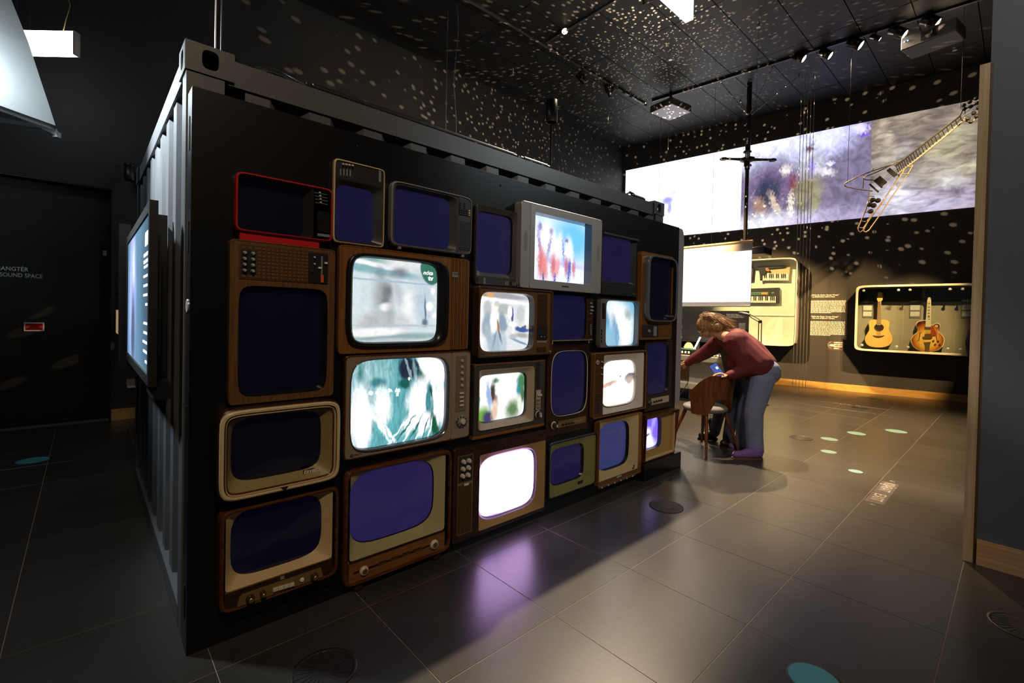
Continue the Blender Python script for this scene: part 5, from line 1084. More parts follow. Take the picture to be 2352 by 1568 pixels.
# dome fitting, sprinklers, loose wires
c = FL(1401, 222, 5.70)
t = thing('ceiling_dome', 'dark domed ceiling fitting with hanging wire near gold spotlights', 'fitting', (c.x, c.y, CEIL-0.001))
MB().lathe((0, 0, 0), (0, 0, -1), [(0.10, 0), (0.115, .03), (0.11, .06), (0.085, .10), (0.05, .14), (0.03, .19), (0.004, .22)], 22).build('dome', mat('smoked_steel', (0.10, 0.10, 0.11), .2, .8), t)
MB().cyl((0, 0, -.22), (0, 0, -.9), 0.003, 0.003, 6).build('wire', M_SAT, t)
for i, (x, y, zz, lb) in enumerate(((1397, 285, 5.75, 'small chrome sprinkler below the domed fitting'), (1742, 60, 5.8, 'small chrome sprinkler beyond the ceiling light box'), (1540, 135, 5.8, 'small chrome sprinkler between light box and projector'), (1178, 172, 5.78, 'small chrome sprinkler above the container roof'), (2193, 113, 5.8, 'small chrome sprinkler beside the grey ceiling projector'))):
    c = FL(x, y, zz)
    t = thing('sprinkler', lb, 'sprinkler', (c.x, c.y, CEIL-.001), 'ceiling sprinklers')
    MB().cyl((0, 0, 0), (0, 0, -.06), 0.012).build('pipe', M_CHR, t); MB().lathe((0, 0, -.06), (0, 0, -1), [(0.02, 0), (0.028, .02), (.01, .04), (.03, .055), (.03, .06)], 12).build('head', M_CHR, t)
    if i in (1, 2): MB().cyl((0, 0, -.12), (0, 0, -1.9), 0.002, 0.002, 5).build('wire', M_SAT, t)
for x, y, x2, lb in ((1029, 24, 1023, 'straight thin wire hanging over the container'), (1050, 12, 1046, 'wavy thin wire hanging over the container')):
    c = FL(x, y, CEIL-.001); zb = 3.0; wv = 0.03 if 'wavy' in lb else 0.0
    pts = [(c.x+wv*math.sin(k*.9), c.y, CEIL-.001-(CEIL-zb)*k/14) for k in range(15)]
    tag(MB().tube(pts, 0.004, 6).build('hanging_wire', M_STEEL), lb, 'wire')
# ================================================================ pole with hovering multi-arm device, strings
pc = FL(1722, 190, CEIL)
dpth = lambda z: None
def onpole(py):      # height on the pole seen at this pixel row
    best = min((abs((lambda v: CY-F*v.y/-v.z)(ROT.transposed() @ (Vector((pc.x, pc.y, z/100))-CAM))-py), z/100) for z in range(100, 590))
    return best[1]
zb, zd, zj = onpole(552), onpole(366), onpole(268)
pt = thing('ceiling_pole', 'long black telescopic pole hanging from ceiling above the white screen', 'pole', (pc.x, pc.y, zb))
MB().cyl((0, 0, 0), (0, 0, (CEIL-zb)*.45), 0.035, 0.035, 12).build('lower_tube', M_SAT, pt); MB().cyl((0, 0, (CEIL-zb)*.45), (0, 0, CEIL-zb-.001), 0.045, 0.045, 12).build('upper_tube', M_SAT, pt)
for dx, dy in ((.62, .42), (-.55, .35), (.35, -.75), (-.3, -.5)):
    n = 12; s = Vector((0, 0, zj-zb)); e = Vector((dx, dy, CEIL-zb-.005))
    ch = MB()
    for k in range(n):
        a, b = s.lerp(e, k/n), s.lerp(e, (k+.8)/n); ch.cyl(a, b, 0.006, 0.006, 6); ch.sphere(b, 0.016, 6)
    o = ch.build('stay_chain', M_STEEL, pt); o['kind'] = 'stuff'
dv_ = thing('quad_arm_device', 'black four armed rotor device mounted on the ceiling pole', 'device', (pc.x, pc.y, zd))
MB().lathe((0, 0, -.05), (0, 0, 1), [(0.06, 0), (0.13, .03), (0.13, .07), (.06, .1)], 16).build('hub', M_BLK, dv_)
for k, (a, ln, up) in enumerate(((0.35, .42, .02), (1.9, .42, .08), (3.5, .42, .02), (5.05, .42, -.06))):
    e = Vector((math.cos(a)*ln, math.sin(a)*ln, up)); ar = MB().tube([e*.2, e*.6, e], [.03, .024, .02], 8).build('arm', M_BLK, dv_)
    MB().lathe(e+Vector((0, 0, -.03)), (0, 0, 1), [(.05, 0), (.075, .015), (.06, .04), (.03, .05)], 14).build('rotor_pod', M_DKG, ar)
for dx in (-.08, .1): MB().cyl((dx, .02, -.05), (dx, .02, -.14), .012, .012, 8).build('landing_leg', M_BLK, dv_)
c = PX(1742, 578, 9.35)
pj = thing('hanging_projector', 'small dark projector at the corner of the hanging white screen', 'projector', (c.x, c.y, c.z-.06))
bevel(MB().box((-.2, -.17, 0), (.2, .17, .13)).build('housing', mat('blue_black_plastic', (0.02, 0.02, 0.045), .3), pj), .01)
MB().tube([(0, .1, .125), (0, .1, .2), (pc.x-pj.location.x, pc.y-pj.location.y, zb-pj.location.z+.05)], .018, 8).build('stem', M_SAT, pj); MB().box((-.19, -.16, -.012), (.19, .16, -.0005)).build('base_plate', mat('cream_plate', (0.4, 0.34, 0.25), .5), pj)
sp0 = FL(1820, 905)
for k in range(5):
    x, y = sp0.x+.03*k, sp0.y-.045*k
    tag(MB().cyl((x, y, 0.0005), (x, y, CEIL-.001), 0.0045, 0.0045, 6).build('tall_string', mat('pale_string', (0.42, 0.36, 0.30), .5)), 'tall pale string stretched from floor to ceiling before white showcase', 'string', 'tall strings before the showcase')
# ================================================================ back wall: projected light put into glowing plates
def SW(x, y, off=0.0):
    p = BW(x, y, off); return ((p-BA).dot(BD), p.z)
def WP(s, off, z): return BA+BD*s+BN*off+Vector((0, 0, z))
sA = SW(1437, 420, .01)[0]; sB = SW(1703, 430, .01)[0]; sC = SW(2000, 380, .01)[0]; sD = SW(2300, 350, .01)[0]
ZT = SW(1900, 298, .01)[1]; ZB = SW(1900, 508, .01)[1]
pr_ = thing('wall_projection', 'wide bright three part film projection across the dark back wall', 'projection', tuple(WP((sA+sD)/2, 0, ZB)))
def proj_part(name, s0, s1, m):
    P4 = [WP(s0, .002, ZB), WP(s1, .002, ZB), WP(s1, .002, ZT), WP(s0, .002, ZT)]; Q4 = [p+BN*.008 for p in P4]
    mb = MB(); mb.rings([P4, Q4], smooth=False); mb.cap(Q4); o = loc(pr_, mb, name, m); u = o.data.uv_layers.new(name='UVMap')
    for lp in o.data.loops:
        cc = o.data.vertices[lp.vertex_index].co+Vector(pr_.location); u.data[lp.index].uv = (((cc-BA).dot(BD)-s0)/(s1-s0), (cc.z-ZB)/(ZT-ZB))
def blob(s0, s1, x, y, rx, ry, rot, soft, col):
    a = SW(x, y, .01); b = SW(x+rx, y, .01); c_ = SW(x, y+ry, .01)
    return ((a[0]-s0)/(s1-s0), (a[1]-ZB)/(ZT-ZB), abs(b[0]-a[0])/(s1-s0), abs(c_[1]-a[1])/(ZT-ZB), rot, soft, col)
bl = lambda *a: blob(sA, sB, *a)
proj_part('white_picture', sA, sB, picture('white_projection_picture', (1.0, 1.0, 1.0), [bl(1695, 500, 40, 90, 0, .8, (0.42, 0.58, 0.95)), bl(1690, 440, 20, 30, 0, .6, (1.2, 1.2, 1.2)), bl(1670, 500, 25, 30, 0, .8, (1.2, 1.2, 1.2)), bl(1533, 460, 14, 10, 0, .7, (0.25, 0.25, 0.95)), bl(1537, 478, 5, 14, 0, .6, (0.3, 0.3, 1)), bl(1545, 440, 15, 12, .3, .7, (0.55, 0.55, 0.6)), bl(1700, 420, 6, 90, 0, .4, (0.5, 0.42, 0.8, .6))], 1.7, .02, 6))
bl = lambda *a: blob(sB, sC, *a)
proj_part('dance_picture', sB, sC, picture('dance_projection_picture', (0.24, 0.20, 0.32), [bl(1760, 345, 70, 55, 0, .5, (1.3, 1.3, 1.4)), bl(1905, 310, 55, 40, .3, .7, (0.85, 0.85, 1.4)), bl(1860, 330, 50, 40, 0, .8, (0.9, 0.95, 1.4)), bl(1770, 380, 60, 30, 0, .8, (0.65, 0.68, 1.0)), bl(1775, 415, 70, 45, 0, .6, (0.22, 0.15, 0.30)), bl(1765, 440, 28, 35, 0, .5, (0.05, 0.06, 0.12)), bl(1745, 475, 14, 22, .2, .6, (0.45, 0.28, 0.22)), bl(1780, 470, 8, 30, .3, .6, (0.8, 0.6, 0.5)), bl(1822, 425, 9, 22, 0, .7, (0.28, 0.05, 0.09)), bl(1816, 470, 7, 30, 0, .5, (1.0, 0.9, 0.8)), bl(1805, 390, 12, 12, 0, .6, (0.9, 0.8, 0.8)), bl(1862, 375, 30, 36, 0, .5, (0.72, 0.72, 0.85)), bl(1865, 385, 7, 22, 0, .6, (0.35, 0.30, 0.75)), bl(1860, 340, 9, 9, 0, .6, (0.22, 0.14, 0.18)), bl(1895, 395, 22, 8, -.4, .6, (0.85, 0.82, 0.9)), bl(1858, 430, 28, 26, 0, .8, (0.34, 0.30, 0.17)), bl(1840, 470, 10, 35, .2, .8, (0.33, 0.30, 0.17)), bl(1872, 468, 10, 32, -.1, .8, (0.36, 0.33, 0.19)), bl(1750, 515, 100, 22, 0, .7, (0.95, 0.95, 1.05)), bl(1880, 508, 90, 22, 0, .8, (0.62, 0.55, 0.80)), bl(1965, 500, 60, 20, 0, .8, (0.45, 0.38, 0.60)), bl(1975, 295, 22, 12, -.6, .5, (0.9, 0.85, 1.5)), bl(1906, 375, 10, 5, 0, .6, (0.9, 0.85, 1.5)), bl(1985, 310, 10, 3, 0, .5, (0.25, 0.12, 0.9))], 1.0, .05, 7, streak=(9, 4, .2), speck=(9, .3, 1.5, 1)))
bl = lambda *a: blob(sC, sD, *a)
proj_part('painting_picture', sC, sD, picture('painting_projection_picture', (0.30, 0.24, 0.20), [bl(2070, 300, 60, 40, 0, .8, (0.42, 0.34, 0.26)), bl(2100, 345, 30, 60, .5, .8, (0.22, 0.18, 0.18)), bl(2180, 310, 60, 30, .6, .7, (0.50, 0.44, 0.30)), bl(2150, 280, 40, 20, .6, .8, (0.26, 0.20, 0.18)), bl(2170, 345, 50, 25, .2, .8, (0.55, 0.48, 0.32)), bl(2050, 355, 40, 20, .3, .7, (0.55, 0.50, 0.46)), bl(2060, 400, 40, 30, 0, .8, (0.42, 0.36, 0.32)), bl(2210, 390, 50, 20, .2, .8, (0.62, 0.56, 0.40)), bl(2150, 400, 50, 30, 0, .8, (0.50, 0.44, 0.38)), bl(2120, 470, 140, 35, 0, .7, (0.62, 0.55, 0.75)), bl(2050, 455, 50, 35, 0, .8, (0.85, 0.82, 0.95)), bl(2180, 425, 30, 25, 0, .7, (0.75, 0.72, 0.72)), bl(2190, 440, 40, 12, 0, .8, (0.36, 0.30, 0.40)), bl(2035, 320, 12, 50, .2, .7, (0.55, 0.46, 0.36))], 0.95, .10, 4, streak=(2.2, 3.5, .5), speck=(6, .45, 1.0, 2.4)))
# ================================================================ wire flying-V guitar sculpture
G6 = (1950, 200, 4.355)
def gp(x, y, off=2.2): return BW(G6[0]+x/G6[2], G6[1]+y/G6[2], off)
M_WIRE = mat('pale_wire_rod', (0.55, 0.44, 0.32), .35, .5); M_WIRED = mat('dark_wire_rod', (0.06, 0.055, 0.05), .4, .4)
fv = thing('wire_guitar_sculpture', 'giant V shaped wire frame guitar hanging before the projection', 'sculpture', tuple(gp(480, 830)))
rr_ = 0.0085
def wire(name, pts, m=M_WIRE, r=rr_, off=2.2): loc(fv, MB().tube([gp(*(p if len(p) == 3 else (p[0], p[1], off))) for p in pts], r, 6), name, m)
for off in (2.2, 2.08):
    wire('upper_wing', [(525,735),(380,790),(230,840),(100,890),(0,940),(-40,965),(-45,985),(-20,1000),(60,1015),(190,1035),(235,1040)], off=off)
    wire('lower_wing', [(200,1050),(207,1080),(195,1130),(160,1250),(120,1340),(90,1410),(95,1440),(115,1452),(150,1420),(190,1340),(180,1330)] if off == 2.2 else [(495,870),(500,900),(400,1050),(280,1220),(150,1400),(145,1440),(170,1450),(200,1430),(300,1290),(420,1110),(560,910),(610,830),(635,785),(632,755)], off=off)
wire('inner_wing', [(440,770),(300,840),(155,900),(150,915),(170,928),(300,935)])
wire('lower_rail', [(550,820),(530,865),(430,1010),(300,1200),(180,1340)])
for a, b in (((230,840),(245,815)),((150,870),(140,1010)),((205,1092),(255,1092)),((150,1250),(195,1250)),((120,1340),(165,1345)),((105,1405),(140,1408)),((320,1170),(375,1172)),((530,867),(592,867)),((578,793),(630,795))): wire('cross_rod', [(*a, 2.2), (*b, 2.08)], r=.006)
wire('neck_rail', [(460,790),(650,645),(900,450),(1110,290)], M_WIRED, .012); wire('neck_rail', [(490,865),(680,720),(900,540),(1135,345)], M_WIRE, .014, 2.14)
wire('neck_rail', [(475,830),(680,690),(900,500),(1120,320)], M_WIRED, .004, 2.2)
for k in range(22):
    t_ = 1-(1-k/22.0)**1.35*1.0; t_ = k/22.0
    t_ = 1-2**(-k/14.0); t_ = t_/(1-2**(-21/14.0))*0.985
    u = 1-t_
    a = (460+(1110-460)*u, 790+(290-790)*u); b = (490+(1135-490)*u, 865+(345-865)*u); wire('fret', [(*a, 2.2), (*b, 2.14)], M_WIRED, .006)
for (x, y, w_, h_) in ((430,855,26,60),(320,940,40,56),(292,970,10,62),(250,1010,10,70)):
    c_ = gp(x, y); u_ = (gp(x+20, y-15)-c_).normalized(); v_ = (gp(x+15, y+40)-c_); v_ = (v_-u_*v_.dot(u_)).normalized()
    sc_ = (gp(x+1, y)-c_).length
    loc(fv, MB().obox(c_, u_*w_*.8*sc_, v_*h_*sc_, BN*.03), 'pickup', M_CHARC)
for (x, y) in ((237,1132),(290,1137),(247,1188),(210,1178),(217,1245)):
    c_ = gp(x, y); loc(fv, MB().lathe(c_, BN, [(.03, 0), (.04, .03), (.025, .05), (.02, .08)], 12), 'control_knob', M_CHARC)
wire('head_rail', [(1110,290),(1130,240),(1150,225),(1280,165),(1330,130)], M_WIRED, .009); wire('head_rail', [(1135,330),(1190,345),(1225,360),(1260,320),(1320,235)], M_WIRE, .009)
wire('head_rail', [(1140,335),(1165,290),(1160,235)], M_WIRE, .006)
for (x, y) in ((1147,185),(1207,153),(1270,120),(1152,222),(1217,198),(1282,163),(1190,320),(1247,265),(1295,213),(1217,350),(1275,295)):
    c_ = gp(x, y); loc(fv, MB().lathe(c_-BN*.02, BN, [(.012, 0), (.024, .02), (.027, .04), (.012, .055)], 12), 'tuning_peg', M_CHARC)
for k in range(3): wire('string', [(300+12*k, 960+10*k, 2.22), (470+8*k, 800+22*k, 2.22), (1115+8*k, 296+14*k, 2.22), (1275+12*k, 170+45*k, 2.22)], M_WIRED, .0025)
for (x, y) in ((-15, 970), (1118, 220)):
    c_ = gp(x, y); loc(fv, MB().cyl(c_, (c_.x, c_.y, CEIL-.001), .003, .003, 5), 'suspension_cable', M_SAT)
# ================================================================ guitar showcase
KC = (1960, 650, 8.11)
def ks(x, y, off): return SW(KC[0]+x/KC[2], KC[1]+y/KC[2], off)
OF = 0.34
s0, z1 = ks(35, 500, OF)[0], ks(1200, 20, OF)[1]; z0 = ks(1200, 1315, OF)[1]; s1 = s0+3.1
case = thing('guitar_showcase', 'wide wall showcase with white rounded rim and clear glass', 'showcase', tuple(WP(s0, 0, z0)))
def wring(a, b, c_, d, p, off): return [WP(x, off, z) for x, z in sup(a, b, c_, d, p)]
M_RIM = mat('white_rim', (0.80, 0.74, 0.62), .4); M_BACK = mat('warm_grey_back', (0.30, 0.26, 0.20), .7); M_SIDE = mat('dark_case_side', (0.02, 0.02, 0.02), .5)
mb = MB(); R_ = [wring(s0, z0, s1, z1, 26, .001), wring(s0, z0, s1, z1, 26, OF-.002)]; mb.rings(R_, smooth=False); loc(case, mb, 'side_walls', M_SIDE)
mb = MB(); I = lambda i: (s0+i, z0+i, s1-i, z1-i)
for a, b in zip([(0, OF-.012), (0, OF), (.004, OF+.004), (.034, OF+.004), (.038, OF-.004)], [(0, OF), (.004, OF+.004), (.034, OF+.004), (.038, OF-.004), (.038, OF-.03)]): mb.rings([wring(*I(a[0]), 26, a[1]), wring(*I(b[0]), 26, b[1])])
loc(case, mb, 'rim', M_RIM)
mb = MB(); mb.rings([wring(*I(.01), 26, .004), wring(*I(.01), 26, .02)]); mb.cap(wring(*I(.01), 26, .02)); loc(case, mb, 'back_board', M_BACK)
zsp = ks(800, 350, .05)[1]
mb = MB(); mb.add([WP(s0+.05, .022, zsp), WP(s1-.05, .022, zsp), WP(s1-.05, .022, z1-.05), WP(s0+.05, .022, z1-.05)], [(0, 1, 2, 3)]); loc(case, mb, 'painted_upper_shade', M_SIDE)  # shade below the case top, painted as a dark sheet
ed = [s0+.04, ks(930, 650, OF)[0], ks(1900, 650, OF)[0], s0+2.6, s1-.04]
for a, b in zip(ed, ed[1:]):
    mb = MB(); g = [WP(a+.004, OF-.02, z0+.04), WP(b-.004, OF-.02, z0+.04), WP(b-.004, OF-.02, z1-.04), WP(a+.004, OF-.02, z1-.04)]; h_ = [p+BN*.006 for p in g]
    mb.rings([g, h_], smooth=False); mb.cap(g, True); mb.cap(h_); loc(case, mb, 'glass_pane', glass('clear_glass'))
    for sx_ in (a+.08, b-.08):
        for zz in (z0+.11, z1-.10):
            loc(case, MB().lathe(WP(sx_, OF-.03, zz), BN, [(.012, -.05), (.012, .02), (.024, .022), (.024, .03), (.012, .034)], 14), 'standoff', M_CHR)
for x0_, x1_, y0_, y1_ in ((165, 375, 330, 640), (1040, 1270, 320, 645), (2000, 2260, 300, 650)):
    a, b = ks(x0_, y1_, .03), ks(x1_, y0_, .03)
    mb = MB(); g = [WP(a[0], .024, a[1]), WP(b[0], .024, a[1]), WP(b[0], .024, b[1]), WP(a[0], .024, b[1])]; mb.prism(g, BN*.006); loc(case, mb, 'caption_card', mat('grey_caption_card', (0.18, 0.16, 0.14), .6))
    mb = MB(); w_ = b[0]-a[0]; h_ = b[1]-a[1]
    for u0, u1, v0, v1 in ((.08, .55, .90, .96), (.08, .92, .45, .72), (.08, .90, .10, .36)):
        n = 1 if v1-v0 < .1 else 8
        for k in range(n):
            zA = a[1]+h_*(v0+(v1-v0)*k/n); zB = a[1]+h_*(v0+(v1-v0)*(k+.7)/n); g = [WP(a[0]+w_*u0, .031, zA), WP(a[0]+w_*(u1-.1*random.random() if n > 1 else u1), .031, zA), WP(a[0]+w_*u1, .031, zB), WP(a[0]+w_*u0, .031, zB)]; mb.add(g, [(0, 1, 2, 3)])
    loc(case, mb, 'caption_print', M_WHT)
# guitars
def catmull(P, n=5):
    out = []; m_ = len(P)
    for i in range(m_):
        p0, p1, p2, p3 = P[i-1], P[i], P[(i+1) % m_], P[(i+2) % m_]
        for k in range(n):
            t_ = k/n; out.append(tuple(.5*((2*p1[j])+(-p0[j]+p2[j])*t_+(2*p0[j]-5*p1[j]+4*p2[j]-p3[j])*t_*t_+(-p0[j]+3*p1[j]-3*p2[j]+p3[j])*t_**3) for j in (0, 1)))
    return out
GO = 0.14
def gpt(x, y, off): s_, z_ = ks(x, y, GO); return WP(s_, off, z_)
def plate(o, name, poly, o0, o1, m): return loc(o, MB().prism([gpt(x, y, o0) for x, y in poly], BN*(o1-o0)), name, m)
spruce = wood('spruce_top', (0.72, 0.40, 0.10), (0.84, 0.52, 0.17), 'z', 120, .3, 3)
ac = thing('acoustic_guitar', 'natural spruce acoustic guitar hanging in the glass showcase', 'guitar', tuple(gpt(465, 1197, GO)))
ol = catmull([(440,680),(380,678),(320,690),(290,725),(288,780),(298,850),(285,900),(245,960),(218,1030),(228,1100),(280,1160),(370,1190),(465,1197),(560,1190),(650,1165),(710,1110),(730,1040),(712,970),(675,900),(660,840),(672,780),(672,730),(640,695),(580,682),(510,680)], 3)
plate(ac, 'body', ol, GO-.10, GO, wood('mahogany_sides', (0.16, 0.06, 0.02), (0.22, 0.09, 0.03), 'z', 80, .3, 4)); plate(ac, 'top', ol, GO, GO+.004, spruce)
loc(ac, MB().cyl(gpt(478, 826, GO+.004), gpt(478, 826, GO+.006), .056, .056, 24), 'soundhole', M_SLOT); loc(ac, MB().lathe(gpt(478, 826, GO+.004), BN, [(.074, 0), (.074, .0012), (.056, .0012), (.056, 0)], 24), 'rosette', M_BRNW)
plate(ac, 'bridge', [(360,968),(440,985),(510,985),(585,968),(560,990),(510,1008),(430,1008),(385,990)], GO+.004, GO+.014, M_BRNW)
plate(ac, 'fretboard', [(458,340),(520,340),(515,780),(440,780)], GO+.005, GO+.016, wood('pale_fretboard', (0.55, 0.36, 0.2), (0.65, 0.45, 0.27), 'z', 80, .4, 3)); plate(ac, 'neck', [(462,345),(516,345),(508,690),(446,690)], GO-.015, GO+.005, M_TEAK)
for k in range(14):
    y = 345+430*(1-2**(-k/12.0))/(1-2**(-14/12.0)); w_ = 30+8*(y-340)/440; plate(ac, 'fret', [(485-w_*1.0, y), (485+w_*.95, y), (485+w_*.95, y+5), (485-w_, y+5)], GO+.016, GO+.018, M_BRNW)
plate(ac, 'headstock', [(465,170),(528,168),(548,250),(545,310),(520,340),(458,340),(440,310),(445,250)], GO-.012, GO+.012, spruce)
for x, y in ((440,190),(436,232),(430,270),(545,190),(550,232),(555,270)): loc(ac, MB().cyl(gpt(x, y, GO-.004), gpt(x+(12 if x > 500 else -12), y, GO-.004), .009, .011, 8), 'tuning_peg', mat('red_brown_peg', (0.5, 0.12, 0.06), .3))
for k in range(6): loc(ac, MB().cyl(gpt(462+k*9, 345, GO+.021), gpt(440+k*16, 985, GO+.018), .0012, .0012, 5), 'string', M_BRASS)
at_ = thing('archtop_guitar', 'sunburst archtop guitar with cream binding hanging in the glass showcase', 'guitar', tuple(gpt(1360, 1280, GO)))
ol = catmull([(1350,690),(1270,692),(1200,712),(1167,760),(1172,820),(1197,880),(1170,930),(1110,975),(1072,1050),(1087,1130),(1140,1200),(1230,1255),(1350,1280),(1480,1275),(1590,1240),(1668,1170),(1698,1080),(1688,1010),(1640,945),(1585,900),(1590,855),(1622,810),(1610,760),(1555,742),(1500,766),(1450,772)], 3)
def burst():
    m, nt, b = nodes('sunburst_lacquer'); N = nt.nodes; L = nt.links
    tc = N.new('ShaderNodeTexCoord'); mp = N.new('ShaderNodeMapping'); mp.vector_type = 'TEXTURE'; mp.inputs['Location'].default_value = (0.5, 0.5, 0.40); mp.inputs['Scale'].default_value = (.55, .55, .56)
    L.new(tc.outputs['Generated'], mp.inputs[0])
    sp_ = N.new('ShaderNodeSeparateXYZ'); cb = N.new('ShaderNodeCombineXYZ'); L.new(mp.outputs[0], sp_.inputs[0]); L.new(sp_.outputs[1], cb.inputs[0]); L.new(sp_.outputs[2], cb.inputs[1])
    ln = N.new('ShaderNodeVectorMath'); ln.operation = 'LENGTH'; L.new(cb.outputs[0], ln.inputs[0])
    cr = N.new('ShaderNodeValToRGB'); e = cr.color_ramp.elements; e[0].position = .45; e[0].color = (0.85, 0.50, 0.10, 1); e[1].position = .98; e[1].color = (0.10, 0.02, 0.01, 1)
    k = e.new(.75); k.color = (0.55, 0.16, 0.02, 1); L.new(ln.outputs['Value'], cr.inputs[0]); L.new(cr.outputs[0], b.inputs['Base Color']); b.inputs['Roughness'].default_value = .2
    return m
plate(at_, 'body', ol, GO-.08, GO, mat('cream_binding', (0.8, 0.70, 0.48), .4))
cxm = (1380, 1010); ol2 = [(cxm[0]+(x-cxm[0])*.955, cxm[1]+(y-cxm[1])*.955) for x, y in ol]
plate(at_, 'top', ol2, GO, GO+.006, burst())
plate(at_, 'pickguard', [(1448,800),(1480,800),(1510,860),(1555,930),(1550,975),(1500,990),(1440,985)], GO+.008, GO+.014, mat('tortoise_plate', (0.35, 0.06, 0.02), .3))
for yy in (800, 945): plate(at_, 'pickup', [(1330,yy),(1442,yy-5),(1442,yy+45),(1330,yy+50)], GO+.006, GO+.020, M_BRASS)
plate(at_, 'bridge', [(1290,995),(1470,990),(1470,1012),(1440,1030),(1320,1032),(1290,1015)], GO+.006, GO+.024, M_BRASS)
plate(at_, 'tailpiece', [(1312,1100),(1442,1092),(1425,1160),(1412,1275),(1338,1275),(1332,1160)], GO+.006, GO+.016, M_BRASS)
for x, y in ((1492,1070),(1580,1075),(1525,1135),(1615,1140)): loc(at_, MB().lathe(gpt(x, y, GO+.006), BN, [(.014, 0), (.016, .012), (.012, .02)], 12), 'control_knob', M_BRASS)
loc(at_, MB().lathe(gpt(1550, 800, GO+.006), BN, [(.022, 0), (.022, .004)], 14), 'selector_switch', M_CREAM)
for xo, sg in ((1232, 1), (1545, -1)):
    loc(at_, MB().tube([gpt(xo+sg*45, 910, GO+.007), gpt(xo+sg*8, 930, GO+.007), gpt(xo, 1000, GO+.007), gpt(xo-sg*15, 1070, GO+.007), gpt(xo-sg*45, 1078, GO+.007)], .005, 6), 'f_hole', M_SLOT)
plate(at_, 'neck', [(1374,300),(1448,300),(1446,800),(1345,800)], GO-.01, GO+.012, M_MAHOG); plate(at_, 'fretboard', [(1376,310),(1448,310),(1444,815),(1342,815)], GO+.012, GO+.022, mat('cream_fretboard', (0.85, 0.78, 0.62), .35))
for k, y in enumerate((372, 440, 500, 555, 605, 625, 665)): plate(at_, 'inlay', [(1388,y),(1425,y),(1424,y+14),(1387,y+14)], GO+.022, GO+.023, M_BRNW)
plate(at_, 'headstock', [(1362,185),(1390,200),(1412,175),(1440,200),(1470,185),(1482,260),(1455,300),(1448,340),(1375,340),(1368,300),(1348,265)], GO-.01, GO+.014, mat('black_lacquer', (0.01, 0.01, 0.01), .15))
plate(at_, 'truss_cover', [(1395,265),(1432,265),(1445,300),(1412,330),(1382,300)], GO+.014, GO+.017, M_OFFW)
for x, y in ((1345,160),(1340,200),(1332,240),(1482,158),(1486,200),(1490,242)): loc(at_, MB().cyl(gpt(x, y, GO), gpt(x+(14 if x > 1400 else -14), y, GO), .008, .011, 8), 'tuning_peg', M_BRASS)
for k in range(6): loc(at_, MB().cyl(gpt(1382+k*11, 320, GO+.026), gpt(1345+k*18, 1000, GO+.026), .0012, .0012, 5), 'string', M_BRASS)
# ================================================================ white keyboard showcase
OK_ = 0.30
KE = (1680, 560, 6.535)
def es(x, y, off): return SW(KE[0]+x/KE[2], KE[1]+y/KE[2], off)
s1 = es(985, 600, OK_)[0]; z1 = es(640, 215, OK_)[1]; z0 = es(700, 1530, OK_)[1]; s0 = s1-3.2
kc = thing('keyboard_showcase', 'white wall showcase with large rounded corner holding keyboards', 'showcase', tuple(WP(s0, 0, z0)))
M_SHELL = mat('white_shell', (0.78, 0.75, 0.70), .4)
mb = MB(); mb.rings([wring(s0, z0, s1, z1, 22, .001), wring(s0, z0, s1, z1, 22, OK_)], smooth=False); mb.rings([wring(s0, z0, s1, z1, 22, OK_), wring(s0+.02, z0+.02, s1-.02, z1-.02, 22, OK_)], smooth=False); mb.rings([wring(s0+.02, z0+.02, s1-.02, z1-.02, 22, OK_), wring(s0+.02, z0+.02, s1-.02, z1-.02, 22, .03)], smooth=False); loc(kc, mb, 'shell', M_SHELL)
mb = MB(); mb.cap(wring(s0+.01, z0+.01, s1-.01, z1-.01, 22, .03)); loc(kc, mb, 'back_board', mat('white_back_board', (0.72, 0.70, 0.66), .6))
a = es(500, 1070, .25); mb = MB().prism([WP(s0+.03, .031, a[1]-.008), WP(s0+.03, .031, a[1]+.008), WP(s0+.03, .05, a[1]+.008), WP(s0+.03, .05, a[1]-.008)], BD*(s1-s0-.06)); loc(kc, mb, 'ledge', M_SHELL)
mb = MB(); g = [WP(s0+.03, OK_-.02, z0+.03), WP(s1-.03, OK_-.02, z0+.03), WP(s1-.03, OK_-.02, z1-.03), WP(s0+.03, OK_-.02, z1-.03)]; mb.prism(g, BN*.006); loc(kc, mb, 'glass_pane', glass('clear_glass'))
KO = .10
def ep(x, y, off): s_, z_ = es(x, y, KO); return WP(s_, off, z_)
def kplate(o, name, poly, o0, o1, m): return loc(o, MB().prism([ep(x, y, o0) for x, y in poly], BN*(o1-o0)), name, m)
def keys(o, x0_, x1_, yt, yb, n, d0):
    for k in range(n):
        a, b = x0_+(x1_-x0_)*k/n, x0_+(x1_-x0_)*(k+.93)/n; kplate(o, 'white_key', [(a, yt), (b, yt), (b, yb), (a, yb)], d0, d0+.012, M_BUT)
    for k in range(n-1):
        if k % 7 in (2, 6): continue
        c_ = x0_+(x1_-x0_)*(k+.97)/n; w_ = (x1_-x0_)/n*.28; kplate(o, 'black_key', [(c_-w_, yt), (c_+w_, yt), (c_+w_, yt+(yb-yt)*.62), (c_-w_, yt+(yb-yt)*.62)], d0+.012, d0+.020, M_BLK)
kb = thing('synthesizer_keyboard', 'black synthesizer with green panel lines in the white showcase', 'keyboard', tuple(ep(500, 885, .06)))
kplate(kb, 'body', [(130,675),(715,655),(712,885),(130,888)], .032, .10, mat('brown_black_shell', (0.035, 0.027, 0.022), .4))
kplate(kb, 'green_strip', [(160,730),(555,722),(555,735),(160,743)], .10, .102, mat('green_strip', (0.10, 0.30, 0.20), .5)); kplate(kb, 'green_strip', [(160,753),(555,745),(555,756),(160,764)], .10, .102, MATS['green_strip'])
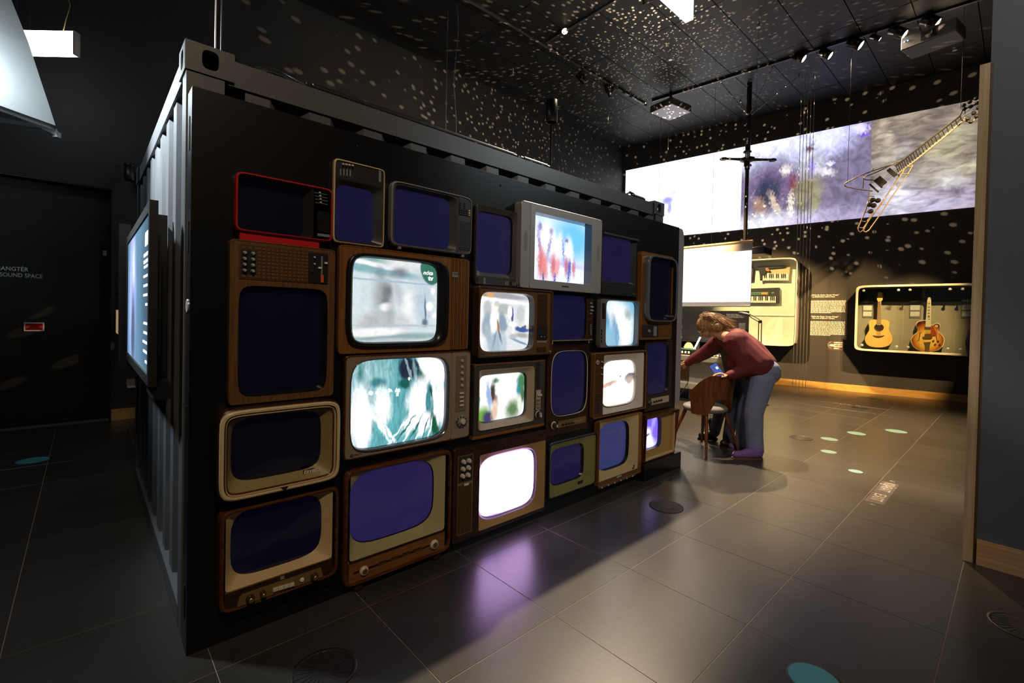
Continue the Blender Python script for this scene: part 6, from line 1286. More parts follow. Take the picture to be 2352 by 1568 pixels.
kplate(kb, 'amber_panel', [(450,727),(540,722),(540,758),(450,760)], .102, .104, mat('amber_panel', (0.6, 0.32, 0.06), .5)); kplate(kb, 'display', [(600,725),(640,723),(640,740),(600,742)], .10, .103, MATS['green_strip'])
keys(kb, 140, 668, 788, 882, 21, .10)
kt = thing('keytar', 'cream keyboard with black angled neck in the white showcase', 'keyboard', tuple(ep(650, 550, .06)))
kplate(kt, 'body', [(500,345),(880,320),(862,548),(460,556),(440,500)], .032, .09, mat('cream_shell', (0.55, 0.44, 0.27), .4))
kplate(kt, 'black_neck', [(400,342),(810,320),(815,345),(780,357),(560,375),(520,430),(500,470),(458,465),(455,550),(432,550),(428,460)], .09, .12, M_BLK)
kplate(kt, 'hand_rest', [(512,370),(545,355),(580,395),(570,415),(530,410)], .12, .14, mat('orange_brown_rest', (0.45, 0.16, 0.06), .4))
keys(kt, 470, 860, 450, 548, 15, .09)
k3 = thing('synthesizer_keyboard', 'dark upright keyboard partly behind the hanging screen', 'keyboard', tuple(ep(305, 550, .06)))
kplate(k3, 'body', [(200,330),(310,325),(330,370),(312,545),(200,550)], .032, .10, M_BRNW); kplate(k3, 'panel', [(215,345),(300,340),(298,520),(215,525)], .10, .103, M_CHARC)
# ================================================================ wall text
def paragraph(o, s_, z_, w_, h_, rows, off, m, name='text_lines'):
    mb = MB(); random.seed(rows*7+int(w_*100))
    for r in range(rows):
        z = z_+h_-(r+.78)*h_/rows; x = s_; e = s_+w_*(1 if r < rows-1 else .6)
        while x < e-.004:
            l = min(random.uniform(.02, .075), e-x); mb.add([WP(x, off, z), WP(x+l-.008, off, z), WP(x+l-.008, off, z+h_/rows*.55), WP(x, off, z+h_/rows*.55)], [(0, 1, 2, 3)]); x += l
    return loc(o, mb, name, m)
TXR = lambda: (math.pi/2, 0, math.atan2(BD.y, BD.x))
K5 = (1840, 660, 9.8)
def ts(x, y): return SW(K5[0]+x/K5[2], K5[1]+y/K5[2], .004)
wt = thing('wall_text', 'white bilingual text panel printed on wall left of guitar showcase', 'text', tuple(WP(ts(210, 1070)[0], 0, ts(210, 1070)[1])))
M_PRT = mat('cream_wall_print', (0.85, 0.78, 0.68), .6)
def wtxt(o, s, x, y, size, sx=1.0):
    a = ts(x, y); p = WP(a[0], .003, a[1]); q = text('heading', s, size, M_PRT, o, tuple(p-Vector(o.location)), TXR(), 'LEFT', .0003, 0, sx, .0008)
hs = abs(ts(300, 200)[1]-ts(300, 160)[1])
wtxt(wt, '„While My Guitar Gently Weeps”', 222, 186, hs*1.02, .93); wtxt(wt, '– az elektromos gitárok kora', 222, 224, hs*1.02, .93)
wtxt(wt, '“While My Guitar Gently Weeps”', 210, 664, hs*1.02, .93); wtxt(wt, '– The Age of Electric Guitars', 215, 702, hs*1.02, .93)
for (x0_, y0_, x1_, y1_) in ((212, 285, 1018, 578), (200, 765, 1003, 1075)):
    a = ts(x0_, y1_); b = ts(x1_, y0_); paragraph(wt, a[0], a[1], b[0]-a[0], b[1]-a[1], 12, .003, M_PRT)
ad = thing('audio_guide_label', 'small brown label with curved wave symbol beside guitar showcase', 'label', tuple(WP(ts(590, 1410)[0], 0, ts(590, 1410)[1])))
a, b = ts(595, 1405), ts(990, 1215)
loc(ad, MB().prism([WP(a[0], .001, a[1]), WP(b[0], .001, a[1]), WP(b[0], .001, b[1]), WP(a[0], .001, b[1])], BN*.002), 'plate', mat('brown_label', (0.10, 0.06, 0.045), .6))
c_ = ts(690, 1300); cc = WP(c_[0], .004, c_[1])
loc(ad, MB().tube([cc+BD*.062*math.cos(t_)+Vector((0, 0, .062*math.sin(t_))) for t_ in [math.radians(v) for v in range(95, 266, 10)]], .006, 6), 'arc_mark', mat('grey_green_print', (0.4, 0.42, 0.34), .6))
loc(ad, MB().rings([wring(c_[0]-.045, c_[1]-.022, c_[0]+.045, c_[1]+.022, 2, .003), wring(c_[0]-.045, c_[1]-.022, c_[0]+.045, c_[1]+.022, 2, .0042)]).cap(wring(c_[0]-.045, c_[1]-.022, c_[0]+.045, c_[1]+.022, 2, .0042)), 'oval_mark', mat('pale_cyan_print', (0.65, 0.8, 0.75), .6))
a, b = ts(735, 1390), ts(945, 1225); paragraph(ad, a[0], a[1], b[0]-a[0], b[1]-a[1], 4, .0035, M_PRT)
# ================================================================ desk, board and hanging screen behind the container
M_WSLAB = mat('warm_white_lacquer', (0.78, 0.72, 0.60), .35, 0, .04); M_GPAN = mat('pale_grey_panel', (0.42, 0.38, 0.36), .45, 0, .05)
DXX, DY0, DY1 = 7.57, 3.33, 5.3
dk = thing('exhibit_desk', 'white exhibit desk with thick top and low white shelf', 'desk', (DXX, DY0, 0))
bevel(loc(dk, MB().box((DXX, DY0, 0.655), (DXX+1.0, DY1, 0.745)), 'top_slab', M_WSLAB), .006)
bevel(loc(dk, MB().box((DXX-.05, DY0+.05, 0.185), (DXX+.85, DY1, 0.285)), 'low_shelf', M_WSLAB), .006)
for y in (DY0+.10, DY0+1.3): loc(dk, MB().box((DXX+.12, y, 0.0), (DXX+.60, y+.42, 0.184)).box((DXX+.12, y, .286), (DXX+.60, y+.42, .654)), 'pedestal', M_GPAN)
loc(dk, MB().box((DXX+.55, DY0+.55, .286), (DXX+.60, DY0+1.29, .654)), 'back_panel', M_OAKX)
def desk_pt(px, py, z=0.745): 
    p = FL(px, py, z); return p
# info board
xb = 8.3
bq = [PX(1520, 714, xb), PX(1720, 714, xb), PX(1718, 786, xb)]
ib = thing('info_board', 'dark grey text board standing on the white desk', 'board', (xb, bq[1].y, .746))
W_, zt, zb_ = bq[0].y-bq[1].y, bq[1].z, bq[2].z
MB().box((0, 0, zb_-.746), (.02, W_, zt-.746)).build('board', mat('slate_board', (0.055, 0.055, 0.06), .5), ib)
for y in (.85, 1.05): MB().box((.004, y, 0), (.018, y+.05, zb_-.746)).build('leg', M_DKG, ib)
hb = zt-zb_
for k, s in enumerate(('Synthetic Sound, Genuine Heart', 'A Short History of Electronic Music', 'and Creative Recycling of Sound')):
    p = PX(1668.5, 722.5+k*3.2, xb); text('heading', s, .0245, M_PRT, ib, (-.002, p.y-bq[1].y, p.z-.746), (math.pi/2, 0, -math.pi/2), 'LEFT', .0003, 0, .9, .0008)
mb = MB(); random.seed(5)
for (px0, px1, py0, py1, rows) in ((1697, 1713.5, 742, 780, 14), (1561, 1567, 742, 780, 14)):
    for r in range(rows):
        a = PX(px0, py0+(py1-py0)*r/rows, xb-.002); b = PX(px1-random.random()*2, py0+(py1-py0)*(r+.5)/rows, xb-.002)
        mb.add([(-.002, b.y-bq[1].y, b.z-.746), (-.002, a.y-bq[1].y, b.z-.746), (-.002, a.y-bq[1].y, a.z-.746), (-.002, b.y-bq[1].y, a.z-.746)], [(0, 1, 2, 3)])
mb.build('text_lines', M_PRT, ib)
# hanging white screen
xs = 8.9
a, b, c = PX(1728, 553, xs), PX(1724, 704, xs), PX(1500, 575, xs)
hs_ = thing('hanging_screen', 'white pull-down screen glowing above the exhibit desk', 'screen', (xs, a.y, b.z))
Ws, Hs = c.y-a.y, a.z-b.z
MB().box((0, 0, 0.03), (.006, Ws, Hs)).build('fabric', mat('white_screen_fabric', (0.74, 0.72, 0.78), .7), hs_)
MB().box((-.006, 0.004, .09), (-.001, Ws, Hs-.17)).build('lit_picture', mat('lit_screen_area', (0.9, 0.9, 0.9), .6, emit=(1, 0.985, 0.95), estr=1.25), hs_)  # projector light on the fabric, put in as an emissive sheet
MB().cyl((0.003, 0, .015), (0.003, Ws, .015), .018).build('bottom_bar', M_BUT, hs_); MB().cyl((0.003, -.01, Hs), (0.003, Ws, Hs), .022).build('top_roller', M_CREAM, hs_)
for y in (.75, Ws-.1): MB().cyl((.003, y, Hs), (.003, y, CEIL-b.z-.001), .003, .003, 5).build('suspension_cable', M_SAT, hs_)
# things on the desk
def at(px, py): 
    p = FL(px, py, .746); return (p.x, p.y, .746)
hp = thing('headphones', 'black headphones lying on the white desk', 'headphones', at(1616, 816))
MB().tube([(.0, .09*math.cos(t_), .02+.10*math.sin(t_)) for t_ in [math.pi*k/10 for k in range(11)]], .010, 8).build('headband', M_BLK, hp)
for s in (-1, 1): MB().lathe((0, s*.09, .045), (0, -s, 0), [(.03, -.02), (.045, 0), (.045, .02), (.03, .035)], 16).build('ear_cup', M_BLK, hp)
for px, py, w_, d_, h_, lb in ((1570, 814, .30, .22, .09, 'black effects mixer with green edge on desk by headphones'), (1652, 821, .30, .20, .06, 'low white and black mixer behind reaching arms')):
    t = thing('mixer', lb, 'mixer', at(px, py)); g = 'green' in lb
    bevel(MB().box((0, -w_/2, 0), (d_, w_/2, h_)).build('case', M_CHARC if g else M_GREY, t), .006)
    MB().box((.01, -w_/2+.01, h_), (d_-.01, w_/2-.01, h_+.004)).build('top_plate', mat('green_edge', (0.03, 0.25, 0.15), .4, emit=(0.02, 0.3, 0.15), estr=.6) if g else M_BLK, t)
    for i in range(3):
        for j in range(6): MB().cyl((.05+i*.07, -w_/2+.05+j*.05, h_+.004), (.05+i*.07, -w_/2+.05+j*.05, h_+.022), .008).build('knob', (M_BUT if (i+j) % 2 else M_CHR), t)
    for j in range(5): MB().box((-.002, -w_/2+.04+j*.06, h_*.3), (0, -w_/2+.07+j*.06, h_*.7)).build('indicator', mat('warm_indicator', (1, .8, .5), .4, emit=(1, .75, .4), estr=1.5), t)
lt_ = thing('light_tube', 'short glowing white tube leaning against info board leg', 'light', at(1588, 812))
MB().cyl((.02, 0, .002), (.12, -.10, .30), .014).build('tube', mat('glowing_tube', (1, 1, 1), .4, emit=(.9, .95, 1), estr=5), lt_); MB().cyl((.02, 0, 0), (.02, 0, .02), .022).build('base', M_SAT, lt_)
pl_ = thing('paper_lantern', 'small glowing orange paper lamp on desk behind mixer', 'lamp', at(1580, 811)); MB().lathe((.12, .05, 0), (0, 0, 1), [(.03, 0), (.07, .04), (.085, .10), (.06, .16), (.03, .19)], 16).build('shade', mat('lit_paper', (1, .6, .25), .6, emit=(1, .55, .18), estr=1.6), pl_)
pm = at(1746, 797); bx = 8.1
b0 = PX(1745, 790, bx); b1 = PX(1746, 738, bx); b2 = PX(1722, 724, bx)
ma = thing('microphone_arm', 'black lattice microphone boom arm beside the info board', 'boom arm', (bx, b0.y, 0))
z_ = lambda p: (0, p.y-b0.y, p.z)
MB().cyl((0, 0, 0.0), (0, 0, b0.z), .02, .02, 10).build('stand', M_SAT, ma); MB().lathe((0, 0, 0), (0, 0, 1), [(.16, 0), (.16, .012), (.03, .02)], 20).build('base', M_SAT, ma)
for s in (-.022, .022):
    MB().cyl(Vector(z_(b0))+Vector((0, s, 0)), Vector(z_(b1))+Vector((0, s, 0)), .007, .007, 6).build('arm_rod', M_BLK, ma); MB().cyl(Vector(z_(b1))+Vector((0, 0, s)), Vector(z_(b2))+Vector((0, 0, s)), .007, .007, 6).build('arm_rod', M_BLK, ma)
MB().sphere(z_(b1), .03, 10).build('joint', M_BLK, ma); MB().sphere(z_(b0), .03, 10).build('joint', M_BLK, ma)
MB().lathe(z_(b2), (0, 1, .2), [(.02, 0), (.035, .04), (.035, .14), (.02, .18)], 14).build('microphone', M_DKG, ma)
q = FL(1560, 898); yb_ = thing('yellow_toy', 'small yellow and black object on the floor by the desk', 'object', tuple(q))
MB().sphere((0, 0, .035), .05, 12, (1.3, 1, .7)).build('body', mat('yellow_rubber', (0.8, 0.5, 0.03), .4), yb_); MB().cyl((.02, .0, .006), (-.09, .0, .006), .02, .03).build('sole', M_BLK, yb_)
pts = [(DXX-.06, DY0+.5, .5), (DXX-.12, DY0+.42, .3), (DXX-.2, DY0+.5, .1), (DXX-.3, DY0+.55, .008), (DXX-.7, DY0+.45, .006), (DXX-1.0, DY0+.7, .006)]
tag(MB().tube(pts, .006, 6).build('desk_cable', M_BLK), 'thin black cable trailing from the desk onto the floor', 'cable')
# ================================================================ chair
M_CHW = wood('chair_walnut', (0.10, 0.028, 0.008), (0.20, 0.062, 0.018), 'z', 40, .3, 3)
fc = Vector((4.80, 2.22, 0)); fwd = Vector((0.28, 0.96, 0)).normalized()   # front of the seat points behind the container
ang = math.atan2(fwd.y, fwd.x)-math.pi/2
ch = thing('dining_chair', 'curved walnut back chair with grey round seat near container corner', 'chair', tuple(fc), None, ang)
sz = .455
st = MB(); prof = [(.0, .015), (.18, .015), (.215, .0), (.222, -.02), (.215, -.04), (.19, -.05), (.0, -.05)]
st.lathe((0, 0, sz), (0, 0, 1), [(max(r, .002), h) for r, h in prof], 28).build('seat', mat('grey_seat_fabric', (0.17, 0.155, 0.15), .8, 0, .1, 30, .4, 400), ch)
for sx, sy in ((-1, -1), (1, -1), (-1, 1), (1, 1)):
    MB().tube([(sx*.13, sy*.13, sz-.04), (sx*.19, sy*.19, .2), (sx*.235, sy*.235, .0)], [.020, .017, .011], 10).build('leg', M_CHW, ch)
bk = []; n = 25
for k in range(n):
    a = math.radians(-172+164*k/(n-1)); fr_ = abs(k-(n-1)/2)/((n-1)/2)
    top = sz+.345-.40*max(0, fr_-.45)**1.5*1.15; bot = sz+.10 if fr_ < .30 else sz+.10-(.16*min(1, (fr_-.30)/.22))
    top = max(top, bot+.05); rr = .225+.02*(1-fr_)
    bk.append((a, bot, top, rr))
outer = MB(); R1 = []; 
for a, bot, top, rr in bk:
    ring_ = []
    for (r_, z_2) in ((rr, bot), (rr+.012, bot), (rr+.045, top), (rr+.033, top)): ring_.append((math.cos(a)*r_, math.sin(a)*r_, z_2))
    R1.append(ring_)
for e0 in range(4):
    e1 = (e0+1) % 4; outer.rings([[r_[e0] for r_ in R1], [r_[e1] for r_ in R1]], True, False)
outer.cap(R1[0]); outer.cap(R1[-1]); outer.build('backrest', M_CHW, ch)
# ================================================================ floor fittings and stickers
M_VENT = mat('dark_vent_metal', (0.020, 0.019, 0.020), .45, .2)
vents = []
for i, (x, y, lb) in enumerate(((0.668, 1.732, 'round slotted floor vent below the lowest mahogany televisions'), (3.091, 1.694, 'round slotted floor vent beside the board end'), (6.178, 1.707, 'round slotted floor vent beside bending person'), (9.139, 1.713, 'round slotted floor vent before guitar showcase'), (FL(2352, 1442).x, FL(2352, 1442).y, 'round slotted floor vent below the blue grey wall'), (6.5, 3.0, 'round slotted floor vent behind the chair'))):
    v = thing('floor_vent', lb, 'vent', (x, y, 0.0005), 'round floor vents')
    MB().lathe((0, 0, 0), (0, 0, 1), [(.118, 0), (.118, .003), (.104, .003), (.103, .001)], 36).build('rim', M_VENT, v)
    MB().lathe((0, 0, 0), (0, 0, 1), [(.104, 0), (.104, .0008)], 36).build('well', M_SLOT, v)
    MB().lathe((0, 0, 0), (0, 0, 1), [(.040, 0), (.040, .0026)], 24).build('hub', M_VENT, v)
    bl0 = None
    for k in range(24):
        if bl0 is None: bl0 = MB().obox((.072, 0, .0014), (.034, .004, 0), (-.0006, .005, 0), (0, 0, .0012)).build('vane', M_VENT, v); bl0.rotation_euler = (0, 0, 0)
        else:
            o = bl0.copy(); COL.objects.link(o); o.rotation_euler = (0, 0, k*math.pi/12)
M_CYAN = mat('cyan_sticker', (0.06, 0.30, 0.38), .5, 0, .04); M_PCY = mat('pale_cyan_sticker', (0.13, 0.26, 0.26), .5, 0, .04)
for i, (x, y, r, m_, lb) in enumerate(((1870, 1560, .085, M_CYAN, 'large cyan floor dot with grey ring on open floor'), (1905, 1008, .085, M_PCY, 'pale cyan floor dot closest beyond the floor vent'), (1967, 995, .095, M_PCY, 'pale cyan floor dot before the glowing floor reflection'), (2058, 990, .11, M_PCY, 'largest pale cyan floor dot near the wood post'), (1903, 1037, .07, M_PCY, 'pale cyan floor dot beside another toward the person'), (1965, 1082, .055, M_PCY, 'smallest pale cyan floor dot near exit sticker'), (1989, 913, .10, M_PCY, 'pale cyan floor dot at the skirting before showcase'), (2012, 916, .10, M_PCY, 'second pale cyan floor dot at the skirting before showcase'), (75, 1057, .105, M_CYAN, 'cyan floor dot in the dark by the black door'))):
    p = FL(x, y); d = thing('floor_dot', lb, 'sticker', (p.x, p.y, .0004), 'cyan floor dots')
    MB().lathe((0, 0, 0), (0, 0, 1), [(r, 0), (r, .0006)], 36).build('dot', m_, d)
    if i == 0: MB().lathe((0, 0, 0), (0, 0, 1), [(r*1.14, 0), (r*1.14, .0004), (r, .0004)], 36).build('ring', M_DKG, d)
ex = thing('exit_sticker', 'transparent floor sticker reading exit in two languages', 'sticker', (4.30, .71, .0004))
exm = mat('translucent_film', (0.055, 0.046, 0.044), .4); M_EXT = mat('worn_white_print', (0.30, 0.27, 0.25), .6)
MB().box((.085, -.05, 0), (.375, .065, .0004)).build('film', exm, ex)
MB().box((.40, -.05, 0), (.755, .065, .0004)).build('film', exm, ex)
t1 = text('lettering', 'KIJÁRAT', .105, M_EXT, ex, (.735, .042, .0006), (0, 0, math.pi), 'LEFT', .0002, 0, .74, .0006)
t1 = text('lettering', 'EXIT', .105, M_EXT, ex, (.355, .042, .0006), (0, 0, math.pi), 'LEFT', .0002, 0, .95, .0006)
MB().box((.386, -.05, 0), (.390, .06, .0008)).build('divider', M_EXT, ex)
for x in (.03, .81): MB().tube([(x-.02, -.02, .001), (x, .02, .001), (x+.02, -.02, .001)], .003, 6).build('arrow', M_EXT, ex)
# ================================================================ people
E1 = Vector((-0.356, 0.934, 0)); E2 = Vector((0.934, 0.356, 0))
def organic(name, parts, m, parent, voxel=0.012, smooth=4):
    """one continuous surface grown from tapered capsules and ellipsoids"""
    mb = MB()
    for p in parts:
        if p[0] == 'e': mb.sphere(p[1], 1.0, 16, p[2])
        else:
            a, r0, b, r1 = p; a, b = Vector(a), Vector(b)
            mb.sphere(a, r0, 12); mb.sphere(b, r1, 12); mb.cyl(a, b, r0, r1, 12)
    O = Vector(parent.location)
    me = bpy.data.meshes.new(name+'_src'); me.from_pydata([tuple(Vector(v)-O) for v in mb.v], [], mb.f)
    o = bpy.data.objects.new(name+'_src', me); COL.objects.link(o)
    r = o.modifiers.new('r', 'REMESH'); r.mode = 'VOXEL'; r.voxel_size = voxel; r.use_smooth_shade = True
    s = o.modifiers.new('s', 'SMOOTH'); s.iterations = smooth; s.factor = .5
    dg = bpy.context.evaluated_depsgraph_get(); dg.update()
    nm = bpy.data.meshes.new_from_object(o.evaluated_get(dg)); nm.name = name
    bpy.data.objects.remove(o); bpy.data.meshes.remove(me)
    nm.materials.clear(); nm.materials.append(m)
    nm.polygons.foreach_set('use_smooth', [True]*len(nm.polygons))
    q = bpy.data.objects.new(name, nm); COL.objects.link(q); q.parent = parent
    return q
def chain(*n):   # ((p, r), (p, r), ...) -> capsules
    return [(a[0], a[1], b[0], b[1]) for a, b in zip(n, n[1:])]
def hand(wr, fd, up, side, curl=0.5, s=1.0):
    """palm, four bent fingers of unequal length and a thumb from the side of the palm"""
    fd, up = Vector(fd).normalized(), Vector(up).normalized(); sd = fd.cross(up).normalized()*side; up = sd.cross(fd)*side
    wr = Vector(wr); c = []
    for k in (-1.5, -.5, .5, 1.5): c.append((wr+sd*.012*k*s, .013*s, wr+fd*.085*s+sd*.019*k*s, .012*s))
    for k, ln in ((-1.5, .062), (-.5, .075), (.5, .082), (1.5, .072)):
        a = wr+fd*.085*s+sd*.019*k*s; d1 = (fd-up*curl*.7).normalized(); d2 = (fd-up*curl*2.0).normalized()
        b = a+d1*ln*.5*s; e = b+d2*ln*.5*s; c += [(a, .010*s, b, .0095*s), (b, .0095*s, e, .008*s)]
    a = wr+fd*.02*s+sd*.028*s; b = a+(fd*.5+sd*.8-up*.3).normalized()*.04*s; e = b+(fd*.9+sd*.2-up*.4).normalized()*.035*s
    c += [(a, .013*s, b, .011*s), (b, .011*s, e, .009*s)]
    return c
M_SKIN = mat('warm_skin', (0.52, 0.27, 0.16), .5, 0, .08, 20)
M_HAIR = wood('dark_blond_hair', (0.17, 0.085, 0.028), (0.36, 0.20, 0.075), 'x', 45, .5, 12)
M_JEAN = mat('blue_denim', (0.19, 0.22, 0.34), .8, 0, .18, 18, .5, 300)
M_JEAND = mat('dark_blue_denim', (0.035, 0.045, 0.075), .8, 0, .2, 18, .5, 300)
M_BOOT = mat('black_boot_leather', (0.012, 0.011, 0.011), .4); M_PURP = mat('purple_suede', (0.16, 0.08, 0.28), .7, 0, .15, 25)
M_SOLE = mat('brown_sole', (0.12, 0.07, 0.03), .6)
def hoodie_mat():
    m = mat('burgundy_fleece', (0.12, 0.009, 0.014), .8, 0, .18, 14, .5, 200); return m
def plane_pt(O):
    def f(px, py, away=0.0):
        d = ray(px, py); return CAM+d*((Vector((O.x, O.y, H))+E2*away-CAM).dot(E2)/d.dot(E2))
    return f
def shoe(name, heel, toe, w, m, par, sole, boot=0.0):
    h, t = Vector((heel.x, heel.y, .05)), Vector((toe.x, toe.y, .04)); md = h.lerp(t, .55)
    pts = [(h, .042, md+Vector((0, 0, .005)), .045), (md, .045, t, .036), (h+Vector((0, 0, .03)), .042, md+Vector((0, 0, .02)), .035)]
    if boot: pts.append((h+Vector((0, 0, .02)), .048, h+(t-h)*.12+Vector((0, 0, boot)), .052))
    o = organic(name, pts, m, par, .008, 3)
    d = (t-h).normalized(); s = Vector((-d.y, d.x, 0)); O = Vector(par.location); pl = []
    for k in range(20):
        a = 2*math.pi*k/20; q = h.lerp(t, .5)+d*math.cos(a)*((t-h).length/2+.045)+s*math.sin(a)*.045; pl.append(Vector((q.x, q.y, .001))-O)
    MB().prism(pl, (0, 0, .016)).build('sole', sole, o)
    return o
# ---- person in burgundy hoodie bending over
O = FL(1715, 1044); O.z = 0
p1 = thing('person', 'person in burgundy hoodie and blue jeans bending forward with phone', 'person', tuple(O)); pp = plane_pt(O)
nk, hd = pp(1652, 768, .16), pp(1624, 752, .20)
ns, fs_ = pp(1694, 782, -.06), pp(1657, 780, .30)
nel, nwr = pp(1714, 848, -.14), pp(1672, 863, -.16)
fel, fwr = pp(1614, 812, .42), pp(1578, 834, .46)
hipn, hipf = pp(1752, 866, -.07), pp(1742, 864, .10)
kn, kf = pp(1731, 946, -.08), pp(1713, 942, .14)
an, af = pp(1734, 1030, -.05), pp(1706, 1012, .16)
fc_ = (hd-nk).normalized(); down = Vector((0, 0, -1)); look = (E1*.75+down*.75).normalized(); crown = (E1*.70-down*.55).normalized()
fcx = hd
skin = [('e', hd, (.080, .080, .105)), (hd, .078, hd+crown*.045, .075), (hd+look*.035, .06, hd+look*.05-crown*.055, .042), (hd-crown*.06, .05, nk, .055),
        (hd+look*.095-crown*.005, .012, hd+look*.103-crown*.028, .015)]
sd_ = E2
skin += [(hd-sd_*.078-crown*.015, .018, hd-sd_*.080+crown*.015, .020), (hd+sd_*.078-crown*.015, .018, hd+sd_*.080+crown*.015, .020)]
skin += chain((nk, .06), (pp(1692, 788, .12), .10), (pp(1722, 818, .06), .11), (pp(1748, 850, .02), .11))
skin += chain((nk, .06), (ns, .06), (nel, .042), (nwr, .027)) + chain((nk, .06), (fs_, .055), (fel, .040), (fwr, .027))
skin += chain((pp(1748, 850, .02), .10), (hipn, .085), (kn, .055), (an, .04)) + chain((pp(1748, 850, .02), .10), (hipf, .085), (kf, .055), (af, .04))
skin += hand(nwr, pp(1655, 858, -.18)-nwr, Vector((0, 0, 1)), -1, .9) + hand(fwr, pp(1555, 842, .5)-fwr, Vector((0, 0, 1)), 1, .3)
organic('body', skin, M_SKIN, p1, .0075, 3)
for s in (-1, 1):
    e = hd+look*.078+sd_*.033*s+crown*.012; loc(p1, MB().sphere(e, .012, 10), 'eye', mat('eye_white', (0.7, 0.68, 0.65), .2))
    ctr = hd+look*.088+sd_*.034*s+crown*.008; u_, v_ = sd_, crown
    loc(p1, MB().tube([ctr+u_*.030*math.cos(t_)+v_*.028*math.sin(t_) for t_ in [2*math.pi*k/20 for k in range(20)]], .0025, 6, True), 'glasses_rim', M_IVORY)
    loc(p1, MB().cyl(ctr+sd_*.030*s, hd+sd_*.082*s+crown*.01-look*.02, .0025, .0025, 6), 'glasses_arm', M_IVORY)
loc(p1, MB().tube([hd+look*.070-crown*.052+sd_*t_ for t_ in (-.022, 0, .022)], .005, 6), 'mouth', mat('lip_colour', (0.35, 0.10, 0.08), .5))
up_ = Vector((0, 0, 1))
hair = [('e', hd+crown*.028-look*.014, (.098, .098, .108)), (hd+crown*.05-look*.02, .082, hd-look*.05+up_*.045, .085), (hd-look*.05+up_*.03, .08, pp(1660, 744, .18), .060), (pp(1660, 744, .18), .060, pp(1680, 754, .17), .035),
        (hd+up_*.03-sd_*.05, .055, pp(1650, 752, .10), .05), (hd+up_*.05-look*.02, .07, pp(1655, 738, .18), .04)]
organic('hair', hair, M_HAIR, p1, .008, 3)
random.seed(11); lk = MB()
for k in range(260):
    a_ = random.uniform(-1, 1); st_ = hd+crown*random.uniform(.02, .10)+sd_*a_*.085*random.uniform(.8, 1.05)+up_*random.uniform(.03, .09)-look*random.uniform(-.02, .05)
    en_ = pp(random.uniform(1650, 1694), random.uniform(736, 768), .18+a_*.13); md_ = st_.lerp(en_, .5)+up_*random.uniform(.0, .05)-sd_*random.uniform(-.02, .02)
    lk.tube([st_, st_.lerp(md_, .6)+up_*.012, md_, md_.lerp(en_, .6), en_], [.0035, .0035, .003, .0025, .001], 4)
o_ = loc(p1, lk, 'hair_locks', M_HAIR); o_['kind'] = 'stuff'
hood = chain((pp(1660, 772, .16), .085), (pp(1692, 786, .12), .150), (pp(1720, 812, .06), .165), (pp(1748, 842, .02), .155))
hood += [(pp(1692, 786, -.02), .13, pp(1744, 840, -.06), .145), (pp(1690, 790, .22), .12, pp(1740, 842, .1), .14), (pp(1690, 830, .04), .10, pp(1728, 846, .02), .13), (pp(1668, 772, .10), .06, pp(1676, 762, .2), .06)]
hood += chain((ns, .105), (pp(1706, 818, -.12), .085), (nel, .072), (pp(1690, 858, -.15), .058), (pp(1676, 862, -.16), .048)) + chain((fs_, .09), (pp(1634, 796, .38), .07), (fel, .062), (pp(1590, 826, .45), .050), (pp(1580, 833, .46), .044))
ho = organic('hoodie', hood, hoodie_mat(), p1, .011, 4)
jn = chain((pp(1750, 852, .02), .150), (hipn, .118), (kn, .090), (pp(1732, 1000, -.06), .082), (pp(1734, 1034, -.05), .084)) + chain((pp(1750, 852, .02), .150), (hipf, .112), (kf, .085), (pp(1708, 990, .15), .076), (pp(1707, 1016, .16), .078)) + [(pp(1762, 852, -.05), .12, pp(1764, 856, .09), .12)]
organic('jeans', jn, M_JEAN, p1, .011, 3)
shoe('shoe', FL(1742, 1054), FL(1690, 1053), .05, M_PURP, p1, M_SOLE); shoe('shoe', FL(1706, 1033), FL(1681, 1033), .05, M_PURP, p1, M_SOLE)
ph = thing('phone', 'dark phone with lit blue screen held by the bending person', 'phone', tuple(pp(1652, 866, -.17)))
c_ = pp(1648, 852, -.17); u_ = (pp(1658, 866, -.17)-pp(1638, 838, -.17)); u_.normalize(); v_ = (pp(1662, 842, -.17)-c_); v_ -= u_*v_.dot(u_); v_.normalize(); n_ = u_.cross(v_)
loc(ph, MB().obox(c_, u_*.085, v_*.042, n_*.005), 'case', M_BLK); sgn = 1 if n_.dot(CAM-c_) > 0 else -1
loc(ph, MB().obox(c_+n_*.0056*sgn, u_*.080, v_*.038, n_*.0005), 'screen', mat('phone_screen', (0.02, 0.03, 0.06), .1, emit=(0.08, 0.14, 0.45), estr=.8))
for a, b in ((.05, .02), (-.03, .015)): loc(ph, MB().obox(c_+n_*.0064*sgn+u_*a+v_*b, u_*.012, v_*.010, n_*.0003), 'screen_highlight', mat('bright_icon', (1, 1, 1), .3, emit=(.8, .9, 1), estr=2))
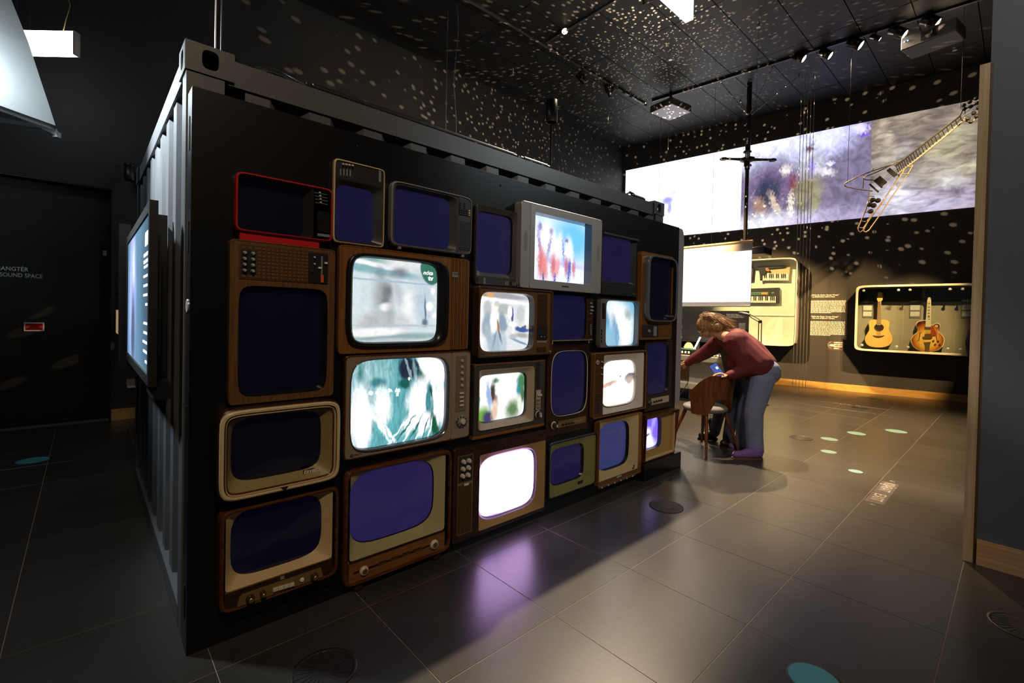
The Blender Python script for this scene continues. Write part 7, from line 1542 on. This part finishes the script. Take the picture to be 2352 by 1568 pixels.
# ---- companion in dark sleeves and boots
O2 = FL(1640, 1016); O2.z = 0
p2 = thing('person', 'person in dark sleeves and black lace boots beside the hoodie wearer', 'person', tuple(O2)); qq = plane_pt(O2)
hA, hB, kA, kB, aA, aB = qq(1690, 866, .06), qq(1694, 868, -.06), qq(1655, 935, .10), qq(1684, 940, -.04), qq(1641, 984, .06), qq(1671, 1000, -.10)
nk2, hd2 = qq(1668, 772, .22), qq(1652, 752, .30); s2n, s2f = qq(1672, 788, .06), qq(1660, 786, .38); e2, w2 = qq(1618, 808, .26), qq(1580, 828, .36); e3, w3 = qq(1625, 812, .5), qq(1590, 832, .55)
sk2 = [('e', hd2, (.078, .078, .10)), (hd2+look*.03, .055, hd2+look*.05-crown*.05, .04), (hd2+look*.09, .012, hd2+look*.1-crown*.03, .014), (hd2, .05, nk2, .05)] + chain((nk2, .06), (qq(1685, 810, .15), .11), (qq(1694, 852, .02), .11)) + chain((nk2, .05), (s2n, .055), (e2, .04), (w2, .026)) + chain((nk2, .05), (s2f, .05), (e3, .04), (w3, .026))
sk2 += chain((qq(1694, 852, .02), .1), (hA, .08), (kA, .05), (aA, .04)) + chain((qq(1694, 852, .02), .1), (hB, .08), (kB, .05), (aB, .04)) + hand(w2, qq(1565, 834, .4)-w2, up_, -1, .3) + hand(w3, qq(1575, 838, .6)-w3, up_, 1, .3)
organic('body', sk2, M_SKIN, p2, .008, 3)
organic('hair', [('e', hd2+crown*.03-look*.012, (.098, .098, .108)), (hd2-look*.05+up_*.03, .06, nk2+up_*.05, .04)], wood('brown_hair', (0.05, 0.025, 0.012), (0.13, 0.07, 0.03), 'x', 120, .45, 18), p2, .009, 3)
organic('jacket', chain((qq(1672, 778, .2), .07), (qq(1685, 805, .15), .135), (qq(1694, 848, .02), .135)) + [(s2n, .1, qq(1690, 845, -.05), .12)] + chain((s2n, .09), (e2, .062), (qq(1588, 824, .34), .046)) + chain((s2f, .085), (e3, .06), (qq(1598, 827, .54), .046)), mat('grey_black_striped_knit', (0.040, 0.036, 0.032), .85, 0, .6, 22, .6, 150), p2, .011, 3)
organic('jeans', chain((qq(1694, 852, .02), .125), (hA, .092), (kA, .065), (qq(1642, 992, .06), .054)) + chain((qq(1694, 852, .02), .125), (hB, .092), (kB, .068), (qq(1672, 1006, -.1), .056)), M_JEAND, p2, .010, 3)
shoe('boot', FL(1640, 1008), FL(1611, 1008), .05, M_BOOT, p2, M_SLOT, .15); shoe('boot', FL(1676, 1022), FL(1661, 1026), .05, M_BOOT, p2, M_SLOT, .15)
# ---- visitor mostly hidden behind the wall end
O3 = FL(2266, 938); O3.z = 0
p3 = thing('person', 'visitor in navy clothing mostly hidden behind the wood edged wall', 'person', tuple(O3)); up3 = Vector((0, 0, 1))
def P3(r_, z, a=0.0): return O3+IR*r_+E2*a+up3*z
sk3 = [('e', P3(0, 1.56), (.075, .075, .105))] + chain((P3(0, 1.50), .05), (P3(0, 1.38), .06), (P3(0, 1.15), .11), (P3(0, .92), .11)) + chain((P3(0, 1.36), .05), (P3(-.18, 1.33), .05), (P3(-.22, 1.05), .04), (P3(-.20, .80), .028)) + chain((P3(0, 1.36), .05), (P3(.18, 1.33), .05), (P3(.22, 1.05), .04), (P3(.20, .80), .028))
sk3 += chain((P3(0, .9), .1), (P3(-.09, .86), .085), (P3(-.09, .48), .055), (P3(-.09, .09), .04)) + chain((P3(0, .9), .1), (P3(.09, .86), .085), (P3(.09, .48), .055), (P3(.09, .09), .04)) + hand(P3(-.20, .80), -up3, IR, 1, .4) + hand(P3(.20, .80), -up3, IR, -1, .4)
organic('body', sk3, M_SKIN, p3, .009, 3)
organic('hair', [('e', P3(.01, 1.60, .01), (.088, .088, .10))], MATS['brown_hair'], p3, .010, 2)
organic('jacket', chain((P3(0, 1.42), .07), (P3(0, 1.25), .155), (P3(0, .95), .15)) + chain((P3(-.17, 1.34), .085), (P3(-.23, 1.06), .065), (P3(-.205, .84), .05)) + chain((P3(.17, 1.34), .085), (P3(.23, 1.06), .065), (P3(.205, .84), .05)) + [(P3(-.12, 1.3), .11, P3(.12, 1.3), .11)], mat('navy_cloth', (0.02, 0.022, 0.05), .8, 0, .2), p3, .012, 3)
organic('trousers', chain((P3(0, .93), .145), (P3(-.09, .84), .105), (P3(-.09, .48), .08), (P3(-.09, .1), .068)) + chain((P3(0, .93), .145), (P3(.09, .84), .105), (P3(.09, .48), .08), (P3(.09, .1), .068)), M_JEAND, p3, .012, 3)
for s in (-1, 1): shoe('shoe', P3(s*.09, 0, -.03), P3(s*.09, 0, .16), .05, M_BOOT, p3, M_SLOT)
